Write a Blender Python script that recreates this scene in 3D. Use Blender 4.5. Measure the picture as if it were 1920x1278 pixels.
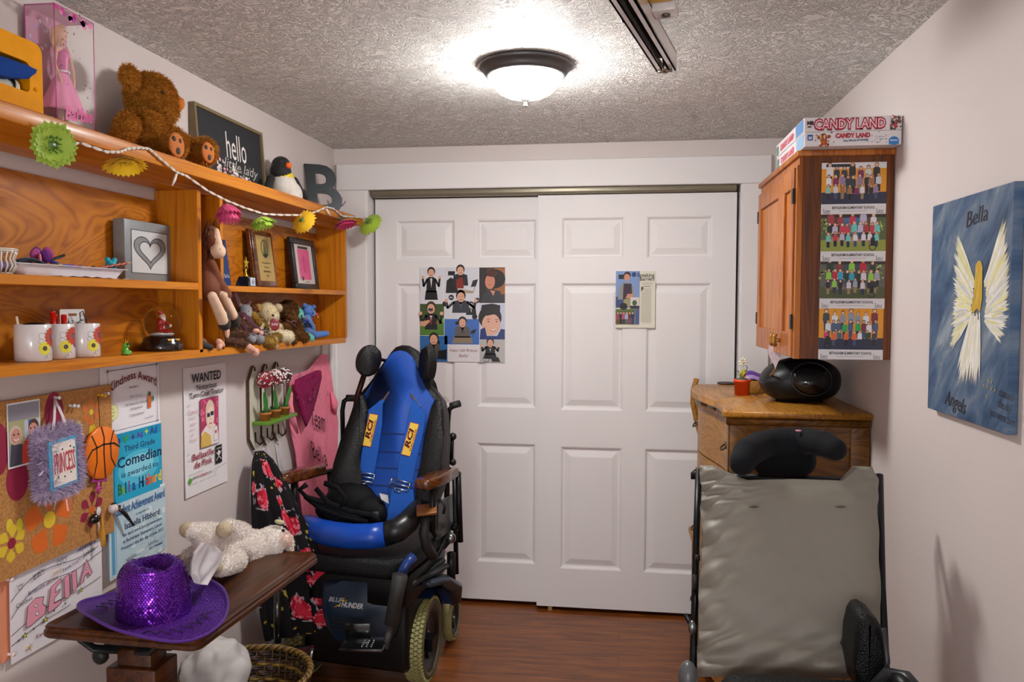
import bpy, bmesh, math, random
from mathutils import Vector, Matrix, Euler, noise
random.seed(7)
S = bpy.context.scene
for o in list(bpy.data.objects): bpy.data.objects.remove(o)
COL = S.collection
PI = math.pi
# ---------------- camera ----------------
YAW, PIT, ROL, FPX, CH = .1373, .0484, .0022, 1484.45, 1.5067
Fv = Vector((-math.sin(YAW)*math.cos(PIT), math.cos(YAW)*math.cos(PIT), -math.sin(PIT)))
R0 = Vector((math.cos(YAW), math.sin(YAW), 0)); U0 = R0.cross(Fv)
Rv = math.cos(ROL)*R0+math.sin(ROL)*U0; Uv = -math.sin(ROL)*R0+math.cos(ROL)*U0
cd = bpy.data.cameras.new('camera'); cam = bpy.data.objects.new('camera', cd); COL.objects.link(cam)
cd.sensor_width = 36; cd.lens = FPX/1920*36; cd.clip_start = .05
mw = Matrix((Rv, Uv, -Fv)).transposed().to_4x4(); mw.translation = (0, 0, CH)
cam.matrix_world = mw
S.camera = cam
# ---------------- view, world, lights ----------------
S.view_settings.view_transform = 'Standard'; S.view_settings.look = 'None'
S.view_settings.gamma = 1; S.view_settings.use_curve_mapping = False
S.view_settings.exposure = 1.05
W = bpy.data.worlds.new('world'); S.world = W; W.use_nodes = True
W.node_tree.nodes['Background'].inputs[0].default_value = (.93, .96, 1, 1)
W.node_tree.nodes['Background'].inputs[1].default_value = .95
LAMP_E = 80.0
def point(name, loc, e, r, col):
    l = bpy.data.lights.new(name, 'POINT'); l.energy = e; l.shadow_soft_size = r; l.color = col
    o = bpy.data.objects.new(name, l); o.location = loc; COL.objects.link(o); return o
point('room_light', (-.30, -.30, 1.22), 17, .16, (1, .95, .91))
# ---------------- pixel <-> place ----------------
XL, XR, YB, ZC = -1.413, .7995, 3.79, 2.26
def ray(x, y): return Fv+Rv*((x-960)/FPX)-Uv*((y-639)/FPX)
C0 = Vector((0, 0, CH))
def pX(x, y, X): v = ray(x, y); return C0+v*(X/v.x)
def pY(x, y, Y): v = ray(x, y); return C0+v*(Y/v.y)
def pZ(x, y, Z): v = ray(x, y); return C0+v*((Z-CH)/v.z)
def pN(x, y, pt, n): v = ray(x, y); return C0+v*((Vector(pt)-C0).dot(n)/v.dot(n))
def mpp(P): return (Vector(P)-C0).dot(Fv)/FPX      # metres per pixel at a point
# ---------------- materials ----------------
MATS = {}
def lin(h):
    if isinstance(h, str):
        r = [int(h[i:i+2], 16)/255 for i in (0, 2, 4)]
    else: r = h
    return tuple((c/12.92 if c <= .04045 else ((c+.055)/1.055)**2.4) for c in r[:3])
def mat_base(name):
    m = bpy.data.materials.new(name); m.use_nodes = True; nt = m.node_tree
    return m, nt, nt.nodes['Principled BSDF']
def N(nt, t, **k):
    n = nt.nodes.new(t)
    for a, b in k.items():
        if a.startswith('i_'): n.inputs[a[2:].replace('_', ' ')].default_value = b
        else: setattr(n, a, b)
    return n
def cmat(name, rough=.6, metal=0, bump=0, bscale=200, sheen=0, coat=0, var=.06, vscale=40, spec=.5, alpha=1, trans=0, btype='noise'):
    """material that takes its colour from the mesh and adds procedural grain"""
    m, nt, b = mat_base(name); L = nt.links.new
    at = N(nt, 'ShaderNodeAttribute', attribute_name='Col')
    tc = N(nt, 'ShaderNodeTexCoord')
    nz = N(nt, 'ShaderNodeTexNoise'); nz.inputs['Scale'].default_value = vscale; nz.inputs['Detail'].default_value = 4
    L(tc.outputs['Object'], nz.inputs['Vector'])
    mr = N(nt, 'ShaderNodeMapRange'); mr.inputs[3].default_value = 1-var*2; mr.inputs[4].default_value = 1+var*2
    L(nz.outputs[0], mr.inputs[0])
    mx = N(nt, 'ShaderNodeVectorMath', operation='SCALE'); L(at.outputs['Color'], mx.inputs[0]); L(mr.outputs[0], mx.inputs['Scale'])
    L(mx.outputs[0], b.inputs['Base Color'])
    b.inputs['Roughness'].default_value = rough; b.inputs['Metallic'].default_value = metal
    b.inputs['Specular IOR Level'].default_value = spec
    if sheen: b.inputs['Sheen Weight'].default_value = sheen
    if coat: b.inputs['Coat Weight'].default_value = coat; b.inputs['Coat Roughness'].default_value = .12
    if alpha < 1: b.inputs['Alpha'].default_value = alpha
    if trans: b.inputs['Transmission Weight'].default_value = trans; b.inputs['IOR'].default_value = 1.3
    if bump:
        if btype == 'noise':
            t = N(nt, 'ShaderNodeTexNoise'); t.inputs['Scale'].default_value = bscale; t.inputs['Detail'].default_value = 5; out = t.outputs[0]
        else:
            t = N(nt, 'ShaderNodeTexVoronoi'); t.inputs['Scale'].default_value = bscale; out = t.outputs['Distance']
        L(tc.outputs['Object'], t.inputs['Vector'])
        bp = N(nt, 'ShaderNodeBump'); bp.inputs['Strength'].default_value = bump; bp.inputs['Distance'].default_value = .004
        L(out, bp.inputs['Height']); L(bp.outputs[0], b.inputs['Normal'])
    MATS[name] = m; return m
cmat('matte', .75, bump=.1)
cmat('paper', .62, var=.015, bump=.15, bscale=25)
cmat('photo_print', .28, var=.01)
cmat('satin', .42, bump=.05, coat=.15)
cmat('gloss', .16, coat=.5, var=.02)
cmat('plastic', .4, bump=.08, bscale=500, spec=.3)
cmat('rubber', .6, bump=.3, bscale=300, var=.1)
cmat('metal', .28, metal=.95, var=.04)
cmat('darkmetal', .38, metal=.55, var=.05)
cmat('fabric', .85, bump=.35, bscale=700, sheen=.02, var=.08, spec=.15)
cmat('nylon', .6, bump=.3, bscale=900, sheen=.0, var=.05, spec=.15)
cmat('leather', .42, bump=.45, bscale=260, var=.05, btype='vor', spec=.22)
cmat('vinyl', .33, bump=.12, bscale=8, var=.04)
cmat('velvet', .75, bump=.3, bscale=350, sheen=.08, var=.1)
cmat('fur', .85, bump=.6, bscale=220, sheen=.03, var=.09, vscale=60, spec=.2)
cmat('furblade', .7, sheen=.0, var=.07, vscale=90, spec=.12)
cmat('toy', .6, spec=.08)
cmat('blackleather', .42, bump=.4, bscale=260, var=.05, btype='vor', spec=.34)
cmat('petal', .6, var=.1, sheen=.05)
cmat('terracotta', .7, bump=.2, var=.1)
cmat('sequin', .18, metal=.75, var=.1)
cmat('bluecloth', .55, bump=.5, bscale=900, var=.06)
cmat('sequin_cloth', .35, metal=.4, bump=1, bscale=330, btype='vor', var=.15)
cmat('vinyl2', .5, spec=.4, bump=.25, bscale=14, var=.03)
def clear_mat(name, col, rough, alpha):
    m, nt, b = mat_base(name)
    b.inputs['Base Color'].default_value = (*col, 1); b.inputs['Roughness'].default_value = rough; b.inputs['Alpha'].default_value = alpha
    MATS[name] = m
clear_mat('clearfilm', (.95, .9, .93), .05, .13)
m, nt, b = mat_base('globe_glass'); b.inputs['Transmission Weight'].default_value = 1; b.inputs['Roughness'].default_value = .01; b.inputs['IOR'].default_value = 1.09; b.inputs['Specular IOR Level'].default_value = 1; MATS['globe_glass'] = m
def wood(name, c1, c2, c3, grain=(2, 40, 40), rough=.4, coat=.12, knots=.0, bump=.12, wav=5.0, dist=3.0, mscale=1.0):
    m, nt, b = mat_base(name); L = nt.links.new
    tc = N(nt, 'ShaderNodeTexCoord'); mp = N(nt, 'ShaderNodeMapping'); mp.inputs['Scale'].default_value = grain
    L(tc.outputs['Object'], mp.inputs[0])
    n1 = N(nt, 'ShaderNodeTexNoise'); n1.inputs['Scale'].default_value = 1*mscale; n1.inputs['Detail'].default_value = 8; n1.inputs['Roughness'].default_value = .62; n1.inputs['Distortion'].default_value = .6
    L(mp.outputs[0], n1.inputs['Vector'])
    wv = N(nt, 'ShaderNodeMath', operation='MULTIPLY'); wv.inputs[1].default_value = wav
    n2 = N(nt, 'ShaderNodeTexNoise'); n2.inputs['Scale'].default_value = .35*mscale; n2.inputs['Detail'].default_value = 2; n2.inputs['Distortion'].default_value = dist
    L(mp.outputs[0], n2.inputs['Vector']); L(n2.outputs[0], wv.inputs[0])
    fr = N(nt, 'ShaderNodeMath', operation='FRACT'); L(wv.outputs[0], fr.inputs[0])
    pp = N(nt, 'ShaderNodeMath', operation='PINGPONG'); pp.inputs[1].default_value = .5; L(wv.outputs[0], pp.inputs[0])
    ad = N(nt, 'ShaderNodeMath', operation='MULTIPLY_ADD'); ad.inputs[1].default_value = .8; L(pp.outputs[0], ad.inputs[0])
    sb = N(nt, 'ShaderNodeMath', operation='MULTIPLY'); sb.inputs[1].default_value = .62; L(n1.outputs[0], sb.inputs[0]); L(sb.outputs[0], ad.inputs[2])
    cr = N(nt, 'ShaderNodeValToRGB'); e = cr.color_ramp.elements
    e[0].position = .2; e[0].color = (*lin(c1), 1); e[1].position = .78; e[1].color = (*lin(c3), 1)
    k = e.new(.48); k.color = (*lin(c2), 1)
    L(ad.outputs[0], cr.inputs[0]); out = cr.outputs[0]
    if knots:
        vo = N(nt, 'ShaderNodeTexVoronoi'); vo.inputs['Scale'].default_value = knots
        mp2 = N(nt, 'ShaderNodeMapping'); mp2.inputs['Scale'].default_value = tuple(.45 if g == min(grain) else 1 for g in grain); L(tc.outputs['Object'], mp2.inputs[0]); L(mp2.outputs[0], vo.inputs['Vector'])
        k2 = N(nt, 'ShaderNodeValToRGB'); k2.color_ramp.elements[0].position = .05; k2.color_ramp.elements[0].color = (.0, 0, 0, 1); k2.color_ramp.elements[1].position = .13; k2.color_ramp.elements[1].color = (1, 1, 1, 1)
        L(vo.outputs['Distance'], k2.inputs[0])
        mx = N(nt, 'ShaderNodeMixRGB'); mx.inputs[1].default_value = (*lin('4a2306'), 1); L(k2.outputs[0], mx.inputs[0]); L(out, mx.inputs[2]); out = mx.outputs[0]
    L(out, b.inputs['Base Color'])
    b.inputs['Roughness'].default_value = rough; b.inputs['Specular IOR Level'].default_value = .3; b.inputs['Coat Weight'].default_value = coat; b.inputs['Coat Roughness'].default_value = .18
    bp = N(nt, 'ShaderNodeBump'); bp.inputs['Strength'].default_value = bump; bp.inputs['Distance'].default_value = .002
    L(n1.outputs[0], bp.inputs['Height']); L(bp.outputs[0], b.inputs['Normal'])
    MATS[name] = m; return m
wood('pine', 'a05406', 'bf700c', 'ca8016', (55, 2.2, 55), knots=3.2, wav=3)
wood('pine_vertical', '985006', 'ba6d0c', 'c67e16', (55, 55, 2.2), knots=2.4, wav=3)
wood('plywood', '874605', 'ad640a', 'ba7210', (8, 3.2, 13), wav=11, dist=2.4, coat=.15, rough=.45)
wood('cabinet_wood', '7a3d10', 'a05a1e', 'b46c2a', (26, 26, 1.8), knots=0)
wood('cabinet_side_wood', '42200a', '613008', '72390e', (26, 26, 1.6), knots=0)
wood('cabinet_panel_wood', '8a4a18', 'b0682a', 'be7834', (22, 22, 1.3), knots=0)
wood('oak', '70430f', '9a6722', 'ac7830', (34, 1.8, 34), knots=0, wav=7)
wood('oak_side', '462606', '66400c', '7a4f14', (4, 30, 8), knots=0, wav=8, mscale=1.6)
wood('table_wood', '2a1206', '42200a', '522a0d', (30, 1.5, 30), rough=.38, coat=.2)
wood('arm_wood', '33170a', '5a2f12', '6d3b18', (30, 4, 30), rough=.2, coat=.7)
# floor: laminate strips running across the room
m, nt, b = mat_base('laminate'); L = nt.links.new
tc = N(nt, 'ShaderNodeTexCoord'); br = N(nt, 'ShaderNodeTexBrick')
br.inputs['Scale'].default_value = 1; br.inputs['Brick Width'].default_value = 1.2; br.inputs['Row Height'].default_value = .12; br.inputs['Mortar Size'].default_value = .0012
br.inputs['Color1'].default_value = (.9, .9, .9, 1); br.inputs['Color2'].default_value = (1.1, 1.1, 1.1, 1); br.inputs['Mortar'].default_value = (.35, .35, .35, 1)
L(tc.outputs['Object'], br.inputs['Vector'])
mp = N(nt, 'ShaderNodeMapping'); mp.inputs['Scale'].default_value = (3, 42, 1); L(tc.outputs['Object'], mp.inputs[0])
nz = N(nt, 'ShaderNodeTexNoise'); nz.inputs['Scale'].default_value = 1.3; nz.inputs['Detail'].default_value = 8; nz.inputs['Distortion'].default_value = .8; L(mp.outputs[0], nz.inputs['Vector'])
cr = N(nt, 'ShaderNodeValToRGB'); e = cr.color_ramp.elements
e[0].position = .3; e[0].color = (*lin('582a0c'), 1); e[1].position = .72; e[1].color = (*lin('95541f'), 1)
k = e.new(.5); k.color = (*lin('784014'), 1); L(nz.outputs[0], cr.inputs[0])
mx = N(nt, 'ShaderNodeMixRGB', blend_type='MULTIPLY'); mx.inputs[0].default_value = 1; L(cr.outputs[0], mx.inputs[1]); L(br.outputs[0], mx.inputs[2])
L(mx.outputs[0], b.inputs['Base Color']); b.inputs['Roughness'].default_value = .34; b.inputs['Coat Weight'].default_value = .2; b.inputs['Coat Roughness'].default_value = .2
MATS['laminate'] = m
# painted wall
def wallmat(name, c, bump=.15):
    m, nt, b = mat_base(name); L = nt.links.new
    tc = N(nt, 'ShaderNodeTexCoord'); nz = N(nt, 'ShaderNodeTexNoise'); nz.inputs['Scale'].default_value = 2.5; nz.inputs['Detail'].default_value = 6
    L(tc.outputs['Object'], nz.inputs['Vector'])
    cr = N(nt, 'ShaderNodeValToRGB'); e = cr.color_ramp.elements; c = lin(c)
    e[0].position = .3; e[0].color = (*[k*.96 for k in c], 1); e[1].position = .7; e[1].color = (*c, 1)
    L(nz.outputs[0], cr.inputs[0]); L(cr.outputs[0], b.inputs['Base Color']); b.inputs['Roughness'].default_value = .55
    n2 = N(nt, 'ShaderNodeTexNoise'); n2.inputs['Scale'].default_value = 60; n2.inputs['Detail'].default_value = 4; L(tc.outputs['Object'], n2.inputs['Vector'])
    bp = N(nt, 'ShaderNodeBump'); bp.inputs['Strength'].default_value = bump; bp.inputs['Distance'].default_value = .004; L(n2.outputs[0], bp.inputs['Height']); L(bp.outputs[0], b.inputs['Normal'])
    MATS[name] = m
wallmat('wall_paint', 'd6ccc9'); wallmat('trim_paint', 'e6e2e2', .04)
# stippled ceiling
m, nt, b = mat_base('stipple'); L = nt.links.new
tc = N(nt, 'ShaderNodeTexCoord')
n0 = N(nt, 'ShaderNodeTexNoise'); n0.inputs['Scale'].default_value = 9; n0.inputs['Detail'].default_value = 2; L(tc.outputs['Object'], n0.inputs['Vector'])
va = N(nt, 'ShaderNodeVectorMath', operation='MULTIPLY_ADD'); va.inputs[1].default_value = (.09, .09, .09); L(n0.outputs['Color'], va.inputs[0]); L(tc.outputs['Object'], va.inputs[2])
vo = N(nt, 'ShaderNodeTexNoise'); vo.inputs['Scale'].default_value = 42; vo.inputs['Detail'].default_value = 3; vo.inputs['Distortion'].default_value = 1.6; L(va.outputs[0], vo.inputs['Vector'])
mu = N(nt, 'ShaderNodeMath', operation='SUBTRACT'); mu.inputs[1].default_value = .5; L(vo.outputs[0], mu.inputs[0])
ab = N(nt, 'ShaderNodeMath', operation='ABSOLUTE'); L(mu.outputs[0], ab.inputs[0])
mr = N(nt, 'ShaderNodeMapRange'); mr.inputs[1].default_value = 0; mr.inputs[2].default_value = .07; mr.inputs[3].default_value = 1; mr.inputs[4].default_value = 0; L(ab.outputs[0], mr.inputs[0])
n3 = N(nt, 'ShaderNodeTexNoise'); n3.inputs['Scale'].default_value = 160; n3.inputs['Detail'].default_value = 4; L(tc.outputs['Object'], n3.inputs['Vector'])
am = N(nt, 'ShaderNodeMath', operation='MULTIPLY_ADD'); am.inputs[1].default_value = .5; L(n3.outputs[0], am.inputs[0]); L(mr.outputs[0], am.inputs[2])
bp = N(nt, 'ShaderNodeBump'); bp.inputs['Strength'].default_value = 1; bp.inputs['Distance'].default_value = .010; L(am.outputs[0], bp.inputs['Height']); L(bp.outputs[0], b.inputs['Normal'])
b.inputs['Base Color'].default_value = (*lin('f2efea'), 1); b.inputs['Roughness'].default_value = .6
MATS['stipple'] = m
m, nt, b = mat_base('lamp_glass'); b.inputs['Base Color'].default_value = (1, 1, 1, 1); b.inputs['Emission Color'].default_value = (1, .985, .96, 1); b.inputs['Emission Strength'].default_value = LAMP_E; MATS['lamp_glass'] = m
# cork
m, nt, b = mat_base('cork'); L = nt.links.new
tc = N(nt, 'ShaderNodeTexCoord'); n1 = N(nt, 'ShaderNodeTexNoise'); n1.inputs['Scale'].default_value = 170; n1.inputs['Detail'].default_value = 6; L(tc.outputs['Object'], n1.inputs['Vector'])
cr = N(nt, 'ShaderNodeValToRGB'); e = cr.color_ramp.elements; e[0].position = .32; e[0].color = (*lin('9c6a38'), 1); e[1].position = .62; e[1].color = (*lin('bd8648'), 1)
L(n1.outputs[0], cr.inputs[0]); L(cr.outputs[0], b.inputs['Base Color']); b.inputs['Roughness'].default_value = .85
bp = N(nt, 'ShaderNodeBump'); bp.inputs['Strength'].default_value = .4; bp.inputs['Distance'].default_value = .002; L(n1.outputs[0], bp.inputs['Height']); L(bp.outputs[0], b.inputs['Normal'])
MATS['cork'] = m
# painted canvas sky
m, nt, b = mat_base('canvas_blue'); L = nt.links.new
tc = N(nt, 'ShaderNodeTexCoord'); mp = N(nt, 'ShaderNodeMapping'); mp.inputs['Scale'].default_value = (1, 3.0, 9.5); mp0 = N(nt, 'ShaderNodeMapping'); mp0.inputs['Rotation'].default_value = (.8, 0, 0); L(tc.outputs['Object'], mp0.inputs[0]); L(mp0.outputs[0], mp.inputs[0])
n1 = N(nt, 'ShaderNodeTexNoise'); n1.inputs['Scale'].default_value = 2.2; n1.inputs['Detail'].default_value = 9; n1.inputs['Roughness'].default_value = .6; n1.inputs['Distortion'].default_value = .4; L(mp.outputs[0], n1.inputs['Vector'])
cr = N(nt, 'ShaderNodeValToRGB'); e = cr.color_ramp.elements; e[0].position = .3; e[0].color = (*lin('1c3656'), 1); e[1].position = .78; e[1].color = (*lin('a2acb6'), 1)
k = e.new(.46); k.color = (*lin('3a587a'), 1); k = e.new(.6); k.color = (*lin('64768a'), 1)
L(n1.outputs[0], cr.inputs[0]); L(cr.outputs[0], b.inputs['Base Color']); b.inputs['Roughness'].default_value = .5
MATS['canvas_blue'] = m

# ---------------- mesh builder ----------------
class MB:
    def __init__(s, mat='matte', col='808080', M=None):
        s.v = []; s.f = []; s.c = []; s.m = []; s.s = []; s.M = M or Matrix(); s.mat = mat; s.col = col
    def add(s, vs, fs, col=None, mat=None, smooth=False):
        k = len(s.v); M = s.M
        s.v += [M @ Vector(v) for v in vs]; c = lin(col or s.col); mt = mat or s.mat
        for f in fs: s.f.append([i+k for i in f]); s.c.append(c); s.m.append(mt); s.s.append(smooth)
        return s
    def _bm(s, bm, col, mat, smooth):
        bm.verts.index_update()
        s.add([v.co for v in bm.verts], [[v.index for v in f.verts] for f in bm.faces], col, mat, smooth); bm.free()
    def box(s, x0, x1, y0, y1, z0, z1, col=None, mat=None, bev=0, seg=2, R=None):
        if x1 < x0: x0, x1 = x1, x0
        if y1 < y0: y0, y1 = y1, y0
        if z1 < z0: z0, z1 = z1, z0
        if not bev:
            vs = [(x, y, z) for x in (x0, x1) for y in (y0, y1) for z in (z0, z1)]
            return s.add(vs, [(0, 1, 3, 2), (4, 6, 7, 5), (0, 4, 5, 1), (2, 3, 7, 6), (0, 2, 6, 4), (1, 5, 7, 3)], col, mat)
        bm = bmesh.new(); bmesh.ops.create_cube(bm, size=1)
        for v in bm.verts: v.co = Vector(((x0+x1)/2+v.co.x*(x1-x0), (y0+y1)/2+v.co.y*(y1-y0), (z0+z1)/2+v.co.z*(z1-z0)))
        bmesh.ops.bevel(bm, geom=bm.edges[:], offset=min(bev, .49*min(x1-x0, y1-y0, z1-z0)), segments=seg, profile=.5, affect='EDGES')
        s._bm(bm, col, mat, seg > 1); return s
    def obox(s, c, dx, dy, dz, R, col=None, mat=None, bev=0, seg=2):
        """box of half sizes dx,dy,dz about c turned by matrix R"""
        old = s.M; s.M = old @ Matrix.Translation(c) @ R.to_4x4(); s.box(-dx, dx, -dy, dy, -dz, dz, col, mat, bev, seg); s.M = old; return s
    def tube(s, pts, r, n=10, col=None, mat=None, caps=True, smooth=True, flat=1.0, up=None, closed=False):
        pts = [Vector(p) for p in pts]; L = len(pts); rr = r if isinstance(r, (list, tuple)) else [r]*L
        vs = []; prev = None
        for i, p in enumerate(pts):
            if closed: t = (pts[(i+1) % L]-pts[i-1])
            else: t = (pts[min(i+1, L-1)]-pts[max(i-1, 0)])
            if t.length < 1e-9: t = Vector((0, 0, 1))
            t.normalize()
            if prev is None:
                a = Vector(up) if up else (Vector((0, 0, 1)) if abs(t.z) < .9 else Vector((1, 0, 0)))
                u = (a-t*a.dot(t)).normalized()
            else:
                u = prev-t*prev.dot(t)
                u = u.normalized() if u.length > 1e-6 else prev
            prev = u; w = t.cross(u)
            for k in range(n):
                a = 2*PI*k/n; vs.append(p+(u*math.cos(a)*flat+w*math.sin(a))*rr[i])
        fs = []
        for i in range(L if closed else L-1):
            j = (i+1) % L
            for k in range(n): fs.append((i*n+k, i*n+(k+1) % n, j*n+(k+1) % n, j*n+k))
        if caps and not closed: fs.append(tuple(range(n-1, -1, -1))); fs.append(tuple((L-1)*n+k for k in range(n)))
        return s.add(vs, fs, col, mat, smooth)
    def cyl(s, p0, p1, r0, r1=None, n=20, col=None, mat=None, smooth=True):
        return s.tube([p0, p1], [r0, r0 if r1 is None else r1], n, col, mat, smooth=smooth)
    def lathe(s, prof, c=(0, 0, 0), n=28, col=None, mat=None, ax=None, smooth=True, cap=True):
        """profile of (radius, height) about z, or about axis ax"""
        Q = Matrix() if ax is None else Vector((0, 0, 1)).rotation_difference(Vector(ax)).to_matrix().to_4x4()
        old = s.M; s.M = old @ Matrix.Translation(c) @ Q; vs = []; fs = []
        for r, z in prof:
            for k in range(n): a = 2*PI*k/n; vs.append((r*math.cos(a), r*math.sin(a), z))
        for i in range(len(prof)-1):
            for k in range(n): fs.append((i*n+k, i*n+(k+1) % n, (i+1)*n+(k+1) % n, (i+1)*n+k))
        if cap and prof[0][0] > 1e-5: fs.append(tuple(range(n-1, -1, -1)))
        if cap and prof[-1][0] > 1e-5: fs.append(tuple((len(prof)-1)*n+k for k in range(n)))
        s.add(vs, fs, col, mat, smooth); s.M = old; return s
    def ell(s, c, r, col=None, mat=None, R=None, n=14, m=9):
        if not isinstance(r, (list, tuple, Vector)): r = (r, r, r)
        Q = (R.to_4x4() if R else Matrix()); old = s.M; s.M = old @ Matrix.Translation(c) @ Q
        vs = [(0, 0, -r[2])]; fs = []
        for i in range(1, m):
            a = -PI/2+PI*i/m
            for k in range(n): b = 2*PI*k/n; vs.append((r[0]*math.cos(a)*math.cos(b), r[1]*math.cos(a)*math.sin(b), r[2]*math.sin(a)))
        vs.append((0, 0, r[2]))
        for k in range(n):
            fs.append((0, 1+(k+1) % n, 1+k)); fs.append((len(vs)-1, 1+(m-2)*n+k, 1+(m-2)*n+(k+1) % n))
            for i in range(m-2): fs.append((1+i*n+k, 1+i*n+(k+1) % n, 1+(i+1)*n+(k+1) % n, 1+(i+1)*n+k))
        s.add(vs, fs, col, mat, True); s.M = old; return s
    def poly(s, pts, z=0, col=None, mat=None):
        return s.add([(p[0], p[1], z) for p in pts], [tuple(range(len(pts)))], col, mat)
    def rect(s, x0, x1, y0, y1, z=0, col=None, mat=None):
        return s.poly([(x0, y0), (x1, y0), (x1, y1), (x0, y1)], z, col, mat)
    def disc(s, x, y, r, z=0, col=None, mat=None, n=18, ry=None):
        ry = ry or r; return s.poly([(x+r*math.cos(2*PI*k/n), y+ry*math.sin(2*PI*k/n)) for k in range(n)], z, col, mat)
    def stroke(s, pts, w, z=0, col=None, mat=None):
        """flat brush line"""
        for i in range(len(pts)-1):
            a, b2 = Vector(pts[i][:2]), Vector(pts[i+1][:2]); d = b2-a
            if d.length < 1e-7: continue
            d.normalize(); n_ = Vector((-d.y, d.x))*w/2; a = a-d*w*.25; b2 = b2+d*w*.25
            s.poly([a-n_, b2-n_, b2+n_, a+n_], z, col, mat)
        return s
    def prism(s, pts, z0, z1, col=None, mat=None, smooth=False, side=None):
        n = len(pts); vs = [(p[0], p[1], z0) for p in pts]+[(p[0], p[1], z1) for p in pts]
        s.add(vs, [tuple(range(n-1, -1, -1)), tuple(range(n, 2*n))], col, mat)
        s.add(vs, [(i, (i+1) % n, n+(i+1) % n, n+i) for i in range(n)], side or col, mat, smooth); return s
    def prismb(s, pts, z0, z1, bev, col=None, mat=None, seg=3):
        """prism with bevelled rims"""
        bm = bmesh.new(); n = len(pts)
        a = [bm.verts.new((p[0], p[1], z0)) for p in pts]; b_ = [bm.verts.new((p[0], p[1], z1)) for p in pts]
        bm.faces.new(a[::-1]); bm.faces.new(b_)
        for i in range(n): bm.faces.new((a[i], a[(i+1) % n], b_[(i+1) % n], b_[i]))
        ed = [e for e in bm.edges if abs(e.verts[0].co.z-e.verts[1].co.z) < 1e-9]
        bmesh.ops.bevel(bm, geom=ed, offset=bev, segments=seg, profile=.5, affect='EDGES'); s._bm(bm, col, mat, True); return s
    def grid(s, fn, nu, nv, col=None, mat=None, smooth=True, cfn=None, closed_u=False):
        vs = [fn(i/nu, j/nv) for j in range(nv+1) for i in range(nu+1)]
        k = len(s.v); s.v += [s.M @ Vector(v) for v in vs]; mt = mat or s.mat; c0 = lin(col or s.col)
        for j in range(nv):
            for i in range(nu):
                a = k+j*(nu+1)+i; s.f.append([a, a+1, a+nu+2, a+nu+1]); s.c.append(lin(cfn((i+.5)/nu, (j+.5)/nv)) if cfn else c0); s.m.append(mt); s.s.append(smooth)
        return s
    def text(s, t, x, y, size, z=0, col='111111', mat=None, sx=1.0, shear=0, bold=0, al='LEFT', rot=0, warp=None, fit=None, wob=0, thick=0):
        vs, fs = text_geo(t, bold)
        if not vs: return s
        w = max(v[0] for v in vs); mn = min(v[0] for v in vs); w -= mn
        if fit: sx = fit/(w*size)
        off = 0 if al == 'LEFT' else (-w/2 if al == 'CENTER' else -w)
        out = []; c, sn = math.cos(rot), math.sin(rot)
        for v in vs:
            u = (v[0]-mn+off)*size*sx; q = v[1]*size
            if wob: q += math.sin(u/size*2.1+len(t))*wob*size; u += math.sin(q/size*5)*wob*size*.5
            u += q*shear
            if warp: u, q = warp(u, q)
            out.append((x+u*c-q*sn, y+u*sn+q*c, z))
        return s.add(out, fs, col, mat)
    def build(s, name, parent=None, loc=None, **kw):
        me = bpy.data.meshes.new(name); O = Vector(loc) if loc is not None else Vector((0, 0, 0))
        me.from_pydata([v-O for v in s.v], [], s.f)
        names = sorted(set(s.m)); idx = {n: i for i, n in enumerate(names)}
        for n in names: me.materials.append(MATS[n])
        me.polygons.foreach_set('material_index', [idx[q] for q in s.m]); me.polygons.foreach_set('use_smooth', s.s)
        at = me.color_attributes.new('Col', 'FLOAT_COLOR', 'CORNER'); buf = []
        for f, c in zip(s.f, s.c): buf += [c[0], c[1], c[2], 1]*len(f)
        if len(buf) == 4*len(me.loops): at.data.foreach_set('color', buf)
        else: print('COLOUR MISMATCH', name)
        me.update(); ob = bpy.data.objects.new(name, me); COL.objects.link(ob)
        ob.location = O
        if parent: ob.parent = parent; ob.matrix_parent_inverse = Matrix.Translation(-parent.location) if parent.type == 'EMPTY' or parent.location.length else Matrix()
        if parent: ob.matrix_parent_inverse = parent_world(parent).inverted()
        for k_, v_ in kw.items(): ob[k_] = v_
        return ob
def parent_world(o):
    M = Matrix.Translation(o.location) @ o.rotation_euler.to_matrix().to_4x4()
    return M if o.parent is None else parent_world(o.parent) @ o.matrix_parent_inverse @ M
TG = {}
def text_geo(t, bold):
    key = (t, round(bold, 4))
    if key in TG: return TG[key]
    cu = bpy.data.curves.new('t', 'FONT'); cu.body = t; cu.size = 1; cu.resolution_u = 2; cu.offset = bold; cu.fill_mode = 'FRONT' if hasattr(cu, 'fill_mode') else cu.fill_mode
    cu.dimensions = '2D'
    ob = bpy.data.objects.new('t', cu); COL.objects.link(ob)
    dg = bpy.context.evaluated_depsgraph_get(); me = bpy.data.meshes.new_from_object(ob.evaluated_get(dg))
    vs = [tuple(v.co[:2]) for v in me.vertices]; fs = [tuple(p.vertices) for p in me.polygons]
    bpy.data.objects.remove(ob); bpy.data.meshes.remove(me); TG[key] = (vs, fs); return TG[key]
def thing(name, label, cat, loc=(0, 0, 0), group=None, rz=0):
    o = bpy.data.objects.new(name, None); o.empty_display_size = .05; COL.objects.link(o); o.location = loc; o.rotation_euler = (0, 0, rz)
    o['label'] = label; o['category'] = cat
    if group: o['group'] = group
    return o
def tag(o, label, cat, group=None):
    o['label'] = label; o['category'] = cat
    if group: o['group'] = group
    return o
def copy_tree(o, parent=None):
    c = o.copy(); COL.objects.link(c)
    if parent: c.parent = parent; c.matrix_parent_inverse = o.matrix_parent_inverse
    for ch in list(o.children): copy_tree(ch, c)
    return c
def struct(o): o['kind'] = 'structure'; return o
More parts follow.
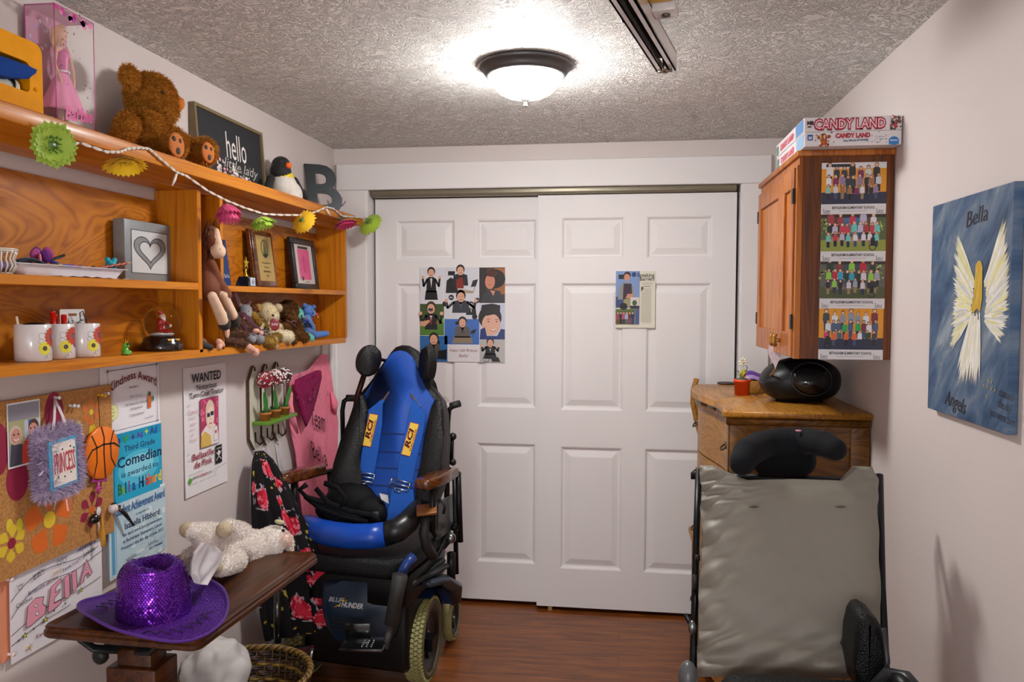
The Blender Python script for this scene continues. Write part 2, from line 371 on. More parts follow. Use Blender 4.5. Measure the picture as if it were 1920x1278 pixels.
# frames: left wall prints read along +Y, up +Z, out +X
def frame(o, u, v):
    u = Vector(u).normalized(); v = Vector(v).normalized(); w = u.cross(v)
    M = Matrix((u, v, w)).transposed().to_4x4(); M.translation = Vector(o); return M
def leftwall(y, z, out=.002, rot=0): return Matrix.Translation((XL+out, y, z)) @ Matrix(((0, 0, 1), (1, 0, 0), (0, 1, 0))).to_4x4() @ Matrix.Rotation(rot, 4, 'Z')
def basis(d, up=(0, 0, 1)):
    """rotation whose z axis is d"""
    d = Vector(d).normalized(); u = Vector(up); x = u.cross(d)
    if x.length < 1e-4: x = Vector((1, 0, 0)).cross(d)
    x.normalize(); y = d.cross(x); return Matrix((x, y, d)).transposed()
NOFUR = {'b9661c', 'c06c20', 'd9a48e', 'd8a890', 'b5a78c', 'bfae94'}
# ---------------- soft bodies ----------------
def organic(name, prims, parent=None, vox=.004, smooth=5, mat='fur', fur=0, flen=.008, fw=.0012, seed=1, bias=None, droop=.3, loc=None):
    """one continuous surface grown from ellipsoids ('e',c,r,col[,R]) and limbs ('c',p0,p1,r0,r1,col)"""
    b = MB()
    for q in prims:
        if q[0] == 'e': b.ell(q[1], q[2], R=q[4] if len(q) > 4 else None, n=20, m=12)
        else:
            p0, p1 = Vector(q[1]), Vector(q[2]); b.tube([p0, p1], [q[3], q[4]], 16); b.ell(p0, q[3]); b.ell(p1, q[4])
    o = b.build('tmp'); md = o.modifiers.new('r', 'REMESH'); md.mode = 'VOXEL'; md.voxel_size = vox
    ms = o.modifiers.new('s', 'SMOOTH'); ms.iterations = smooth; ms.factor = .5
    dg = bpy.context.evaluated_depsgraph_get(); me = bpy.data.meshes.new_from_object(o.evaluated_get(dg))
    data = o.data; bpy.data.objects.remove(o); bpy.data.meshes.remove(data)
    def colour(p):
        best = 1e9; c = 'ffffff'
        for q in prims:
            if q[0] == 'e':
                d = p-Vector(q[1]); r = q[2] if isinstance(q[2], (list, tuple)) else (q[2],)*3
                if len(q) > 4 and q[4]: d = q[4].transposed() @ d
                k = math.sqrt(sum((d[i]/r[i])**2 for i in range(3))); k = (k-1)*min(r)
                cc = q[3]
            else:
                a, b2 = Vector(q[1]), Vector(q[2]); ab = b2-a; t = max(0, min(1, (p-a).dot(ab)/max(1e-9, ab.length_squared)))
                k = (p-a-ab*t).length-(q[3]+(q[4]-q[3])*t); cc = q[5]
            if k < best: best = k; c = cc
        return c
    out = MB(mat); out.v = [v.co.copy() for v in me.vertices]; rnd = random.Random(seed)
    cents = []
    for p in me.polygons:
        c = colour(p.center); out.f.append(list(p.vertices)); out.c.append(lin(c)); out.m.append(mat); out.s.append(True)
        cents.append((p.center.copy(), p.normal.copy(), c))
    bpy.data.meshes.remove(me)
    if fur and cents:
        for k in range(fur):
            p, n, c = rnd.choice(cents)
            if c in NOFUR: continue
            t = n.cross(Vector((rnd.uniform(-1, 1), rnd.uniform(-1, 1), rnd.uniform(-1, 1))))
            if t.length < .05: continue
            t.normalize(); d = (n+Vector((rnd.uniform(-.6, .6), rnd.uniform(-.6, .6), rnd.uniform(-.6, .6)-droop))).normalized(); s_ = t.cross(d).normalized()*fw*rnd.uniform(.6, 1.4)
            L_ = flen*rnd.uniform(.5, 1.3); p = p+t*rnd.uniform(-vox, vox)*.6
            mid = p+d*L_*.55; tip = mid+(d+Vector((0, 0, -droop))+t*rnd.uniform(-.4, .4)).normalized()*L_*.5
            kk = len(out.v); out.v += [p-s_, p+s_, mid+s_*.7, mid-s_*.7, tip]
            g = rnd.uniform(.84, 1.16); cc = tuple(min(1, x*g) for x in lin(c))
            out.f += [[kk, kk+1, kk+2, kk+3], [kk+3, kk+2, kk+4]]; out.c += [cc, cc]; out.m += ['furblade']*2; out.s += [False, False]
    return out.build(name, parent, loc=loc)
def BX(px, py, X, r): P = pX(px, py, X); return (P, r*mpp(P))
# ================= the setting =================
def sbox(name, mat, x0, x1, y0, y1, z0, z1, bev=0, parent=None):
    o = MB(mat, 'ffffff').box(x0, x1, y0, y1, z0, z1, bev=bev).build(name, parent)
    return o if parent else struct(o)
YR = -1.6
sbox('floor', 'laminate', XL-.1, XR+.1, YR, YB+.8, -.05, 0)
sbox('ceiling', 'stipple', XL-.1, XR+.1, YR, YB+.8, ZC, ZC+.05)
sbox('wall_left', 'wall_paint', XL-.1, XL, YR, YB+.8, 0, ZC)
sbox('wall_right', 'wall_paint', XR, XR+.1, YR, YB+.8, 0, ZC)
OX0, OX1, OZ = -1.245, .545, 2.07
b = MB('wall_paint', 'ffffff'); b.box(XL, OX0, YB, YB+.11, 0, ZC); b.box(OX1, XR, YB, YB+.11, 0, ZC); b.box(OX0, OX1, YB, YB+.11, OZ, ZC); struct(b.build('wall_back'))
sbox('wall_closet', 'wall_paint', XL, XR, YB+.7, YB+.78, 0, ZC)
# casing: wide flat boards and a stepped inner bead
b = MB('trim_paint', 'ffffff')
b.box(-1.394, OX0, YB-.02, YB, 0, 2.055, bev=.003, seg=1); b.box(OX1, .673, YB-.02, YB, 0, 2.055, bev=.003, seg=1)
b.box(-1.394, .673, YB-.024, YB, 2.055, 2.182, bev=.003, seg=1)
b.box(OX0, OX0+.009, YB-.012, YB+.11, 0, OZ); b.box(OX1-.006, OX1, YB-.012, YB+.11, 0, OZ); b.box(OX0, OX1, YB-.012, YB+.11, OZ-.012, OZ)
struct(b.build('trim_1'))
b = MB('darkmetal', '8b8471'); b.box(OX0+.022, OX1-.022, YB+.012, YB+.10, 2.024, 2.058, bev=.003); b.box(OX0+.022, OX1-.022, YB-.006, YB+.012, 2.028, 2.056, bev=.006)
struct(b.build('trim_2'))
b = MB('trim_paint', 'b9aca6'); b.box(XL, XL+.018, 3.70, 3.785, 0, 1.33, bev=.004); b.box(XL, XL+.026, 3.745, 3.772, 0, 1.33, bev=.006); b.cyl((XL+.006, 3.60, 0), (XL+.006, 3.60, 1.33), .005, n=8)
struct(b.build('trim_3'))
b = MB('trim_paint', 'ffffff'); b.box(XL, XL+.014, YR, 3.70, 0, .125, bev=.004); b.box(XL, XL+.022, YR, 3.70, 0, .02); struct(b.build('baseboard_left'))
b = MB('trim_paint', 'ffffff'); b.box(XR-.014, XR, YR, YB, 0, .125, bev=.004); struct(b.build('baseboard_right'))
def panel_door(name, x0, x1, yf, z0, z1, cols, rows):
    b = MB('trim_paint', 'ffffff'); th = .034
    xs = [x0]; [xs.extend(c) for c in cols]; xs.append(x1)
    zs = [z0]; [zs.extend(c) for c in rows]; zs.append(z1)
    for i in range(len(xs)-1):
        for j in range(len(zs)-1):
            a, c, d, e = xs[i], xs[i+1], zs[j], zs[j+1]
            if i % 2 == 1 and j % 2 == 1:
                rings = [(0, 0), (.006, .003), (.012, .011), (.02, .012), (.048, .003), (.052, .0025)]
                vs = []
                for ins, dep in rings:
                    vs += [(a+ins, yf+dep, d+ins), (c-ins, yf+dep, d+ins), (c-ins, yf+dep, e-ins), (a+ins, yf+dep, e-ins)]
                fs = []
                for r in range(len(rings)-1):
                    for k in range(4): fs.append((r*4+k, r*4+(k+1) % 4, (r+1)*4+(k+1) % 4, (r+1)*4+k))
                fs.append(tuple((len(rings)-1)*4+k for k in range(4))); b.add(vs, fs)
            else: b.add([(a, yf, d), (c, yf, d), (c, yf, e), (a, yf, e)], [(0, 1, 2, 3)])
    b.add([(x0, yf, z0), (x1, yf, z0), (x1, yf, z1), (x0, yf, z1), (x0, yf+th, z0), (x1, yf+th, z0), (x1, yf+th, z1), (x0, yf+th, z1)],
          [(0, 4, 5, 1), (1, 5, 6, 2), (2, 6, 7, 3), (3, 7, 4, 0), (4, 7, 6, 5)])
    return struct(b.build(name))
YR_D, YL_D = YB+.018, YB+.063
def cx(a, Y): return pY(a, 620, Y).x
def cz(a, x, Y): return pY(x, a, Y).z
rows = [(cz(1068, 1108, YR_D), cz(838, 1108, YR_D)), (cz(769, 1108, YR_D), cz(530, 1108, YR_D)), (cz(485, 1108, YR_D), cz(407, 1108, YR_D))]
d2 = panel_door('door_2', cx(1008, YR_D), cx(1378, YR_D), YR_D, .02, 2.02, [(cx(1052, YR_D), cx(1169, YR_D)), (cx(1211, YR_D), cx(1333, YR_D))], rows)
d1 = panel_door('door_1', cx(705, YL_D), cx(705, YL_D)+.92, YL_D, .02, 2.02, [(cx(745, YL_D), cx(853, YL_D)), (cx(894, YL_D), cx(1005, YL_D))], rows)
MB('plastic', 'a07a4a').box(-.345, -.325, YB+.02, YB+.1, 0, .018).build('floor_guide'); tag(bpy.data.objects['floor_guide'], 'small tan plastic door guide on the floor under the closet doors', 'door guide')
# ================= ceiling light =================
LC = Vector((-.308, 2.53, ZC))
t = thing('ceiling_light', 'round flush ceiling light with white glass bowl and dark bronze rim', 'ceiling light', LC)
MB('darkmetal', '59595a').lathe([(.0, 0), (.146, 0), (.151, -.008), (.144, -.015), (.135, -.018), (.133, -.028), (.126, -.038), (.119, -.042), (.115, -.038), (.113, -.025), (.108, -.017)], LC, 56).build('rim', t)
MB('lamp_glass', 'ffffff').lathe([(.113, -.03), (.111, -.044), (.102, -.068), (.084, -.087), (.06, -.099), (.03, -.106), (.0, -.108)], LC, 48).build('glass_bowl', t)
MB('darkmetal', '6a6866').lathe([(.0, -.128), (.0155, -.130), (.016, -.133), (.009, -.138), (.006, -.143), (.0055, -.146), (.0075, -.149), (.006, -.154), (0, -.156)], LC-Vector((0, 0, -.022)), 24).build('finial', t)
# ================= ceiling track =================
ZT = 2.176
A = pZ(1225, 85, ZT); Bp = pZ(1248, 132, ZT); ang = None
e0 = pZ(1160, 0, ZT); e1 = pZ(1235, 118, ZT)
dirv = Vector((e1.x-e0.x, e1.y-e0.y, 0)).normalized()
end = pZ(1250, 134, ZT); end.z = ZT
ang = math.atan2(-dirv.x, dirv.y)
t = thing('ceiling_track', 'white enamelled lift track screwed to the stippled ceiling', 'ceiling track', (end.x, end.y, ZC))
M = Matrix.Translation((end.x, end.y, ZT)) @ Matrix.Rotation(ang, 4, 'Z')
b = MB('gloss', 'd6cdca', M=M); Lr = 2.6; w = .028
b.box(-w, -.0085, -Lr, 0, 0, .006); b.box(.0085, w, -Lr, 0, 0, .006); b.box(-w, -w+.005, -Lr, 0, 0, .052); b.box(w-.005, w, -Lr, 0, 0, .052)
b.box(-w, w, -Lr, 0, .046, .052); b.box(-.0125, -.0085, -Lr, -.02, .0, .018, '8c8685'); b.box(.0085, .0125, -Lr, -.02, 0, .018, '8c8685'); b.build('rail', t)
MB('rubber', '1b1815', M=M).box(-.020, .020, -Lr, -.045, .026, .045).build('inner_track', t)
b = MB('metal', '8d8378', M=M); b.cyl((0, -.028, -.012), (0, -.028, .03), .008, n=12); b.cyl((-.02, -.028, -.006), (.02, -.028, -.006), .005); b.build('end_stop', t)
b = MB('gloss', 'd9d3d0', M=M); b.box(-.06, .075, -.40, -.31, .052, ZC-ZT, bev=.002); b.box(.028, .085, -.385, -.325, .036, .058, bev=.003)
b.cyl((.058, -.355, .030), (.058, -.355, .037), .011, n=6, col='6f6a66', mat='metal'); b.cyl((-.045, -.355, .030), (-.045, -.355, .052), .009, n=6, col='6f6a66', mat='metal'); b.build('bracket', t)
MB('satin', 'c79a12', M=M).box(-.05, .08, -.425, -.401, .05, ZC-ZT-.002).build('warning_label', t, label='yellow label strip')
# ================= wall shelf =================
XF = -1.272; HS = Vector((XF, 2.4, 1.35))
sh = thing('wall_shelf', 'long orange pine wall shelf unit with three boards above the pinned papers', 'shelf', (XL, 2.4, 1.33))
def slope(y): return -.0150*(y-1.47)      # the bottom board runs slightly downhill
b = MB('pine', 'ffffff')
ya, yb = .55, 3.545
def rbox(b, y0, y1, zt0, zt1, th, x1=XF):
    vs = [(x, y, z) for x in (XL+.001, x1) for (y, z) in ((y0, zt0-th), (y0, zt0), (y1, zt1), (y1, zt1-th))]
    b.add(vs, [(0, 1, 2, 3), (7, 6, 5, 4), (0, 4, 5, 1), (1, 5, 6, 2), (2, 6, 7, 3), (3, 7, 4, 0)])
zb0 = 1.3735-.015*(ya-1.47)
def zbot(y): return 1.3735-.0150*(y-1.47)
rbox(b, ya, yb, zbot(ya), zbot(yb), .024); b.build('bottom_board', sh)
ZM = 1.5645
MB('pine', 'ffffff').box(XL+.001, XF, ya, 2.256, ZM-.022, ZM, bev=.0015, seg=1).build('middle_board', sh)
MB('pine', 'ffffff').box(XL+.001, XF, 2.41, yb, ZM-.004-.020, ZM-.004, bev=.0015, seg=1).build('middle_board', sh)
XT = -1.205; ZT1 = 1.901
b = MB('pine', 'ffffff'); b.box(XL+.001, XT, .55, 3.61, 1.864, ZT1, bev=.003, seg=2); b.box(XL+.02, XL+.10, .55, 3.545, 1.846, 1.8645); b.build('top_board', sh)
MB('pine_vertical', 'ffffff').box(XL+.001, XF, 2.256, 2.276, zbot(2.26)-.01, 1.846, bev=.0015, seg=1).build('upright', sh)
MB('pine_vertical', 'ffffff').box(XL+.001, XF, 2.392, 2.410, zbot(2.4)-.006, 1.846, bev=.0015, seg=1).build('upright', sh)
# end panel with rounded lower front corner
pr = [(XL+.001, 1.862), (XF, 1.862)]+[(XF-.022+.022*math.cos(a), 1.33+.022-.022*math.sin(a)) for a in [k*PI/12 for k in range(7)]]+[(XL+.001, 1.33)]
b = MB('pine_vertical', 'ffffff'); n = len(pr)
vs = [(p[0], 3.545, p[1]) for p in pr]+[(p[0], 3.565, p[1]) for p in pr]
b.add(vs, [tuple(range(n)), tuple(range(2*n-1, n-1, -1))]+[(i, n+i, n+(i+1) % n, (i+1) % n) for i in range(n)]); b.build('end_panel', sh)
MB('plywood', 'ffffff').box(XL+.001, XL+.007, ya, 2.256, 1.35, 1.812).build('back_panel', sh)
MB('plywood', 'ffffff').box(XL+.001, XL+.007, 2.276, 3.545, 1.35, 1.822).build('back_panel', sh)
# ================= pinned papers on the left wall =================
def lw(px, py, X=XL): P = pX(px, py, X); return (P.y, P.z)
def lpoly(*pp): return [lw(x, y) for x, y in pp]
def sheet(name, label, cat, y0, y1, z0, z1, out, col='e9e7ea', rot=0, group=None, curl=.0022):
    """thin paper; its print is drawn afterwards in metres from its lower left corner"""
    b = MB('paper', col, M=leftwall(y0, z0, out, rot)); W_, H_ = y1-y0, z1-z0
    f = lambda u, v, s=0: (u*W_, v*H_, s+curl*((2*u-1)**4*.5+(1-v)**5))
    b.grid(lambda u, v: f(u, v), 10, 10, col); b.grid(lambda u, v: f(1-u, v, -.0006), 10, 10, col)
    b.W, b.H = W_, H_
    b.done = lambda: tag(b.build(name, None, loc=(XL+out, (y0+y1)/2, (z0+z1)/2)), label, cat, group)
    return b
def scrawl(b, x, y, w, h, col, n=6, lw_=.0008, z=.005, seed=0):
    r = random.Random(seed); pts = []
    for i in range(n*3+1): pts.append((x+w*i/(n*3), y+h*(.5+.5*math.sin(i*2.1+seed))*r.uniform(.4, 1)))
    b.stroke(pts, lw_, z, col)
def ring(b, x, y, r, w, z, col, n=20, a0=0, a1=2*PI, ry=None):
    ry = ry or r; b.stroke([(x+r*math.cos(a0+(a1-a0)*k/n), y+ry*math.sin(a0+(a1-a0)*k/n)) for k in range(n+1)], w, z, col)
def star(b, x, y, r, z, col, n=5, inn=.42): b.poly([(x+(r if k % 2 == 0 else r*inn)*math.sin(PI*k/n), y+(r if k % 2 == 0 else r*inn)*math.cos(PI*k/n)) for k in range(2*n)], z, col)
Z1 = .0048
# kindness award
b = sheet('award_certificate', 'white Kindness Award certificate pinned topmost of the three stacked certificates', 'certificate', 1.979, 2.258, 1.110, 1.326, .003, 'eae7ec')
b.stroke([(.028, .204), (.262, .207), (.262, .034), (.03, .034), (.028, .204)], .0014, Z1, '222228')
for x, y in ((.028, .204), (.262, .207), (.262, .034)): star(b, x, y, .007, Z1+.0002, '6b7075')
b.text('Kindness Award', .145, .172, .031, Z1+.0004, '6e1c26', al='CENTER', fit=.225, bold=.015, warp=lambda u, q: (u, q*(1+abs(u)*2.2)-u*u*2.6), wob=.05)
b.text('Awarded to', .145, .147, .0095, Z1, '555560', al='CENTER', bold=.01)
b.stroke([(.07, .115), (.24, .117)], .0006, Z1, 'b9b6bd')
b.text('Bella Hibberd', .155, .119, .0105, Z1, 'aaa6b5', al='CENTER', shear=.3)
b.text('for being such a kind and', .158, .098, .0105, Z1, '4a4a52', al='CENTER'); b.text('caring person!', .158, .084, .0105, Z1, '4a4a52', al='CENTER'); b.text('Congratulations!', .158, .065, .0105, Z1, '6a6a72', al='CENTER')
star(b, .048, .088, .026, Z1, 'cfd2a0', 18, .85); b.disc(.048, .088, .020, Z1+.0002, 'e6eaa8'); b.text('The\nGreat\nBest', .048, .094, .009, Z1+.0004, '7a7d40', al='CENTER')
b.disc(.222, .122, .006, Z1, '3f7a3a'); b.disc(.222, .106, .009, Z1, 'd9762e', ry=.014); b.box(.215, .229, .078, .094, Z1-.001, Z1, 'd9602a'); b.disc(.240, .105, .004, Z1, '2f7a46', ry=.009)
scrawl(b, .195, .048, .045, .008, '8a8a99', 8, seed=3); b.done()
# comedian
b = sheet('award_certificate', 'bright turquoise Third Grade Comedian certificate pinned in the middle of the stack', 'certificate', 1.976, 2.255, .929, 1.142, .0075, 'e8ecf0')
b.rect(.004, .275, .004, .206, Z1, '0f93bd'); b.rect(.045, .272, .006, .180, Z1+.0002, '1fa3c9')
b.disc(.16, .095, .10, Z1+.0003, '4fbcd8', ry=.05, n=28); b.disc(.16, .1, .07, Z1+.0004, '86d3e6', ry=.032, n=28)
b.stroke([(.044, .183), (.044, .005)], .0012, Z1+.0005, '0c4a70')
q = Z1+.0006
b.box(.055, .072, .178, .192, q-.0005, q, '163f8c'); b.poly([(.085, .196), (.098, .172), (.112, .2), (.104, .198), (.098, .186), (.092, .195)], q, '2fa34c'); b.text('+', .125, .176, .03, q, '5a2c6e', bold=.03); b.text('Ag', .152, .178, .025, q, '5548b0', bold=.02, rot=.2); b.text('+', .19, .182, .03, q, 'd6e04a', bold=.03); b.text('Ad', .215, .18, .032, q, '174c9c', bold=.02)
b.text('Third Grade', .165, .150, .024, q, '1c3566', al='CENTER', fit=.15, bold=.008); b.text('Comedian', .165, .108, .042, q, '14284f', al='CENTER', fit=.215, bold=.02)
b.text('is awarded to', .165, .078, .023, q, '16355f', al='CENTER', fit=.18, bold=.008)
cols = ['1e6b3a', '6fb23c', '163a80', '8c2a86', '1c3f8e', 'ffffff', '163a80', '5c2a86', 'c2372e', 'd9622e', 'e08a2e', 'e0b52e', 'f0d62e']
for i, ch in enumerate('Bella Hibberd'):
    if ch != ' ': b.text(ch, .058+i*.0163, .032, .044, q, cols[i], bold=.03, sx=.8)
b.box(.008, .03, .11, .114, q-.0005, q, '8c2a86'); b.text('+', .012, .07, .03, q, 'e6de3a', bold=.03); b.stroke([(.01, .03), (.034, .03), (.034, .055), (.01, .055), (.01, .03)], .003, q, 'd9c93a'); b.rect(.013, .031, .033, .052, q, '6cc0e0'); b.done()
# student achievement
b = sheet('award_certificate', 'pale blue marbled Student Achievement Award certificate pinned lowest of the stack', 'certificate', 1.985, 2.264, .733, .946, .012, 'e4ebf0')
b.rect(.006, .273, .006, .207, Z1, 'bcd4de'); b.rect(.0, .006, .0, .213, Z1, 'c9e0ea'); b.rect(.01, .024, .012, .2, Z1+.0002, '5b9fc6'); b.rect(.028, .032, .012, .2, Z1+.0002, '86bcd4')
r = random.Random(5)
for i in range(46): b.disc(r.uniform(.05, .262), r.uniform(.015, .2), r.uniform(.006, .018), Z1+.0001+i*.000004, r.choice(['c9dde2', 'b2cdd6', 'd6e5e6', 'a9c8d2']), ry=r.uniform(.004, .01))
q = Z1+.0006
b.text('Student Achievement Award', .152, .172, .036, q, '6f93b8', al='CENTER', fit=.235, bold=.02); b.text('Student Achievement Award', .1505, .174, .036, q+.0001, '2f5c94', al='CENTER', fit=.235, bold=.008)
b.text('is awarded to', .155, .153, .012, q, '26406e', al='CENTER'); b.text('Isabella Hibberd', .155, .126, .026, q, '14284f', al='CENTER', fit=.17, bold=.015)
for i, s_ in enumerate(('For hard work and perseverance', 'at Bethlehem Elementary School', 'Presented this 8th day of June 2013')): b.text(s_, .155, .106-i*.018, .0145, q, '1e3668', al='CENTER', bold=.006)
b.stroke([(.06, .034), (.14, .034)], .0006, q, '555560'); b.stroke([(.165, .045), (.25, .045)], .0006, q, '555560'); scrawl(b, .07, .034, .05, .012, '40404a', 8, seed=1, z=q); scrawl(b, .18, .045, .05, .012, '40404a', 8, seed=2, z=q)
b.text('Principal', .06, .02, .011, q, '1e3668', bold=.01); b.text('B.E.S. President', .185, .031, .011, q, '1e3668', bold=.01); b.done()
# wanted poster
b = sheet('wanted_poster', 'tall white WANTED poster with a pink portrait photo taped to the wall', 'poster', 2.392, 2.671, .862, 1.291, .003, 'e6e2e4', rot=-.004)
b.rect(.095, .215, .150, .316, Z1, 'c2426a'); r = random.Random(8)
for i in range(60): b.disc(r.uniform(.1, .21), r.uniform(.2, .312), r.uniform(.003, .01), Z1+.0001+i*.000003, r.choice(['d05c80', 'b23a60', 'd96e8e', 'a83058']))
q = Z1+.0005
b.disc(.158, .252, .028, q, 'e3cdb8', ry=.046); b.disc(.158, .272, .029, q+.0001, 'dcc9b0', ry=.036); b.disc(.163, .250, .023, q+.0002, 'ecd6c4', ry=.036)
b.box(.138, .156, .25, .264, q, q+.0003, '2e2f45'); b.box(.160, .182, .253, .267, q, q+.0003, '2e2f45'); b.stroke([(.152, .226), (.168, .228)], .004, q+.0004, 'b0405a'); b.poly([(.158, .252), (.155, .238), (.165, .238)], q+.0004, 'd9b8a4')
b.poly([(.095, .151), (.215, .151), (.212, .19), (.19, .222), (.13, .222), (.1, .2)], q-.0001, 'e6e0dc'); b.poly([(.095, .151), (.165, .151), (.16, .185), (.12, .205), (.098, .19)], q+.0001, 'd9b45a')
b.rect(.183, .207, .162, .212, q+.0002, 'f0e6e6'); b.stroke([(.183, .162), (.207, .162), (.207, .212), (.183, .212), (.183, .162)], .0012, q+.0004, '8c2a40'); b.disc(.195, .192, .006, q+.0003, 'c2304e')
b.stroke([(.095, .150), (.215, .150), (.215, .316), (.095, .316), (.095, .150)], .0014, q+.0004, '3a2a30')
b.text('WANTED', .140, .376, .043, q, '151215', al='CENTER', fit=.195, bold=.022); b.text('Notorious', .140, .350, .026, q, '151215', al='CENTER', fit=.13, bold=.012); b.text('Turn-Coat Traitor', .142, .326, .025, q, '151215', al='CENTER', fit=.225, bold=.012)
b.text('Capture', .018, .275, .020, q, 'd9a2ac', shear=.25); b.text('Include', .024, .258, .014, q, 'cdbcc4', shear=.25)
for i, s_ in enumerate(('when', 'into', 'cell', 'Prison!')): b.text(s_, .03, .236-i*.018, .016, q, 'd6a9b2', shear=.25)
for x, y in ((.02, .3), (.012, .14), (.02, .12)): scrawl(b, x, y, .015, .01, 'c4bcc0', 4, seed=int(x*1000), z=q)
b.text('Bellaville', .112, .118, .030, q, '8e1f3a', al='CENTER', fit=.14, bold=.018); b.text('de Pink', .112, .090, .030, q, '8e1f3a', al='CENTER', fit=.115, bold=.018)
b.rect(.192, .236, .078, .142, q, '19171a'); b.stroke([(.197, .09), (.23, .118)], .003, q+.0003, 'e0dcda'); b.stroke([(.23, .09), (.197, .118)], .003, q+.0003, 'e0dcda'); b.disc(.214, .115, .009, q+.0004, 'e0dcda'); b.rect(.197, .231, .128, .134, q+.0003, '8a8688')
b.disc(.026, .054, .010, q, '5aa63a'); b.text('LEBANON', .038, .056, .010, q, '2e5a2e', bold=.02); b.text('Subway', .085, .055, .014, q, 'b03a48', shear=.3, bold=.02); b.text('PROFILE', .13, .055, .010, q, '55505a', bold=.01); ring(b, .19, .058, .008, .0008, q, '77727a')
for x0, x1 in ((.018, .11), (.02, .068), (.085, .12), (.13, .16), (.175, .2)): b.stroke([(x0, .073 if x1-x0 > .08 else .04), (x1, .074 if x1-x0 > .08 else .041)], .0012, q, '9a969c')
b.stroke([(.2, .065), (.262, .069)], .0012, q, '8a868c'); b.done()
# salmon sheet behind, then the drawing
b = sheet('paper_sheet', 'salmon paper strip pinned behind the drawing below the cork board', 'paper', 1.606, 1.75, .672, .90, .002, 'e0906e'); b.done()
b = sheet('childs_drawing', 'white hand drawn BELLA name poster pinned below the cork board', 'drawing', 1.632, 1.962, .66, .93, .006, 'e4dfe4', rot=-.02)
q = Z1+.0004; K = '1c1a22'; b.M = b.M @ Matrix.Diagonal((1, .8, 1, 1))
def curve(f, x0, x1, w, col=K, n=18, zz=q): b.stroke([(x0+(x1-x0)*k/n, f(x0+(x1-x0)*k/n)) for k in range(n+1)], w, zz, col)
curve(lambda x: .185+.055*(1-math.exp(-x*14))+.02*math.sin(x*20)*.5, 0, .31, .0018); curve(lambda x: .135+.075*(1-math.exp(-x*12))+.012*math.sin(x*22), .0, .33, .0018)
curve(lambda x: .085+.012*math.sin(x*16)+.06*x/.33, 0, .32, .0018); curve(lambda x: .045+.012*math.sin(x*13+1)+.08*x/.33, 0, .2, .0018)
PK = 'e39aae'
def blockletter(pts, holes=()):
    b.poly(pts, q+.0001, PK); b.stroke(pts+[pts[0]], .0016, q+.0003, K)
    for h in holes: b.disc(h[0], h[1], h[2], q+.0002, 'e4dfe4', n=10); ring(b, h[0], h[1], h[2], .0013, q+.0003, K, 10)
blockletter([(.045, .088), (.052, .15), (.078, .163), (.105, .155), (.1, .136), (.113, .12), (.108, .1), (.08, .093), (.06, .086)], ((.078, .14, .005), (.082, .114, .006)))
blockletter([(.118, .1), (.13, .175), (.165, .188), (.168, .178), (.146, .165), (.145, .15), (.162, .155), (.16, .145), (.142, .136), (.14, .118), (.165, .12), (.165, .108), (.13, .098)])
blockletter([(.178, .12), (.176, .185), (.196, .19), (.198, .12), (.19, .112)]); blockletter([(.208, .128), (.205, .19), (.222, .193), (.226, .135), (.218, .126)])
blockletter([(.235, .138), (.262, .212), (.285, .158), (.276, .15), (.268, .165), (.254, .158), (.25, .14)], ((.264, .18, .004),))
b.text('friends', .055, .178, .020, q, '2a2f6a', rot=.15, wob=.05); b.text('Clothes', .016, .158, .017, q, '1f3f3a', rot=.12); b.text('shoes', .115, .186, .018, q, '7a2030', rot=.12, wob=.05); b.text('pink', .14, .206, .019, q, 'c9a21e', rot=.12); b.text('Fatty', .175, .204, .016, q, '27407a', rot=.2); b.text('laugh', .208, .212, .016, q, 'b78c9e', rot=.1); b.text('Jokes', .25, .222, .022, q, '1f3a34', rot=.15, wob=.06)
b.text('Fireworks', .08, .036, .019, q, '74203a', rot=.13, wob=.05); b.text('my story', .23, .246, .02, q, '2a2f7a', rot=.15)
b.stroke([(.235, .25), (.245, .268), (.256, .25), (.268, .27), (.28, .252), (.292, .27), (.3, .255)], .0016, q, K); b.text('ZZ', .07, .22, .02, q, '55505a', bold=.01, rot=.2)
for x, y in ((.03, .215), (.1, .232), (.16, .238), (.18, .24)): ring(b, x, y, .007, .0012, q, K, 10); scrawl(b, x-.012, y+.004, .024, .012, '2a2530', 4, seed=int(x*900), z=q)
for x, y, rr in ((.042, .066, .011), (.11, .082, .012), (.24, .118, .01)): star(b, x, y, rr, q+.0001, K); star(b, x, y, rr*.6, q+.0003, 'd8d23a')
for x, y in ((.022, .06), (.07, .072), (.14, .095), (.18, .1)): star(b, x, y, .006, q+.0001, K, 4, .3)
for k in range(7): b.stroke([(.055, .022), (.055+.012*math.sin(k*.9), .022+.012*math.cos(k*.9))], .0016, q, ['d6c83a', '8c2a40'][k % 2])
b.done()
# ================= cork board and what hangs on it =================
CX = XL+.020
def cw(px, py): P = pX(px, py, CX); return (P.y, P.z)
b = MB('cork', 'ffffff', M=leftwall(0, 0, .0)); b.box(1.395, 2.004, .869, 1.279, .014, .0195)
z = .0198
def petal(b, cx_, cy_, a, r0, r1, w, col, z):
    pts = []; 
    for k in range(13):
        t = k/12; s_ = math.sin(PI*t**1.5)*w; pts.append((r0+(r1-r0)*t, s_))
    for k in range(11, 0, -1):
        t = k/12; s_ = -math.sin(PI*t**1.5)*w; pts.append((r0+(r1-r0)*t, s_))
    b.poly([(cx_+p[0]*math.cos(a)-p[1]*math.sin(a), cy_+p[0]*math.sin(a)+p[1]*math.cos(a)) for p in pts], z, col, 'paper')
def flower(b, px, py, R_, n, col, cc, a0=0, w=.34, cr=.2, k=0):
    y, z0 = cw(px, py)
    for i in range(n): petal(b, y, z0, a0+2*PI*i/n, R_*.2, R_, R_*w, col, z+k*.0001+i*.00001)
    b.disc(y, z0, R_*cr, z+.0003+k*.0001, cc, 'paper')
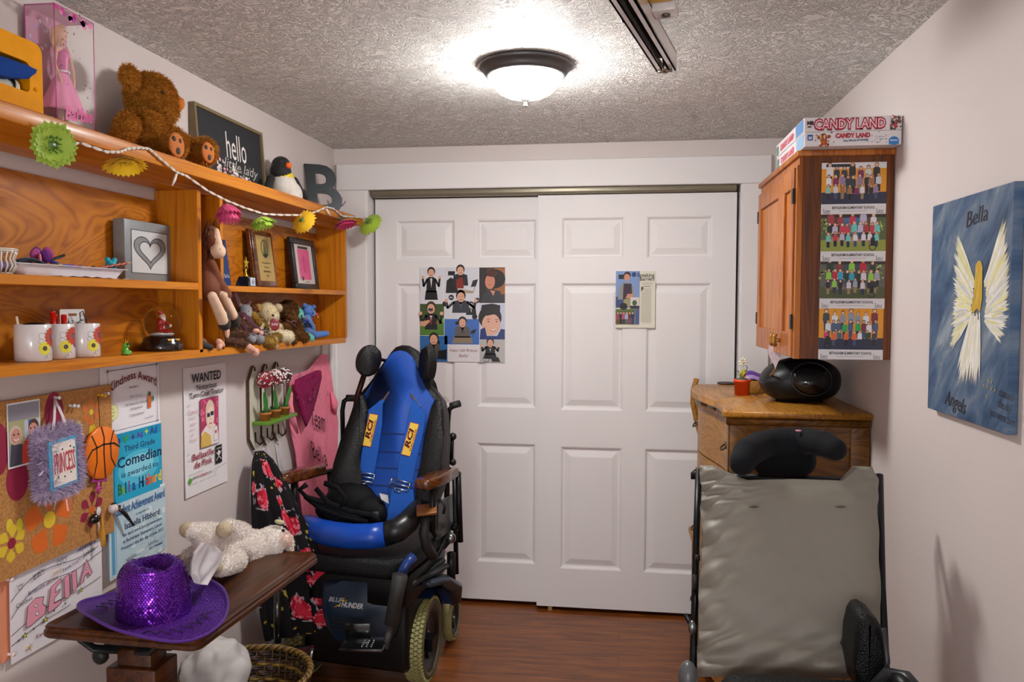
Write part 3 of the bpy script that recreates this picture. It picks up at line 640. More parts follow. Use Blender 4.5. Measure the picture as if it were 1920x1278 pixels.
flower(b, 93, 974, .086, 5, 'd9691c', 'e3c02e', PI/2, .36, .24); flower(b, 22, 1018, .045, 6, 'd9b92e', '8c1c34', .4, .30, .28, 1); flower(b, 172, 955, .049, 6, '8f1b3e', 'd9691c', .4, .26, .2, 2)
flower(b, 171, 772, .038, 6, 'd0702e', 'e3c02e', .6, .28, .2, 1); flower(b, 145, 805, .001, 3, 'd9b92e', 'd9b92e')
for px, py, rx, ry, c in ((33, 900, .035, .048, '8f1b3e'), (102, 776, .034, .056, '8f1b3e'), (-2, 842, .03, .06, '8f1b3e'), (18, 985, .01, .016, 'd9c62e'), (37, 984, .01, .016, 'd9c62e'), (146, 806, .016, .026, 'd9c62e'), (174, 812, .014, .03, 'd9c62e'), (163, 885, .01, .03, 'd9c62e')):
    y, z0 = cw(px, py); b.disc(y, z0, rx, z, c, 'paper', n=24, ry=ry)
tag(b.build('cork_board', None, loc=(XL+.016, 1.7, 1.07)), 'cork notice board printed with orange, yellow and magenta flowers', 'notice board')
# photo pinned on the board
b = MB('photo_print', 'e8e6e8', M=leftwall(0, 0, .022)); p = [cw(11, 757), cw(73, 749), cw(72, 866), cw(14, 880)]
y0, z0 = p[3]; W_ = p[1][0]-p[0][0]; H_ = p[0][1]-p[3][1]
b.M = leftwall(y0, z0, .022, .0); b.box(0, W_, 0, H_, 0, .0006, 'ebe9eb'); q = .0009
b.rect(.003, W_-.003, .004, H_-.004, q, '8f8f9c'); b.rect(.003, W_-.003, H_*.35, H_*.72, q+.0001, 'a8a87c'); b.rect(W_*.5, W_-.003, H_*.4, H_*.7, q+.0002, 'b7c0cc'); b.rect(W_*.62, W_*.86, H_*.52, H_*.7, q+.0003, '3a68b0')
b.disc(W_*.22, H_*.50, W_*.19, q+.0004, 'c9b9b0', ry=H_*.15); b.disc(W_*.24, H_*.48, W_*.15, q+.0005, 'c88f7e', ry=H_*.12); b.poly([(.004, .004), (W_*.5, .004), (W_*.42, H_*.34), (.01, H_*.38)], q+.0003, '4a4852')
b.disc(W_*.78, H_*.57, W_*.16, q+.0006, '5a3a34', ry=H_*.13); b.disc(W_*.76, H_*.53, W_*.14, q+.0007, 'd09484', ry=H_*.11); b.poly([(W_*.4, .005), (W_*.93, .005), (W_*.95, H_*.42), (W_*.6, H_*.46), (W_*.42, H_*.32)], q+.0005, 'd04a2e')
for x, y in ((.24, .45), (.74, .50)): b.stroke([(W_*(x-.06), H_*y-.002), (W_*x, H_*y-.006), (W_*(x+.06), H_*y-.002)], .003, q+.0009, 'f0e6e2'); b.disc(W_*(x-.06), H_*(y+.06), .0022, q+.0009, '3a2a28'); b.disc(W_*(x+.06), H_*(y+.06), .0022, q+.0009, '3a2a28')
tag(b.build('snapshot', None, loc=(XL+.022, y0+W_/2, z0+H_/2)), 'white bordered snapshot of two smiling people on the cork board', 'photo')
# push pins
def pin(px, py, col, name='push_pin', label='', X=XL+.02, group=None):
    P = pX(px, py, X); b = MB('gloss', col); b.lathe([(.0, 0), (.005, 0), (.0035, .003), (.003, .010), (.0052, .012), (.0048, .015), (0, .0155)], P, 12, ax=(1, 0, 0)); b.cyl(P-Vector((.008, 0, 0)), P, .0006, n=6, mat='metal', col='cccccc')
    return tag(b.build(name, None, loc=P), label, 'push pin', group)
pin(103, 745, 'd9d4d0', label='white push pin holding the ribbon of the fluffy PRINCESS sign'); pin(131, 760, 'e2dedd', label='left of the two loose white push pins on the cork board'); pin(138, 761, 'e2dedd', label='right of the two loose white push pins on the cork board')
pin(184, 740, 'd9a82a', label='yellow push pin holding the string of the orange basketball, left of two'); pin(190, 741, 'd9a82a', label='yellow push pin beside the one holding the basketball string'); pin(196, 737, 'e6dcdc', label='white push pin at the top right corner of the cork board', X=XL+.02)
pin(13, 1086, 'e8d8d0', label='white push pin in the upper end of the salmon paper strip', X=XL+.004); pin(16, 1226, 'e8d8d0', label='white push pin in the lower end of the salmon paper strip', X=XL+.004)
# princess sign
P = pX(104, 864, CX+.022); t = thing('door_sign', 'fluffy lavender framed PRINCESS sign hanging by a white ribbon', 'sign', P)
Mp = leftwall(P.y, P.z, CX+.028-XL, .04)
hw, hh = .047, .064; prims = []
for i in range(8):
    u = -1+2*i/7
    prims += [('e', Mp @ Vector((u*hw, hh, 0)), .019, 'bfb0cc'), ('e', Mp @ Vector((u*hw, -hh, 0)), .019, 'bfb0cc'), ('e', Mp @ Vector((hw, u*hh, 0)), .019, 'bcacc8'), ('e', Mp @ Vector((-hw, u*hh, 0)), .019, 'ab9abb')]
organic('feather_frame', prims, t, vox=.004, fur=9000, flen=.017, fw=.0009, droop=.15)
b = MB('satin', 'd8cfc8', M=Mp @ Matrix.Translation((-.010, 0, .018))); b.box(-.047, .047, -.060, .060, 0, .008, '4aa6cc', bev=.002)
q = .0085; b.poly([(-.040+.0025*math.sin(k), -.046+.0025*math.cos(k*1.7)) if False else ((-.040 if k in (0, 3) else .040), (-.052 if k < 2 else .052)) for k in range(4)], q, 'e9dfd6')
b.text('PRINCESS', 0, -.022, .070, q+.0004, 'a8243a', al='CENTER', fit=.072, bold=.0, wob=.02); b.text('PRINCESS', .001, -.022, .070, q+.0006, 'c4485a', al='CENTER', fit=.072)
for x, y in ((-.024, -.030), (-.002, -.034), (.02, -.028), (.022, .036), (-.006, .034), (-.026, .026), (.034, .03)): b.disc(x, y, .0026, q+.0004, '1f2a2a', n=10)
b.build('sign_plaque', t)
r = random.Random(4); b = MB('metal', 'e8e0ea')
for i in range(60):
    a = r.uniform(0, 2*PI); p0 = Mp @ Vector((math.cos(a)*hw*1.1, math.sin(a)*hh*1.15, .01)); p1 = p0+(Mp.to_3x3() @ Vector((math.cos(a)*.035, math.sin(a)*.04-.008, r.uniform(0, .02)))); b.tube([p0, (p0+p1)/2+Vector((.004, 0, .004)), p1], .0004, 4, smooth=False)
b.build('tinsel', t, kind='stuff')
pp = pX(103, 747, CX+.006); b = MB('fabric', 'ddd0d4')
for sx in (-.036, .022): 
    e = Mp @ Vector((sx, hh-.002, .016)); b.tube([pp, pp.lerp(e, .5)+Vector((.003, 0, 0)), e], .0055, 6, flat=.2, up=(1, 0, 0))
b.build('ribbon', t)
# basketball
P = pX(190, 848, CX+.014); t = thing('basketball_ornament', 'flat orange wooden basketball hanging on a string from the cork board', 'ornament', P)
Mp = leftwall(P.y, P.z, CX+.012-XL)
b = MB('satin', 'f07a10', M=Mp); b.lathe([(0, -.004), (.066, -.004), (.0705, 0), (.0705, .005), (.067, .008), (0, .008)], n=48); q = .0087
K = '1c120c'; b.stroke([(-.006, .070), (.004, .04), (.002, 0), (.006, -.069)], .0045, q, K); b.stroke([(-.069, -.012), (-.045, .014), (0, .022), (.045, .018), (.069, .004)], .0045, q, K)
b.stroke([(-.045, .052), (-.027, .02), (-.027, -.02), (-.04, -.056)], .0038, q, K); b.stroke([(.045, .054), (.03, .02), (.032, -.02), (.05, -.048)], .0038, q, K); b.build('disc', t)
MB('fabric', '3a2f26').tube([pX(184, 742, CX+.006), pX(187, 790, CX+.012), pX(187, 802, CX+.012)], .0011, 6).build('string', t)
# key fobs below
P = pX(185, 905, CX+.010); b = MB('satin', 'c2389e'); 
for a, c_ in (((172, 902), (198, 900)), ((178, 882), (174, 904)), ((196, 880), (198, 902)), ((185, 902), (184, 925)), ((180, 915), (190, 915))): b.tube([pX(*a, CX+.01), pX(*c_, CX+.01)], .0042, 8, flat=.6)
b.tube([pX(184, 922, CX+.01), pX(180, 950, CX+.01)], .0014, 6, col='7a1c3e')
tag(b.build('plastic_charm', None, loc=P), 'magenta plastic charm dangling below the orange basketball', 'charm')
P = pX(178, 972, CX+.012); b = MB('gloss', '14120f'); b.ell(P, (.012, .017, .014)); b.tube([pX(182, 950, CX+.01), P], .001, 5, col='555555'); b.ell(pX(185, 958, CX+.02), (.004, .008, .012), 'd8d4d4'); b.tube([pX(183, 972, CX+.018), pX(186, 985, CX+.018), pX(185, 995, CX+.014)], .0022, 6, col='cfcbd0')
tag(b.build('key_ring', None, loc=P), 'black ball and silver key ring hanging at the lower right of the board', 'key ring')
b = MB('satin', 'cf9220'); b.tube([pX(190, 965, CX+.01), pX(191, 985, CX+.01), pX(193, 1010, CX+.01), pX(193, 1024, CX+.01)], [.003, .0065, .008, .006], 10, flat=.5, up=(0, 1, 0)); tag(b.build('tassel', None, loc=pX(192, 990, CX+.01)), 'mustard yellow tassel hanging at the right edge of the cork board', 'tassel')
P = pX(212, 953, XL+.03); t = thing('baseball_ornament', 'small baseball and black bat ornament pinned beside the cork board', 'ornament', P)
b = MB('satin', 'd8d0cc'); b.ell(P, .0135); 
for sg in (-1, 1):
    for k in range(7):
        a = -.9+k*.3; c_ = P+Vector((.0128*math.cos(a)*.9, sg*.006*math.cos(a*.6)+.001, .0132*math.sin(a))); b.ell(c_, .0013, 'b02a2a', n=6, m=4)
b.build('ball', t); b = MB('gloss', '1a1614'); b.tube([pX(222, 950, XL+.03), pX(236, 965, XL+.035), pX(250, 984, XL+.04)], [.0065, .006, .0028], 12); b.ell(pX(250, 984, XL+.04), .004); b.ell(pX(213, 944, XL+.03), (.006, .010, .004)); b.build('bat', t)
# ================= flower rack with hooks =================
HR = pX(490, 770, XL+.006); t = thing('hook_rack', 'picket fence shaped wall rack with green shelf, hooks and potted flower balls', 'hook rack', HR)
tops = [((463, 686), (451, 700, 487, 866)), ((487, 684), None), ((509, 678), None)]
for i, (px, py) in enumerate(((463, 686), (487, 683), (509, 677))):
    c = pX(px, py, XL+.006); y = c.y; w = .043
    y = 2.872+.103*i; b = MB('satin', 'c9c7b4', M=leftwall(y, 0, .004)); zt = 1.262
    pr = [(-w, .985), (0, .935), (w, .985), (w, zt-.055), (w*.25, zt-.008), (0, zt), (-w*.25, zt-.008), (-w, zt-.055)]
    b.prism(pr, 0, .012, side='4a2a18'); b.build('picket', t)
    b = MB('darkmetal', '2a201a'); b.tube([(XL+.015, y, zt-.004), (XL+.018, y, zt-.02)], .004, 8); b.build('nail', t)
    b = MB('darkmetal', '241c18'); zz = .985; b.tube([(XL+.016, y, zz+.02), (XL+.018, y, zz-.015), (XL+.035, y, zz-.028), (XL+.048, y, zz-.015), (XL+.05, y, zz)], .0035, 8); b.build('hook', t)
b = MB('satin', '5f8a28'); b.box(XL+.016, XL+.085, 2.845, 3.115, 1.035, 1.049, bev=.002); b.build('ledge', t)
r = random.Random(6)
for i in range(3):
    y = 2.885+.087*i; xx = XL+.052; z0 = 1.0492
    p_ = thing('potted_topiary', ['terracotta pot with red and white flower ball, leftmost on the green rack ledge', 'small terracotta pot with flower ball in the middle of the green rack ledge', 'small terracotta pot with white and maroon flower ball, rightmost on the ledge'][i], 'potted plant', (xx, y, z0), group='topiaries on the rack ledge')
    MB('terracotta', 'b4682c').lathe([(.0, 0), (.019, 0), (.0225, .024), (.0245, .024), (.0245, .032), (.021, .032), (.019, .027), (0, .027)], (xx, y, z0), 24).build('pot', p_)
    b = MB('petal', '2f5a1c'); b.ell((xx, y, z0+.03), (.018, .018, .008))
    for k in range(40): a = r.uniform(0, 6.28); b.cyl((xx+.012*math.cos(a), y+.012*math.sin(a), z0+.032), (xx+.02*math.cos(a), y+.02*math.sin(a), z0+.042+r.uniform(0, .008)), .0014, .0003, n=4)
    b.build('moss', p_)
    zb = z0+[.158, .160, .158][i]; MB('petal', '1f3a18').cyl((xx, y, z0+.03), (xx, y, zb), .0022, n=8).build('stem', p_)
    for k in range(2):
        if i == 1 and k: continue
        sg = -1 if k == 0 else 1; 
        if i == 2: sg = .6
        if k == 1 and i != 0: continue
        if i == 0 and k == 1: continue
        def lf(u, v, sg=sg): L_ = .085; w_ = .014*math.sin(PI*min(1, u*1.02))**.8; return (xx+.006+.012*u+(v-.5)*.006, y+sg*(.006+.04*u**1.4)+(v-.5)*2*w_*.9, z0+.03+L_*u-(v-.5)*sg*w_*.5)
        b = MB('petal', '2f7a2a'); b.grid(lf, 8, 4); b.build('leaf', p_)
    b = MB('petal', '7a1c2a'); c0 = Vector((xx, y, zb)); R_ = .034; b.ell(c0, R_*.86, '4a1c22')
    pal = [['9e1f30', 'c24a50', 'd8ccc8', '7a1828'], ['7a1c2a', 'e0d8d4', '9e2a38', 'e8e0dc'], ['f0ece8', '1a1214', '6a1a28', 'f0ece8']][i]
    for k in range(150):
        zz = 1-2*(k+.5)/150; a = k*2.39996; rr = math.sqrt(1-zz*zz); d = Vector((rr*math.cos(a), rr*math.sin(a), zz)); b.ell(c0+d*R_*.9, (.0052, .0052, .003), r.choice(pal), R=basis(d), n=7, m=4)
    b.build('flower_ball', p_)
# ================= hanging cloth =================
def drape(name, rows, X, folds, amp, col, cfn=None, nu=60, nv=40, mat='fabric', parent=None, th=.003, phase=0, xslope=0, soft=.5, xr=0):
    """cloth hanging from a wall: rows = (left px, left py, right px, right py), top to bottom, folds run down it"""
    L_ = [(pX(a, b_, X), pX(c, d, X+xr*min(1, 1.6*i/(len(rows)-1)))) for i, (a, b_, c, d) in enumerate(rows)]; n = len(L_)-1
    def fn(u, v):
        t = min(v*n, n-1e-6); i = int(t); f = t-i; f = f*f*(3-2*f)*soft+f*(1-soft)
        A = L_[i][0].lerp(L_[i+1][0], f); B_ = L_[i][1].lerp(L_[i+1][1], f); p = A.lerp(B_, u)
        w = (B_-A).length
        k = amp*(math.sin(u*folds*2*PI+phase+math.sin(v*3)*.8)+.5*math.sin(u*folds*4.3*PI+v*5+phase))*(.25+.75*v)*min(1, .4+u*4)*min(1, .4+(1-u)*4)
        return p+Vector((k+amp*1.3+xslope*v, 0, 0))
    b = MB(mat, col); b.grid(fn, nu, nv, cfn=cfn); b.grid(lambda u, v: fn(1-u, v)-Vector((th, 0, 0)), nu, nv, cfn=(lambda u, v: cfn(1-u, v)) if cfn else None)
    return b, fn
b, fn = drape('t', [(600, 664, 612, 664), (575, 694, 619, 700), (541, 706, 625, 745), (540, 750, 632, 790), (541, 800, 630, 860), (552, 850, 636, 900), (560, 925, 640, 960), (570, 1000, 640, 1010)], XL+.02, 3.2, .004, 'f78aa4', nu=50, nv=50, soft=.2)
def onf(u, v, d=.003): p = fn(u, v); return p+Vector((d, 0, 0))
# sleeves: little ruffles at both sides
b.tube([pX(546, 728, XL+.03), pX(543, 760, XL+.045), pX(550, 790, XL+.05), pX(558, 812, XL+.045)], [.008, .014, .014, .005], 10, flat=.4)
b.tube([pX(622, 735, XL+.03), pX(628, 758, XL+.045), pX(630, 776, XL+.03)], [.012, .03, .006], 10, flat=.5)
def on_cloth(b, s_, uc, vc, size, col, fit=None, rot=0, fn=fn, wob=.05, bold=0, d=.0035, W_=None):
    """lettering lying on a draped cloth"""
    vs, fs = text_geo(s_, bold); w = max(v[0] for v in vs); A, B_ = fn(0, vc), fn(1, vc); WW = (B_-A).length; T, U = fn(uc, 0), fn(uc, 1); HH = (T-U).length
    out = []; k = (fit/w) if fit else size
    for v in vs:
        x, y = (v[0]-w/2)*k, v[1]*size; x, y = x*math.cos(rot)-y*math.sin(rot), x*math.sin(rot)+y*math.cos(rot)
        p_ = fn(min(1, max(0, uc+x/WW)), min(1, max(0, vc-y/HH))); out.append(Vector((XL+.037, p_.y, p_.z)))
    b.add(out, fs, col)
on_cloth(b, 'Team', .50, .50, .10, '3a1f2a', fit=.19, d=.009); on_cloth(b, 'Bell a', .50, .675, .12, '3a1f2a', fit=.2, d=.010); on_cloth(b, '2 L', .80, .30, .04, '3a1f2a'); on_cloth(b, '(Love)', .52, .86, .06, '5a2a3a', fit=.13, d=.01)
ts = tag(b.build('t_shirt', None, loc=pX(590, 790, XL+.02)), 'pink hand lettered Team Bella t-shirt hanging on the wall by the closet', 't-shirt')
# magenta bandana in its neck
bd = [(553, 712), (566, 706), (580, 700), (592, 694), (601, 694), (602, 706), (594, 740), (584, 775), (573, 801), (565, 780), (556, 745), (551, 728)]
b = MB('fabric', '8c1850'); 
pts = [pX(x, y, XL+.052) for x, y in bd]; c0 = sum(pts, Vector())/len(pts)
fr = [p.lerp(c0, .0) for p in pts]; rings_ = [(1, 0), (.94, .008), (.7, .004), (.5, .010), (.25, .006), (.05, .009)]
vs = []; fs = []; n = len(pts)
for s_, dx in rings_:
    for p in pts: q_ = c0+(p-c0)*s_; vs.append(q_+Vector((dx, 0, 0)))
for i in range(len(rings_)-1):
    for k in range(n): fs.append((i*n+k, i*n+(k+1) % n, (i+1)*n+(k+1) % n, (i+1)*n+k))
fs.append(tuple(k for k in range(n-1, -1, -1))); fs.append(tuple((len(rings_)-1)*n+k for k in range(n))); b.add(vs, fs, smooth=True)
r = random.Random(11); b.M = leftwall(0, 0, .071)
for k in range(46):
    x, y = r.uniform(555, 600), r.uniform(703, 770)
    if y > 700+(x-551)*0+60 and (x < 562 or x > 590): continue
    Y_, Z_ = lw(x, y, XL+.071); ring(b, Y_, Z_, r.uniform(.005, .011), .0028, 0, r.choice(['4a0c2c', 'c06a98', 'd88ab4', '3c0a26']), 8, r.uniform(0, 3), r.uniform(3.5, 6), ry=r.uniform(.003, .012))
b.M = Matrix(); tag(b.build('bandana', None, loc=c0), 'dark magenta paisley bandana hung over the front of the pink shirt', 'bandana')
# white scarves
for i, (lb, rws) in enumerate((('white scarf hanging from the middle hook of the flower rack', [(492, 838, 495, 838), (488, 846, 502, 842), (494, 870, 512, 866), (506, 910, 524, 905), (518, 950, 532, 948)]), ('white scarf hanging from the right hook of the flower rack', [(510, 830, 514, 830), (512, 835, 524, 830), (517, 870, 531, 866), (528, 920, 541, 915), (537, 960, 549, 955)]))):
    b, f_ = drape('s', rws, XL+.04+.004*i, 1.6, .006, 'cfc9cc', nu=24, nv=24); tag(b.build('scarf', None, loc=pX(rws[2][0], rws[2][1], XL+.05)), lb, 'scarf', 'white scarves on the rack hooks')
# black floral robe
r = random.Random(21); blobs = [(.62, .17, .10, .05), (.75, .25, .07, .045), (.3, .30, .09, .06), (.68, .44, .10, .06), (.25, .52, .10, .05), (.78, .62, .09, .055), (.86, .78, .08, .05), (.45, .68, .06, .03), (.12, .25, .06, .04), (.62, .33, .05, .02), (.88, .9, .13, .07), (.82, .68, .12, .055), (.55, .84, .10, .05), (.5, .12, .05, .03), (.15, .72, .06, .03)]
rwsF = [(468, 846, 484, 844), (460, 868, 500, 860), (456, 920, 524, 900), (455, 960, 546, 950), (456, 1010, 572, 1000), (458, 1060, 590, 1050), (462, 1110, 600, 1100), (466, 1160, 604, 1150), (472, 1200, 606, 1180)]
def floral(u, v):
    w = noise.noise(Vector((u*9, v*16, 3)))*.35
    for x, y, a, c in blobs:
        d = math.hypot((u-x)/a/1.35, (v-y)/c/1.15)+w*1.2
        if d < .5: return 'd8324a'
        if d < .85: return 'c01f38' if noise.noise(Vector((u*30, v*60, 1))) > -.05 else 'e8808c'
        if d < 1.12: return 'b9aab4' if noise.noise(Vector((u*22, v*40, 7))) > .2 else '1d1b1e'
    if noise.noise(Vector((u*14, v*26, 9))) > .55: return 'b8a838'
    if noise.noise(Vector((u*18+5, v*30, 19))) > .55: return '77757f'
    return '1d1b1e'
b, f_ = drape('f', rwsF, XL+.035, 3.3, .016, '1d1b1e', cfn=floral, nu=120, nv=150, xslope=.03, phase=1, xr=.24)
tag(b.build('robe', None, loc=pX(510, 1000, XL+.06)), 'black robe with red and pink flowers hanging from the left hook of the rack', 'robe')
# ================= things on the wall shelf =================
def mapped(src, dst, fn, smooth=False):
    """carry flat artwork onto a curved surface"""
    k = len(dst.v); dst.v += [dst.M @ Vector(fn(v.x, v.y, v.z)) for v in src.v]
    for f, c, m_ in zip(src.f, src.c, src.m): dst.f.append([i+k for i in f]); dst.c.append(c); dst.m.append(m_); dst.s.append(smooth)
def on_shelf(px, py, X, z0): P = pX(px, py, X); return Vector((P.x, P.y, z0))
TOP = ZT1+.0005
# --- yellow toy
X1 = -1.285
def L2(px, py, X=X1): return lw(px, py, X)
t = thing('toy_playset', 'yellow plastic toy frame with blue flap at the left end of the top shelf', 'toy', pX(40, 205, -1.32))
M = Matrix(((0, 0, 1, X1), (1, 0, 0, 0), (0, 1, 0, 0), (0, 0, 0, 1)))
yL = L2(0, 100)[0]-.12; yR = L2(80, 150)[0]; zt_ = 2.075
def rr2(x0, x1, y0, y1, r, n=6):
    pts = []
    for cx_, cy_, a in ((x1-r, y0+r, -PI/2), (x1-r, y1-r, 0), (x0+r, y1-r, PI/2), (x0+r, y0+r, PI)):
        for k in range(n+1): b_ = a+PI/2*k/n; pts.append((cx_+r*math.cos(b_), cy_+r*math.sin(b_)))
    return pts
b = MB('toy', 'e89a06', M=M); o_ = rr2(yL, yR, TOP, zt_, .022); i_ = rr2(yL+.022, L2(56, 150)[0], L2(50, 172)[1], L2(50, 116)[1], .012)
n = len(o_); vs = [(p[0], p[1], 0) for p in o_]+[(p[0], p[1], 0) for p in i_]+[(p[0], p[1], -.055) for p in o_]+[(p[0], p[1], -.055) for p in i_]
fs = []
for k in range(n):
    j = (k+1) % n; fs += [(k, j, n+j, n+k), (2*n+j, 2*n+k, 3*n+k, 3*n+j), (j, k, 2*n+k, 2*n+j), (n+k, n+j, 3*n+j, 3*n+k)]
b.add(vs, fs); y_, z_ = L2(67, 168); b.ell((y_, z_, .002), (.0045, .0045, .003)); b.build('frame', t)
b = MB('fabric', '123f8f', M=M); q_ = [L2(-60, 92), L2(-2, 107), L2(46, 124), L2(63, 131), L2(58, 138), L2(47, 148), L2(36, 145), L2(20, 148), L2(0, 143), L2(-60, 130)]; b.prismb(q_, -.045, .012, .004); b.build('flap', t)
b = MB('plastic', 'd8d2c4', M=M); ya_, za_ = L2(-40, 160); yb_, zb_ = L2(38, 160); b.cyl((ya_, za_, -.028), (yb_+.01, zb_-.001, -.028), .021, .019); b.cyl((yb_-.008, zb_, -.028), (yb_-.004, zb_, -.028), .022, col='141414'); b.ell((yb_+.01, zb_-.001, -.028), (.004, .019, .019)); b.build('drum', t)
P = on_shelf(93, 200, -1.33, TOP+.021); b = MB('plastic', 'ddd6c2'); b.cyl(P-Vector((.008, 0, 0)), P+Vector((.006, 0, 0)), .017, n=24); b.tube([P+Vector((.001, .018*math.cos(a), .018*math.sin(a))) for a in [2*PI*k/24 for k in range(24)]], .0028, 6, '151515', closed=True); b.build('wheel', t)
# --- doll in a clear box
bx0, bx1, by0, by1, bz0, bz1 = -1.402, -1.325, 1.728, 1.868, TOP, 2.206
t = thing('doll_box', 'clear and pink boxed fashion doll in a pink gown on the top shelf', 'doll box', ((bx0+bx1)/2, (by0+by1)/2, TOP))
b = MB('paper', 'c98aa8'); b.box(bx0, bx0+.002, by0, by1, bz0, bz1); b.box(bx0, bx1-.001, by0, by1, bz0, bz0+.003, 'b04a86'); b.box(bx0, bx1-.001, by0, by1, bz1-.0025, bz1, 'd9b0c4')
r = random.Random(2)
for i in range(70): y, z = r.uniform(by0+.01, by1-.01), r.uniform(bz0+.02, bz1-.01); MBv = [(bx0+.0026+i*.00001, y+a, z+c) for a, c in ((-.006, 0), (0, -.006), (.006, 0), (0, .006))]; b.add(MBv, [(0, 1, 2, 3)], r.choice(['e6c4d6', 'c4b4e0', 'd96aa8', 'b49ad8', 'f0dce8']))
b.build('backing_card', t)
b = MB('satin', 'c83f92')
for (x, y) in ((bx1, by0), (bx1, by1), (bx0, by0), (bx0, by1)): b.cyl((x-.0006, y, bz0), (x-.0006, y, bz1), .0011, n=6)
for z in (bz0, bz1): 
    b.cyl((bx1, by0, z), (bx1, by1, z), .001, n=6); b.cyl((bx0, by0, z), (bx1, by0, z), .001, n=6); b.cyl((bx0, by1, z), (bx1, by1, z), .001, n=6)
b.build('box_edges', t)
b = MB('clearfilm', 'ffffff'); b.add([(bx1, by0, bz0), (bx1, by1, bz0), (bx1, by1, bz1), (bx1, by0, bz1)], [(0, 1, 2, 3)]); b.add([(bx0, by0, bz0), (bx1, by0, bz0), (bx1, by0, bz1), (bx0, by0, bz1)], [(0, 1, 2, 3)])
b.build('clear_window', t)
b = MB('photo_print', 'd24a96', M=Matrix(((0, 0, 1, bx1+.0008), (1, 0, 0, by0), (0, 1, 0, bz0), (0, 0, 0, 1))))
b.text('Barbie', .078, .048, .046, 0, 'd23a8e', al='CENTER', bold=.03, rot=.12, shear=.25, sx=.85); b.text('MAKE A WISH', .075, .018, .016, 0, '3a2a4a', al='CENTER', bold=.02); 
for i in range(26): x, y = r.uniform(.005, .135), r.uniform(.1, .315); star(b, x, y, r.uniform(.003, .006), 0, r.choice(['2a1f3a', 'd24a96', '8a5ab0', '3a2a3a']), 4, .25)
for i in range(16): b.disc(r.uniform(.004, .136), bz1-bz0-r.uniform(.004, .02), r.uniform(.003, .008), .0001, r.choice(['d23a8e', 'e884b8', 'b04aa0']))
b.build('printed_wrap', t)
dl = Vector((-1.365, 1.805, TOP))
prims = [('e', dl+Vector((.0, 0, .262)), (.0125, .012, .017), 'e0aa8a'), ('c', dl+Vector((0, 0, .225)), dl+Vector((0, 0, .25)), .006, .005, 'e0aa8a'),
 ('c', dl+Vector((0, -.014, .222)), dl+Vector((0, .014, .222)), .008, .008, 'e0aa8a'), ('c', dl+Vector((0, 0, .17)), dl+Vector((0, 0, .212)), .012, .015, 'd14a98'), ('e', dl+Vector((.008, 0, .21)), (.009, .014, .009), 'd861a4'),
 ('c', dl+Vector((0, -.020, .22)), dl+Vector((.004, -.033, .18)), .0048, .004, 'dba587'), ('c', dl+Vector((.004, -.033, .18)), dl+Vector((.012, -.024, .145)), .004, .0035, 'dba587'), ('e', dl+Vector((.012, -.023, .140)), (.004, .004, .007), 'dba587'),
 ('c', dl+Vector((0, .020, .22)), dl+Vector((.004, .032, .18)), .0048, .004, 'dba587'), ('c', dl+Vector((.004, .032, .18)), dl+Vector((.012, .024, .145)), .004, .0035, 'dba587'), ('e', dl+Vector((.012, .023, .140)), (.004, .004, .007), 'dba587'),
 ('c', dl+Vector((0, -.01, .07)), dl+Vector((0, -.008, .02)), .007, .005, 'dba587'), ('c', dl+Vector((0, .01, .07)), dl+Vector((0, .008, .02)), .007, .005, 'dba587')]
d_ = organic('doll', prims, t, vox=.0022, smooth=2, mat='satin')
b = MB('velvet', 'e884b4'); 
b.grid(lambda u, v: dl+Vector(((.012+.052*v**.8+.003*math.sin(u*2*PI*9)*v)*math.cos(2*PI*u)*.55, (.012+.056*v**.8+.003*math.sin(u*2*PI*9)*v)*math.sin(2*PI*u), .168-.10*v)), 54, 10)
b.tube([dl+Vector((.013*math.cos(a), .014*math.sin(a), .168)) for a in [2*PI*k/16 for k in range(16)]], .003, 6, 'f0dfe6', closed=True); b.build('gown', d_)
b = MB('satin', 'd9b25e'); c_ = dl+Vector((-.003, 0, .268))
for k in range(26):
    a = -PI*.95+k*PI*1.9/25; b.tube([c_+Vector((.004, 0, .012)), c_+Vector((-.012*abs(math.cos(a/2)), .013*math.sin(a), .002)), c_+Vector((-.010, .017*math.sin(a), -.03)), c_+Vector((-.006, .016*math.sin(a), -.055))], [.004, .0045, .004, .002], 6)
b.build('hair', d_)
b = MB('gloss', '2a3a6a'); 
for s_ in (-1, 1): b.ell(dl+Vector((.0118, s_*.0048, .264)), (.0012, .0019, .0013), n=8, m=5)
b.ell(dl+Vector((.0118, 0, .2535)), (.0012, .0028, .001), 'c23050', n=8, m=5); b.build('face_paint', d_)
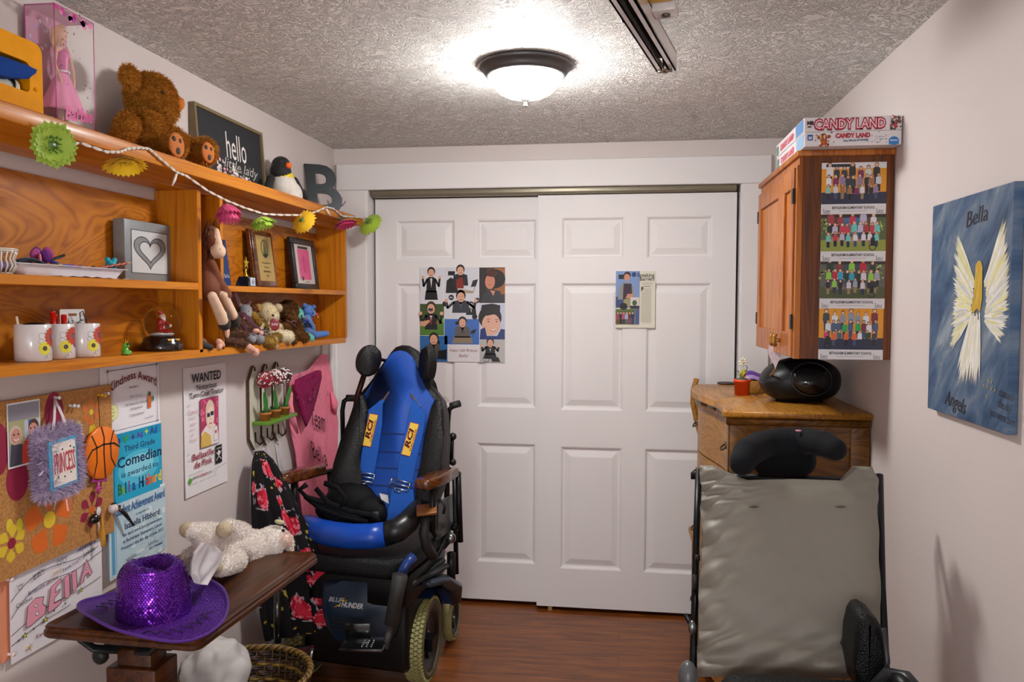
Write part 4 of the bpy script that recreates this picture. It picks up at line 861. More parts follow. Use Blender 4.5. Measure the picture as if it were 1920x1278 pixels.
# --- teddy bear
X0 = -1.325
def E_(px, py, r, col, X=X0, k=(1, 1, 1)): P = pX(px, py, X); m_ = mpp(P)*r; return ('e', P, (m_*k[0], m_*k[1], m_*k[2]), col)
def C_(a, b_, r0, r1, col, Xa=X0, Xb=None): A = pX(*a, Xa); B_ = pX(*b_, Xa if Xb is None else Xb); return ('c', A, B_, r0*mpp(A), r1*mpp(B_), col)
BR = 'b4782a'
P = on_shelf(265, 250, X0, TOP); t = thing('teddy_bear', 'shaggy brown teddy bear sitting on the top shelf with orange paw pads', 'teddy bear', P)
prims = [E_(283, 184, 44, BR), E_(292, 200, 38, BR, X0+.01), E_(243, 144, 21, BR, X0+.02, (.55, 1, 1)),
 E_(322, 197, 19, 'b9661c', X0+.032), E_(331, 194, 15, 'c06c20', X0+.034),
 E_(262, 246, 40, BR), E_(275, 236, 38, BR), C_((240, 232), (228, 258), 18, 17, BR, X0+.045), C_((285, 228), (300, 255), 16, 14, BR, X0+.05),
 C_((285, 258), (322, 272), 28, 25, BR, X0+.02, -1.26), E_(322, 268, 30, BR, -1.262, (.8, .85, 1)), E_(330, 271, 24, 'b9661c', -1.240, (.5, .7, .95)), C_((320, 262), (372, 285), 18, 18, BR, X0-.03, -1.29), E_(383, 284, 24, BR, -1.285, (.9, .9, 1)), E_(389, 286, 19, 'b9661c', -1.264, (.55, .75, .95))]
organic('body', prims, t, vox=.005, smooth=4, fur=26000, flen=.0125, fw=.0011, droop=.35)
def pad(px, py, rx, ry, X, n_):
    b = MB('velvet', 'b8641a'); P_ = pX(px, py, X); m_ = mpp(P_); b.ell(P_, (rx*m_, ry*m_, .006), 'b8641a', R=basis(n_)); nn = Vector(n_).normalized(); R_ = basis(n_)
    for dx, dy, r_ in ((-.42, .42, .23), (.32, .35, .21), (0, -.45, .30)): b.ell(P_+R_ @ Vector((dx*rx*m_, dy*ry*m_, .0045)), (r_*rx*m_, r_*ry*m_, .003), '33281c', R=R_, n=10, m=6)
    b.build('paw_pad', t)
pad(331, 272, 20, 24, -1.2215, (.9, -.2, .05)); pad(390, 286, 16, 20, -1.2475, (.9, -.25, .05))
b = MB('gloss', '120d0a'); P_ = pX(305, 173, X0+.058); b.ell(P_, .0048); b.build('eye', t); b = MB('gloss', '3a1f14'); P_ = pX(341, 188, X0+.045); b.ell(P_, (.006, .007, .006), '3a1f14'); b.build('nose', t)
# --- hello sign
t = thing('chalkboard_sign', 'framed black hello little lady sign leaning on the wall above the shelf', 'sign', (XL+.02, 2.7, TOP))
lean = .07
A = Vector((XL+.036, 2.458, TOP)); M = Matrix.Translation(A) @ Matrix.Rotation(0, 4, 'X') @ Matrix(((0, math.sin(-lean), math.cos(lean), 0), (1, 0, 0, 0), (0, math.cos(lean), math.sin(lean), 0), (0, 0, 0, 1)))
W_, H_ = .497, .262; f_ = .011
b = MB('satin', '7d6d4e', M=M); b.box(0, W_, 0, f_, -.022, .004); b.box(0, W_, H_-f_, H_, -.022, .004); b.box(0, f_, f_, H_-f_, -.022, .004); b.box(W_-f_, W_, f_, H_-f_, -.022, .004); b.build('frame', t)
b = MB('matte', '23262a', M=M); b.rect(f_, W_-f_, f_, H_-f_, -.004); q = -.0035
b.text('hello', .285, .118, .135, q, 'e6e2de', al='CENTER', fit=.15); b.text('little lady', .31, .078, .052, q, 'b9b5b0', al='CENTER', fit=.25, shear=.35, rot=-.03, wob=.03)
r = random.Random(3)
for i in range(90):
    x = r.gauss(.25, .07); y = abs(r.gauss(.02, .022))+.042
    if .12 < x < .40: b.disc(x, y, r.uniform(.003, .010), q+.00005*i/9, r.choice(['e8e2e0', 'dfd6d8', 'e0a8b8', 'd884a0', 'c9c4b8', 'f0ecea', '5a6a52']), n=9, ry=r.uniform(.003, .008))
b.build('chalk_panel', t)
# --- penguin
XP = -1.345; P = on_shelf(535, 360, XP, TOP); t = thing('plush_penguin', 'plush penguin with yellow neck and orange beak standing on the top shelf', 'plush toy', P)
prims = [E_(527, 311, 18, '151517', XP), E_(526, 322, 20, '151517', XP), E_(530, 337, 22, 'e8c81e', XP+.003), E_(531, 352, 27, 'd9d4cc', XP+.006), E_(536, 366, 31, 'd9d4cc', XP+.006), E_(528, 352, 27, '151517', XP-.022),
 C_((508, 335), (501, 358), 8, 8, '151517', XP+.01), C_((552, 338), (568, 366), 7, 6, '151517', XP+.02), C_((568, 360), (574, 372), 6, 4, '151517', XP+.02)]
organic('body', prims, t, vox=.004, smooth=3, mat='velvet'); b = MB('velvet', 'ef6a12'); b.ell(pX(541, 310, XP+.04), (.013, .013, .012)); b.build('beak', t); b = MB('gloss', '2a3350'); b.ell(pX(528, 302, XP+.045), .003); b.build('eye', t)
# --- letter B
t0 = pX(607, 345, -1.31)
def text3d(ch, depth, bold):
    cu = bpy.data.curves.new('t', 'FONT'); cu.body = ch; cu.size = 1; cu.extrude = depth; cu.offset = bold; cu.resolution_u = 4; ob = bpy.data.objects.new('t', cu); COL.objects.link(ob)
    dg = bpy.context.evaluated_depsgraph_get(); me = bpy.data.meshes.new_from_object(ob.evaluated_get(dg)); vs = [tuple(v.co) for v in me.vertices]; fs = [tuple(p.vertices) for p in me.polygons]; bpy.data.objects.remove(ob); bpy.data.meshes.remove(me); return vs, fs
vs, fs = text3d('B', .04, .022); x0 = min(v[0] for v in vs); x1 = max(v[0] for v in vs); y0 = min(v[1] for v in vs); y1 = max(v[1] for v in vs)
base = on_shelf(612, 390, -1.315, TOP); wB, hB = .150, .222
Rz = Matrix.Rotation(math.radians(28), 3, 'Z')
out = []
for v in vs:
    u = (v[0]-x0)/(x1-x0)-.5; w_ = (v[1]-y0)/(y1-y0); lx = u*wB-(w_)*.016; out.append(base+Rz @ Vector((lx, v[2]*.25+w_*.03, w_*hB)))
b = MB('darkmetal', '33383a'); b.add(out, fs); tag(b.build('letter_b', None, loc=base), 'dark grey metal letter B standing at the right end of the top shelf', 'letter')
b = MB('satin', '8a3a8a'); c0 = base+Vector((.03, .035, .0)); r = random.Random(9)
for k in range(9): a = r.uniform(0, 6.28); b.tube([c0, c0+Vector((.02*math.cos(a), .01, .035)), c0+Vector((.045*math.cos(a), .01, .04+.045*r.random()))], .0016, 5)
tag(b.build('wire_spray', None, loc=c0), 'purple wire spray standing behind the metal letter B', 'ornament')
# --- garland
G = XT+.006; t = thing('flower_garland', 'white twisted cord of fabric daisies strung along the top board', 'garland', pX(400, 370, G))
gp = [(98, 275), (150, 268), (200, 285), (225, 285), (240, 279), (262, 277), (280, 279), (300, 297), (330, 322), (350, 330), (390, 358), (425, 376), (460, 390), (495, 401), (530, 403), (565, 403), (590, 398), (612, 388), (625, 391), (642, 405), (670, 407), (690, 410)]
path = []
P_ = [pX(x, y, G+(.0 if x > 200 else 0)) for x, y in gp]
for i in range(len(P_)-1):
    for k in range(7): path.append(P_[i].lerp(P_[i+1], k/7))
for ph in (0, PI):
    b = MB('satin', 'd8cfc6') if ph == 0 else b
    b.tube([p+Vector((0, .0022*math.sin(i*1.1+ph), .0022*math.cos(i*1.1+ph))) for i, p in enumerate(path)], .0021, 6)
b.build('cord', t)
for x, y, dx, dy in ((331, 326, -8, 22), (612, 392, 9, 14)):
    b = MB('gloss', 'e6e0d8')
    if dx: A, B_ = pX(x, y, G+.004), pX(x+dx*.45, y+dy*.5, G+.004); b.tube([A, B_, pX(x+dx, y+dy, G+.004)], [.0035, .004, .0012], 8)
    b.build('bulb', t)
def daisy(px, py, R_, n_, col, cc, k=22, cup=.35, X=G+.012, back='5a7a3a'):
    c = pX(px, py, X); Rm = R_*mpp(c); Q = basis(n_); b = MB('petal', col); rr_ = random.Random(int(px))
    for lay in range(2):
        for i in range(k):
            a = 2*PI*(i+.5*lay)/k; L_ = Rm*(1 if lay == 0 else .8)*rr_.uniform(.9, 1.06); lift = cup*(1 if lay == 0 else 1.5)
            def pf(u, v): 
                r_ = L_*(.2+.8*u); w = Rm*.25*math.sin(PI*(.12+.86*u))*(v-.5)*2; z = Rm*lift*u**1.4*(1)+abs(v-.5)*Rm*.05; return c+Q @ Vector((r_*math.cos(a)-w*math.sin(a), r_*math.sin(a)+w*math.cos(a), z))
            b.grid(pf, 5, 2, col)
    for i in range(60):
        a = rr_.uniform(0, 6.28); q_ = Rm*.34*rr_.random()**.5; b.cyl(c+Q @ Vector((q_*math.cos(a), q_*math.sin(a), 0)), c+Q @ Vector((q_*1.3*math.cos(a), q_*1.3*math.sin(a), Rm*.16)), Rm*.028, Rm*.008, 4, cc)
    b.ell(c, (Rm*.2, Rm*.2, Rm*.1), back, R=Q, n=10, m=6); o = b.build('silk_flower', t); return c, Q, Rm, o
c, Q, Rm, o = daisy(99, 271, 45, (1, -.55, -.12), '9ab83e', '3f7a20', 22, .12); b = MB('gloss', 'd8d8d8'); b.ell(c+Q @ Vector((0, 0, Rm*.15)), .003); b.build('bead', o)
daisy(233, 301, 40, (.25, -.2, -1), 'f4cc1e', 'd9a61a', 20, .3); daisy(425, 384, 27, (.2, -.1, -1), 'd64a7e', 'b8306a', 20, .8); daisy(489, 407, 26, (.25, 0, -1), 'a9cf4a', 'd86a8a', 20, .55); daisy(566, 412, 26, (.2, .9, -.45), 'e6b81e', 'c9961a', 20, .3); daisy(646, 413, 24, (.3, -.1, -1), 'cf4070', 'b02a5a', 20, .35); daisy(691, 416, 25, (.3, .8, -.55), 'a2c038', '3f7a20', 20, .3)
# --- middle left board: tray, wire basket, heart picture
MID = ZM+.0005
t = thing('heart_picture', 'grey wooden block picture with an ink ribbon heart on the middle board', 'picture', (-1.37, 2.14, MID))
pB = pX(232, 520, -1.36); Yh0, Yh1 = pX(234, 470, -1.362).y, pX(322, 470, -1.362).y; Hh = .172
b = MB('satin', '75797c', M=Matrix(((0, 0, 1, -1.362), (1, 0, 0, Yh0), (0, 1, 0, MID), (0, 0, 0, 1)))); W_ = Yh1-Yh0
b.box(0, W_, 0, Hh, -.035, 0, '7b8084', bev=.0015); b.build('wooden_block', t)
b.__init__('paper', 'a9acae', M=Matrix(((0, 0, 1, -1.3615), (1, 0, 0, Yh0), (0, 1, 0, MID), (0, 0, 0, 1)))); q = .0004
b.rect(W_*.12, W_*.9, Hh*.13, Hh*.85, q*.5, '4a4d50'); b.rect(W_*.135, W_*.885, Hh*.145, Hh*.835, q, 'b9bcbe')
def heart(sc, k=0):
    return [(W_*.51+sc*W_*.021*16*math.sin(a)**3, Hh*.52+sc*Hh*.0185*(13*math.cos(a)-5*math.cos(2*a)-2*math.cos(3*a)-math.cos(4*a))) for a in [2*PI*i/48 for i in range(49)]]
H1, H2 = heart(1.0), heart(.66)
for i in range(48): b.poly([H1[i], H1[i+1], H2[i+1], H2[i]], q*2, '777b7e')
b.stroke(H1, .0022, q*3, '1c1d1f'); b.stroke(H2, .0022, q*3, '1c1d1f'); b.build('drawing', t)
t = thing('tray', 'long white plastic tray piled with trinkets on the middle board', 'tray', pX(130, 505, -1.31))
ty0, ty1 = pX(20, 495, -1.29).y, pX(243, 515, -1.285).y
def trf(u, v, d=0):
    prof = [(0, .030), (.012, .028), (.030, .005), (.05, .003), (.5, .003)]
    x = (v-.5); s_ = abs(x)*2; return u, v
b = MB('plastic', 'd6d0d8'); x0_, x1_ = -1.39, -1.275; hT = .024
o1 = rr2(ty0, ty1, x0_, x1_, .03, 5); o2 = rr2(ty0+.008, ty1-.008, x0_+.008, x1_-.008, .026, 5); o3 = rr2(ty0+.035, ty1-.035, x0_+.02, x1_-.02, .02, 5); n = len(o1)
rings_ = [(o1, hT), (o1, hT+.0015), (o2, hT+.0015), (o3, .0025), ]; vs = []; fs = []
for R_, z in rings_: vs += [(p[1], p[0], MID+z) for p in R_]
o4 = rr2(ty0+.033, ty1-.033, x0_+.018, x1_-.018, .02, 5); vs += [(p[1], p[0], MID) for p in o4]; vs += [(p[1], p[0], MID+hT) for p in o2]
for i in range(3):
    for k in range(n): fs.append((i*n+k, i*n+(k+1) % n, (i+1)*n+(k+1) % n, (i+1)*n+k))
fs.append(tuple(3*n+k for k in range(n))); fs.append(tuple(4*n+k for k in range(n-1, -1, -1)))
for k in range(n): fs.append((4*n+k, 4*n+(k+1) % n, 5*n+(k+1) % n, 5*n+k)); fs.append((5*n+k, 5*n+(k+1) % n, (k+1) % n, k))
b.add(vs, fs); b.build('tray_body', t)
b = MB('paper', 'cfc4bc'); b.grid(lambda u, v: Vector((-1.39+.112*v, pX(90, 500, -1.30).y+.28*u, MID+.0012+.001*math.sin(u*40)+.0008*math.sin(v*23+u*9))), 40, 6); o = b.build('paper_sheet'); tag(o, 'crumpled printed paper peeking out under the white trinket tray', 'paper'); o.location.z += .0
TI = MID+.006
def small(name, label, cat, b, P): return tag(b.build(name, None, loc=P), label, cat)
P = on_shelf(78, 478, -1.33, TI); b = MB('velvet', '7a2a8e'); 
for k in range(7): a = k*.9; b.ell(P+Vector((.01*math.cos(a), .018*math.sin(a), .040+.008*math.sin(a*2))), (.004, .016, .011), ['6a2a8e', 'a03a7e', 'e07a8e', '5a1f7a'][k % 4], R=basis((math.cos(a), math.sin(a), .5)))
b.cyl(P+Vector((0, 0, 0)), P+Vector((0, 0, .035)), .003, col='3a5a2a'); small('artificial_flower', 'purple and pink artificial blossom lying in the white tray', 'flower', b, P)
P = on_shelf(55, 485, -1.32, TI); b = MB('nylon', '1f2a3e'); 
for k in range(4): b.tube([P+Vector((.02*math.cos(a)*(.8+k*.1), .035*math.sin(a), .012+k*.005+.004*math.sin(a*2+k))) for a in [2*PI*i/20 for i in range(20)]], .0035, 6, ['1f2a3e', '2f4a5e', '30303a', '46586a'][k], closed=True, flat=.6)
small('wristband_bundle', 'tangle of dark wristbands at the left of the white tray', 'wristbands', b, P)
P = on_shelf(98, 490, -1.33, TI); b = MB('plastic', 'b03a7a'); r = random.Random(7)
for k in range(7): d = Vector((r.uniform(-.4, .4), 1, r.uniform(-.4, .35))).normalized(); s_ = P+Vector((r.uniform(-.02, .02), r.uniform(-.045, .0), .014+.006*k*.6)); b.tube([s_, s_+d*.06], .0035, 6, ['c03a6a', '2a2a7a', '6a2a8a', 'd04a3a', '1f1f2a', '3a4ab0', 'a0307a'][k])
small('ribbon_pile', 'pile of pink, red and violet hair ties in the white tray', 'hair ties', b, P)
P = on_shelf(118, 492, -1.30, TI); b = MB('paper', '4a2f8e'); 
for k in range(6): b.box(P.x-.02, P.x+.02, P.y-.04+k*.013, P.y-.04+(k+1)*.013, P.z+.017, P.z+.023, ['b08a2a', '2f5a9a', '6a2a8e', '3a3a9e', 'b0402a', '402a7a'][k])
small('rainbow_card', 'small rainbow striped card lying in the white tray', 'card', b, P)
P = on_shelf(208, 493, -1.325, MID+.007); b = MB('plastic', '20a0b8'); prims = [('e', P+Vector((0, 0, .030)), (.014, .016, .014), '1f9cb4'), ('e', P+Vector((0, -.014, .044)), .0075, '1f9cb4'), ('e', P+Vector((0, .014, .044)), .0075, '1f9cb4'), ('e', P+Vector((0, 0, .012)), (.012, .014, .013), '1f9cb4')]
organic('figurine', prims, None, vox=.0022, smooth=2, mat='plastic', loc=P); tag(bpy.data.objects['figurine'], 'small turquoise bear figurine at the right end of the tray', 'figurine')
P = on_shelf(185, 497, -1.315, MID+.012); b = MB('satin', '9a4a3a'); A, B_ = P+Vector((.0, -.02, .012)), P+Vector((.01, .10, .032)); b.tube([A+(B_-A)*k/22+Vector((.0015*math.cos(k*1.6), 0, .0015*math.sin(k*1.6))) for k in range(23)], .0038, 6); b.tube([B_, B_+(B_-A)*.2], [.0025, .0005], 6, 'c9a080'); b.ell(A, .008, '5a3a3a'); small('wrapped_pencil', 'pencil wrapped in red and white beads sticking out of the tray', 'pencil', b, P)
# wire basket
P = on_shelf(-8, 500, -1.32, MID); t = thing('wire_basket', 'white wire basket at the left end of the middle board', 'basket', P); b = MB('gloss', 'd8d0c4')
for k in range(22):
    a = 2*PI*k/22; d = Vector((math.cos(a), math.sin(a), 0)); b.tube([P+d*.030+Vector((0, 0, .002)), P+d*.040+Vector((0, 0, .018)), P+d*.034+Vector((0, 0, .032)), P+d*.041+Vector((0, 0, .052))], .0017, 6)
for z, r_ in ((.002, .030), (.053, .041), (.049, .0405)): b.tube([P+Vector((r_*math.cos(a), r_*math.sin(a), z)) for a in [2*PI*k/32 for k in range(32)]], .0019, 6, closed=True)
b.build('wire_frame', t)
P2 = P+Vector((0, 0, .004)); b = MB('plastic', '8a7ab8'); b.ell(P2+Vector((0, 0, .014)), (.024, .024, .012)); small('trinket_bag', 'small lilac pouch inside the white wire basket', 'pouch', b, P2)
# --- bottom left board: mugs, globe, frog
def sunflower(b, x, y, R_, n_, col, cc, z):
    for i in range(n_): petal(b, x, y, 2*PI*i/n_, R_*.2, R_, R_*.2, col, z+i*.00001)
    b.disc(x, y, R_*.33, z+.0003, cc, n=14); b.disc(x, y, R_*.16, z+.0004, '7a5a5a', n=10)
mugs = []
def mug(px, X, label, rot, r_=.0375, h=.084):
    P = pX(px, 648, X); P.z = zbot(P.y)+.0005
    t = thing('mug', label, 'mug', P, 'white flower mugs on the bottom board')
    b = MB('gloss', 'd9d5d6'); b.lathe([(0, .0), (r_-.003, 0), (r_, .003), (r_, h-.001), (r_-.001, h), (r_-.003, h-.001), (r_-.003, .005), (0, .004)], P, 48)
    s_ = MB('gloss'); sunflower(s_, 0, .055, .023, 16, 'b8402e', '6a3f5a', .0003); sunflower(s_, -.022, .030, .016, 12, 'dcd22e', '3a3a22', .0003); sunflower(s_, .010, .035, .010, 12, '8a3a6a', '4a2a4a', .0002)
    for x, y, q_ in ((-.028, .058, .007), (-.016, .066, .005), (-.03, .046, .006), (-.012, .012, .006), (-.02, .008, .004)): ring(s_, x, y, q_, .0007, .0002, '6a6a5a', 10, 0, 4.5)
    mapped(s_, b, lambda u, v, w: (P.x+(r_+w)*math.cos(rot+.30+u/r_), P.y+(r_+w)*math.sin(rot+.30+u/r_), P.z+v)); b.build('cup', t)
    a = 2.75; d = Vector((math.cos(a), math.sin(a), 0)); b = MB('gloss', 'd9d5d6'); b.tube([P+d*(r_-.001)+Vector((0, 0, .018))]+[P+d*(r_+.024*math.sin(PI*k/10))+Vector((0, 0, .018+.048*(k/10))) for k in range(1, 10)]+[P+d*(r_-.001)+Vector((0, 0, .066))], .0042, 8); b.build('handle', t)
    return P
m1 = mug(62, -1.318, 'white mug with red and yellow flowers, nearest of the three on the bottom board', .05); m2 = mug(108, -1.335, 'white flowered mug in the middle of three, with red markers in it', -.15); m3 = mug(157, -1.330, 'white flowered mug farthest right, with a black cable looped in it', -.05)
b = MB('clearfilm', 'ffffff'); A = m1+Vector((-.01, -.018, .01)); b = MB('satin', 'cfc4b0'); b.tube([A, A+Vector((-.004, -.012, .092))], .0038, 6, flat=.3); small('craft_stick', 'pale craft stick standing in the nearest flowered mug', 'stick', b, A)
A = m1+Vector((0, .006, .05)); b = MB('nylon', '15161c'); b.ell(A+Vector((0, 0, .032)), (.026, .024, .006)); b.ell(A+Vector((.0, 0, .01)), (.024, .024, .02)); small('cloth_pouch', 'dark pouch stuffed into the nearest flowered mug', 'pouch', b, A)
for k, (dx, dy, hh, ln) in enumerate(((.002, -.016, .096, 'tall red marker standing in the middle mug'), (-.008, .004, .088, 'shorter red marker in the middle mug beside the taller one'), (.006, .016, .088, 'red marker in the middle mug nearest the gift card'))):
    A = m2+Vector((dx, dy, .006)); b = MB('gloss', 'c01a14'); b.cyl(A, A+Vector((0, 0, hh+.008)), .0065, n=14); b.cyl(A+Vector((0, 0, hh+.008)), A+Vector((0, 0, hh+.012)), .0065, .0055, n=14); tag(b.build('marker', None, loc=A), ln, 'marker', 'red markers in the middle mug')
# gift card
g0 = pX(112, 612, -1.352); g1 = pX(158, 612, -1.352); b = MB('photo_print', 'cfcbca', M=Matrix(((0, 0, 1, -1.352), (1, 0, 0, g0.y), (0, 1, 0, g0.z-.03), (0, 0, 0, 1)))); W_ = g1.y-g0.y; H_ = .072
b.prism(rr2(0, W_, 0, H_, .004, 4), 0, .0012, 'd2cecd'); b.prism(rr2(W_*.33, W_*.68, H_-.017, H_-.0105, .003, 4), .0011, .0015, '7a4a1a'); b.text("$15", W_*.80, H_-.018, .013, .0015, '3a3a3e', sx=.8); b.text('iTunes', W_*.42, .0335, .0155, .0015, '2a2a30', sx=1.0)
b.disc(W_*.34, .0385, .004, .0015, '1a1a1e', ry=.0045); b.disc(W_*.365, .040, .0016, .0016, 'd2cecd'); b.disc(W_*.345, .0445, .0012, .0015, '1a1a1e', ry=.002); small('gift_card', 'white gift card standing behind the mugs on the bottom board', 'gift card', b, g0)
A = m3+Vector((0, .0, .07)); b = MB('rubber', '17130f'); b.tube([A+Vector((0, -.028, -.045)), A+Vector((.002, -.025, .014)), A+Vector((0, -.008, .022)), A+Vector((0, .010, .018)), A+Vector((0, .0, .045)), A+Vector((0, -.012, .040)), A+Vector((0, -.010, .022)), A+Vector((0, .012, .026)), A+Vector((0, .020, -.04))], .0013, 6); small('cable', 'black cable looping out of the rightmost mug', 'cable', b, A)
# frog
P = pX(235, 665, -1.288); P.z = zbot(P.y)+.0003; t = thing('frog_figurine', 'tiny green frog figurine with a gold crown on the bottom board', 'figurine', P)
prims = [('e', P+Vector((0, 0, .011)), (.010, .0105, .0105), '4f9a2a'), ('e', P+Vector((.003, 0, .026)), (.0085, .0095, .0075), '5aa830'), ('e', P+Vector((.006, -.010, .006)), (.006, .005, .006), '4f9a2a'), ('e', P+Vector((.006, .010, .006)), (.006, .005, .006), '4f9a2a'), ('e', P+Vector((.002, 0, .0035)), (.012, .014, .0035), '4f9a2a')]
organic('body', prims, t, vox=.0016, smooth=2, mat='gloss'); b = MB('gloss', '14140f'); b.ell(P+Vector((.010, -.0045, .029)), (.003, .0035, .003)); b.ell(P+Vector((.010, .0045, .029)), (.003, .0035, .003)); b.build('eye', t)
b = MB('metal', 'd9a32a'); b.cyl(P+Vector((.002, 0, .032)), P+Vector((.002, 0, .036)), .0055, .006, n=14)
for k in range(6): a = k*PI/3; b.cyl(P+Vector((.002+.0055*math.cos(a), .0055*math.sin(a), .035)), P+Vector((.002+.007*math.cos(a), .007*math.sin(a), .042)), .0016, .0003, n=5)
b.build('crown', t)
# snow globe
P = pX(304, 655, -1.335); P.z = zbot(P.y)+.0004; t = thing('snow_globe', 'glass snow globe with a Santa scene on a black base', 'snow globe', P)
b = MB('gloss', '15110f'); b.lathe([(0, 0), (.056, 0), (.058, .004), (.057, .022), (.0535, .026), (.052, .034), (.047, .040), (.040, .044), (0, .044)], P, 48)
s_ = MB('metal', 'b98a3a'); s_.poly([(-.022, .026), (.022, .026), (.018, .031), (.022, .036), (-.022, .036), (-.018, .031)], .0005, 'b98a3a'); s_.text('CHRISTMAS', 0, .0285, .008, .0008, '2a1a0a', al='CENTER', fit=.032)
mapped(s_, b, lambda u, v, w: (P.x+(.0545+w)*math.cos(u/.054-.35), P.y+(.0545+w)*math.sin(u/.054-.35), P.z+v)); b.build('base', t)
gc = P+Vector((0, 0, .083)); MB('globe_glass', 'ffffff').ell(gc, .049, n=40, m=26).build('glass_globe', t)
sc = P+Vector((0, 0, .046)); b = MB('matte', 'e6e4e2'); b.ell(sc+Vector((0, 0, .004)), (.032, .032, .007)); b.build('snow', t)
A = sc+Vector((.004, -.008, .008)); prims = [('e', A+Vector((0, 0, .012)), (.013, .014, .013), 'a8221c'), ('e', A+Vector((0, -.002, .030)), (.0115, .012, .014), 'a8221c'), ('e', A+Vector((.003, 0, .046)), .0085, 'e0b49a'), ('e', A+Vector((.005, 0, .040)), (.008, .008, .009), 'ece8e4'), ('e', A+Vector((0, -.001, .054)), (.008, .0085, .005), 'a8221c'), ('c', A+Vector((0, -.002, .056)), A+Vector((-.002, -.012, .060)), .005, .003, 'a8221c'), ('c', A+Vector((.004, .008, .034)), A+Vector((.012, .018, .022)), .005, .004, 'a8221c'), ('e', A+Vector((.013, .02, .02)), .005, 'e8e4e0'), ('c', A+Vector((.006, -.006, .006)), A+Vector((.022, -.004, .004)), .0065, .005, 'a8221c'), ('c', A+Vector((.006, .006, .006)), A+Vector((.022, .010, .004)), .0065, .005, 'a8221c')]
organic('santa_figure', prims, t, vox=.0018, smooth=2, mat='gloss')
b = MB('satin', '2f5a3a'); Tq = sc+Vector((.0, .022, .008)); b.cyl(Tq, Tq+Vector((0, 0, .02)), .009, .001, 10); b.cyl(Tq+Vector((.0, -.006, .006)), Tq+Vector((0, -.006, .03)), .006, .001, 10, '3a6a8a'); b.box(Tq.x+.008, Tq.x+.016, Tq.y-.008, Tq.y+.002, Tq.z, Tq.z+.008, '8a5a2a'); b.build('gifts', t)
# --- right unit, middle board
MR = ZM-.004+.0005
a0, a1 = pX(403, 500, -1.385), pX(436, 500, -1.385)
b = MB('paper', '1f3468', M=Matrix(((0, math.sin(-.12), math.cos(.12), -1.37), (1, 0, 0, pX(401, 520, -1.38).y), (0, math.cos(.12), math.sin(.12), MR), (0, 0, 0, 1)))); W_ = pX(437, 520, -1.36).y-pX(401, 520, -1.38).y
b.box(0, W_, 0, .165, 0, .003, '1d3468'); b.text('A Big Thank You', W_*.62, .03, .020, .0036, 'c9cfdc', al='CENTER', fit=W_*.62, shear=.2); small('folder', 'navy blue printed folder leaning behind the plush horse', 'folder', b, Vector((-1.37, a0.y, MR)))
P = on_shelf(461, 530, -1.33, MR); t = thing('trophy', 'small gold star trophy on a black base on the right middle board', 'trophy', P)
b = MB('gloss', '131214'); b.add([(P.x+sx*w, P.y+sy*w*1.15, P.z+z) for z, w in ((0, .026), (.036, .017)) for sx, sy in ((-1, -1), (1, -1), (1, 1), (-1, 1))], [(3, 2, 1, 0), (4, 5, 6, 7), (0, 1, 5, 4), (1, 2, 6, 5), (2, 3, 7, 6), (3, 0, 4, 7)]); b.build('base', t)
b = MB('paper', 'c4d0da'); b.box(P.x+.0225, P.x+.0265, P.y-.016, P.y+.018, P.z+.004, P.z+.032); ringp = MB('paper'); b.text('X', 0, 0, .001, 0); 
b.M = Matrix(((0, 0, 1, P.x+.0272), (1, 0, 0, P.y), (0, 1, 0, P.z), (0, 0, 0, 1))); ring(b, .001, .018, .009, .0022, 0, '3a6a9a', 12); b.stroke([(-.004, .022), (.001, .012), (.006, .022)], .0022, .0001, '2a4a7a'); b.build('plaque', t)
b = MB('metal', 'd9b42e'); z0 = P.z+.036; b.lathe([(.009, 0), (.010, .003), (.005, .008), (.003, .018), (.005, .024), (.003, .03), (.0, .03)], (P.x, P.y, z0), 16)
st = []
for k in range(10): rr_ = .023 if k % 2 == 0 else .0095; a = PI*k/5; st.append((rr_*math.sin(a), rr_*math.cos(a)))
b.M = Matrix(((0, 0, 1, P.x-.002), (1, 0, 0, P.y), (0, 1, 0, z0+.048), (0, 0, 0, 1))); b.prism(st, 0, .005); b.M = Matrix(); b.tube([(P.x, P.y-.012, z0+.02), (P.x, P.y-.016, z0+.035)], .003, 6, '14130f', mat='gloss'); b.build('star_figure', t)
def leaner(name, label, cat, px0, px1, pyt, Xb, W, H, th, lean, z0, f):
    y0 = pX(px0, 520, Xb).y; W = W or (pX(px1, 530, Xb).y-y0)
    M = Matrix(((0, -math.sin(lean), math.cos(lean), Xb), (1, 0, 0, y0), (0, math.cos(lean), math.sin(lean), z0), (0, 0, 0, 1)))
    t = thing(name, label, cat, (Xb, y0+W/2, z0)); f(t, M, W, H); return t
def plq(t, M, W, H):
    b = MB('arm_wood', 'ffffff', M=M); b.box(0, W, 0, H, -.022, -.006, bev=.003); b.box(.006, W-.006, .006, H-.006, -.008, 0, bev=.003); b.build('wooden_plaque', t)
    b = MB('metal', 'a98e42', M=M); b.box(W*.17, W*.87, H*.12, H*.90, 0, .001, 'a58a48', mat='satin'); q = .0016
    ring(b, W*.52, H*.68, W*.15, .004, q, '2a3a22', 20, ry=H*.15); b.poly([(W*.52, H*.83), (W*.60, H*.56), (W*.45, H*.56)], q+.0002, '4f7a2a'); b.disc(W*.52, H*.56, W*.09, q+.0002, '3a3a38', ry=H*.04)
    for i, s_ in enumerate(('In Recognition of', 'Bravery', 'Bella Hibberd', '2008')): b.text(s_, W*.52, H*(.42-.075*i), .011, q, '3a2f1a', al='CENTER', bold=.02 if i == 2 else 0, mat='matte')
    b.build('engraved_plate', t)
leaner('award_plaque', 'dark wooden plaque with a brass plate leaning on the right middle board', 'plaque', 483, 523, 435, -1.345, None, .222, .02, .12, MR, plq)
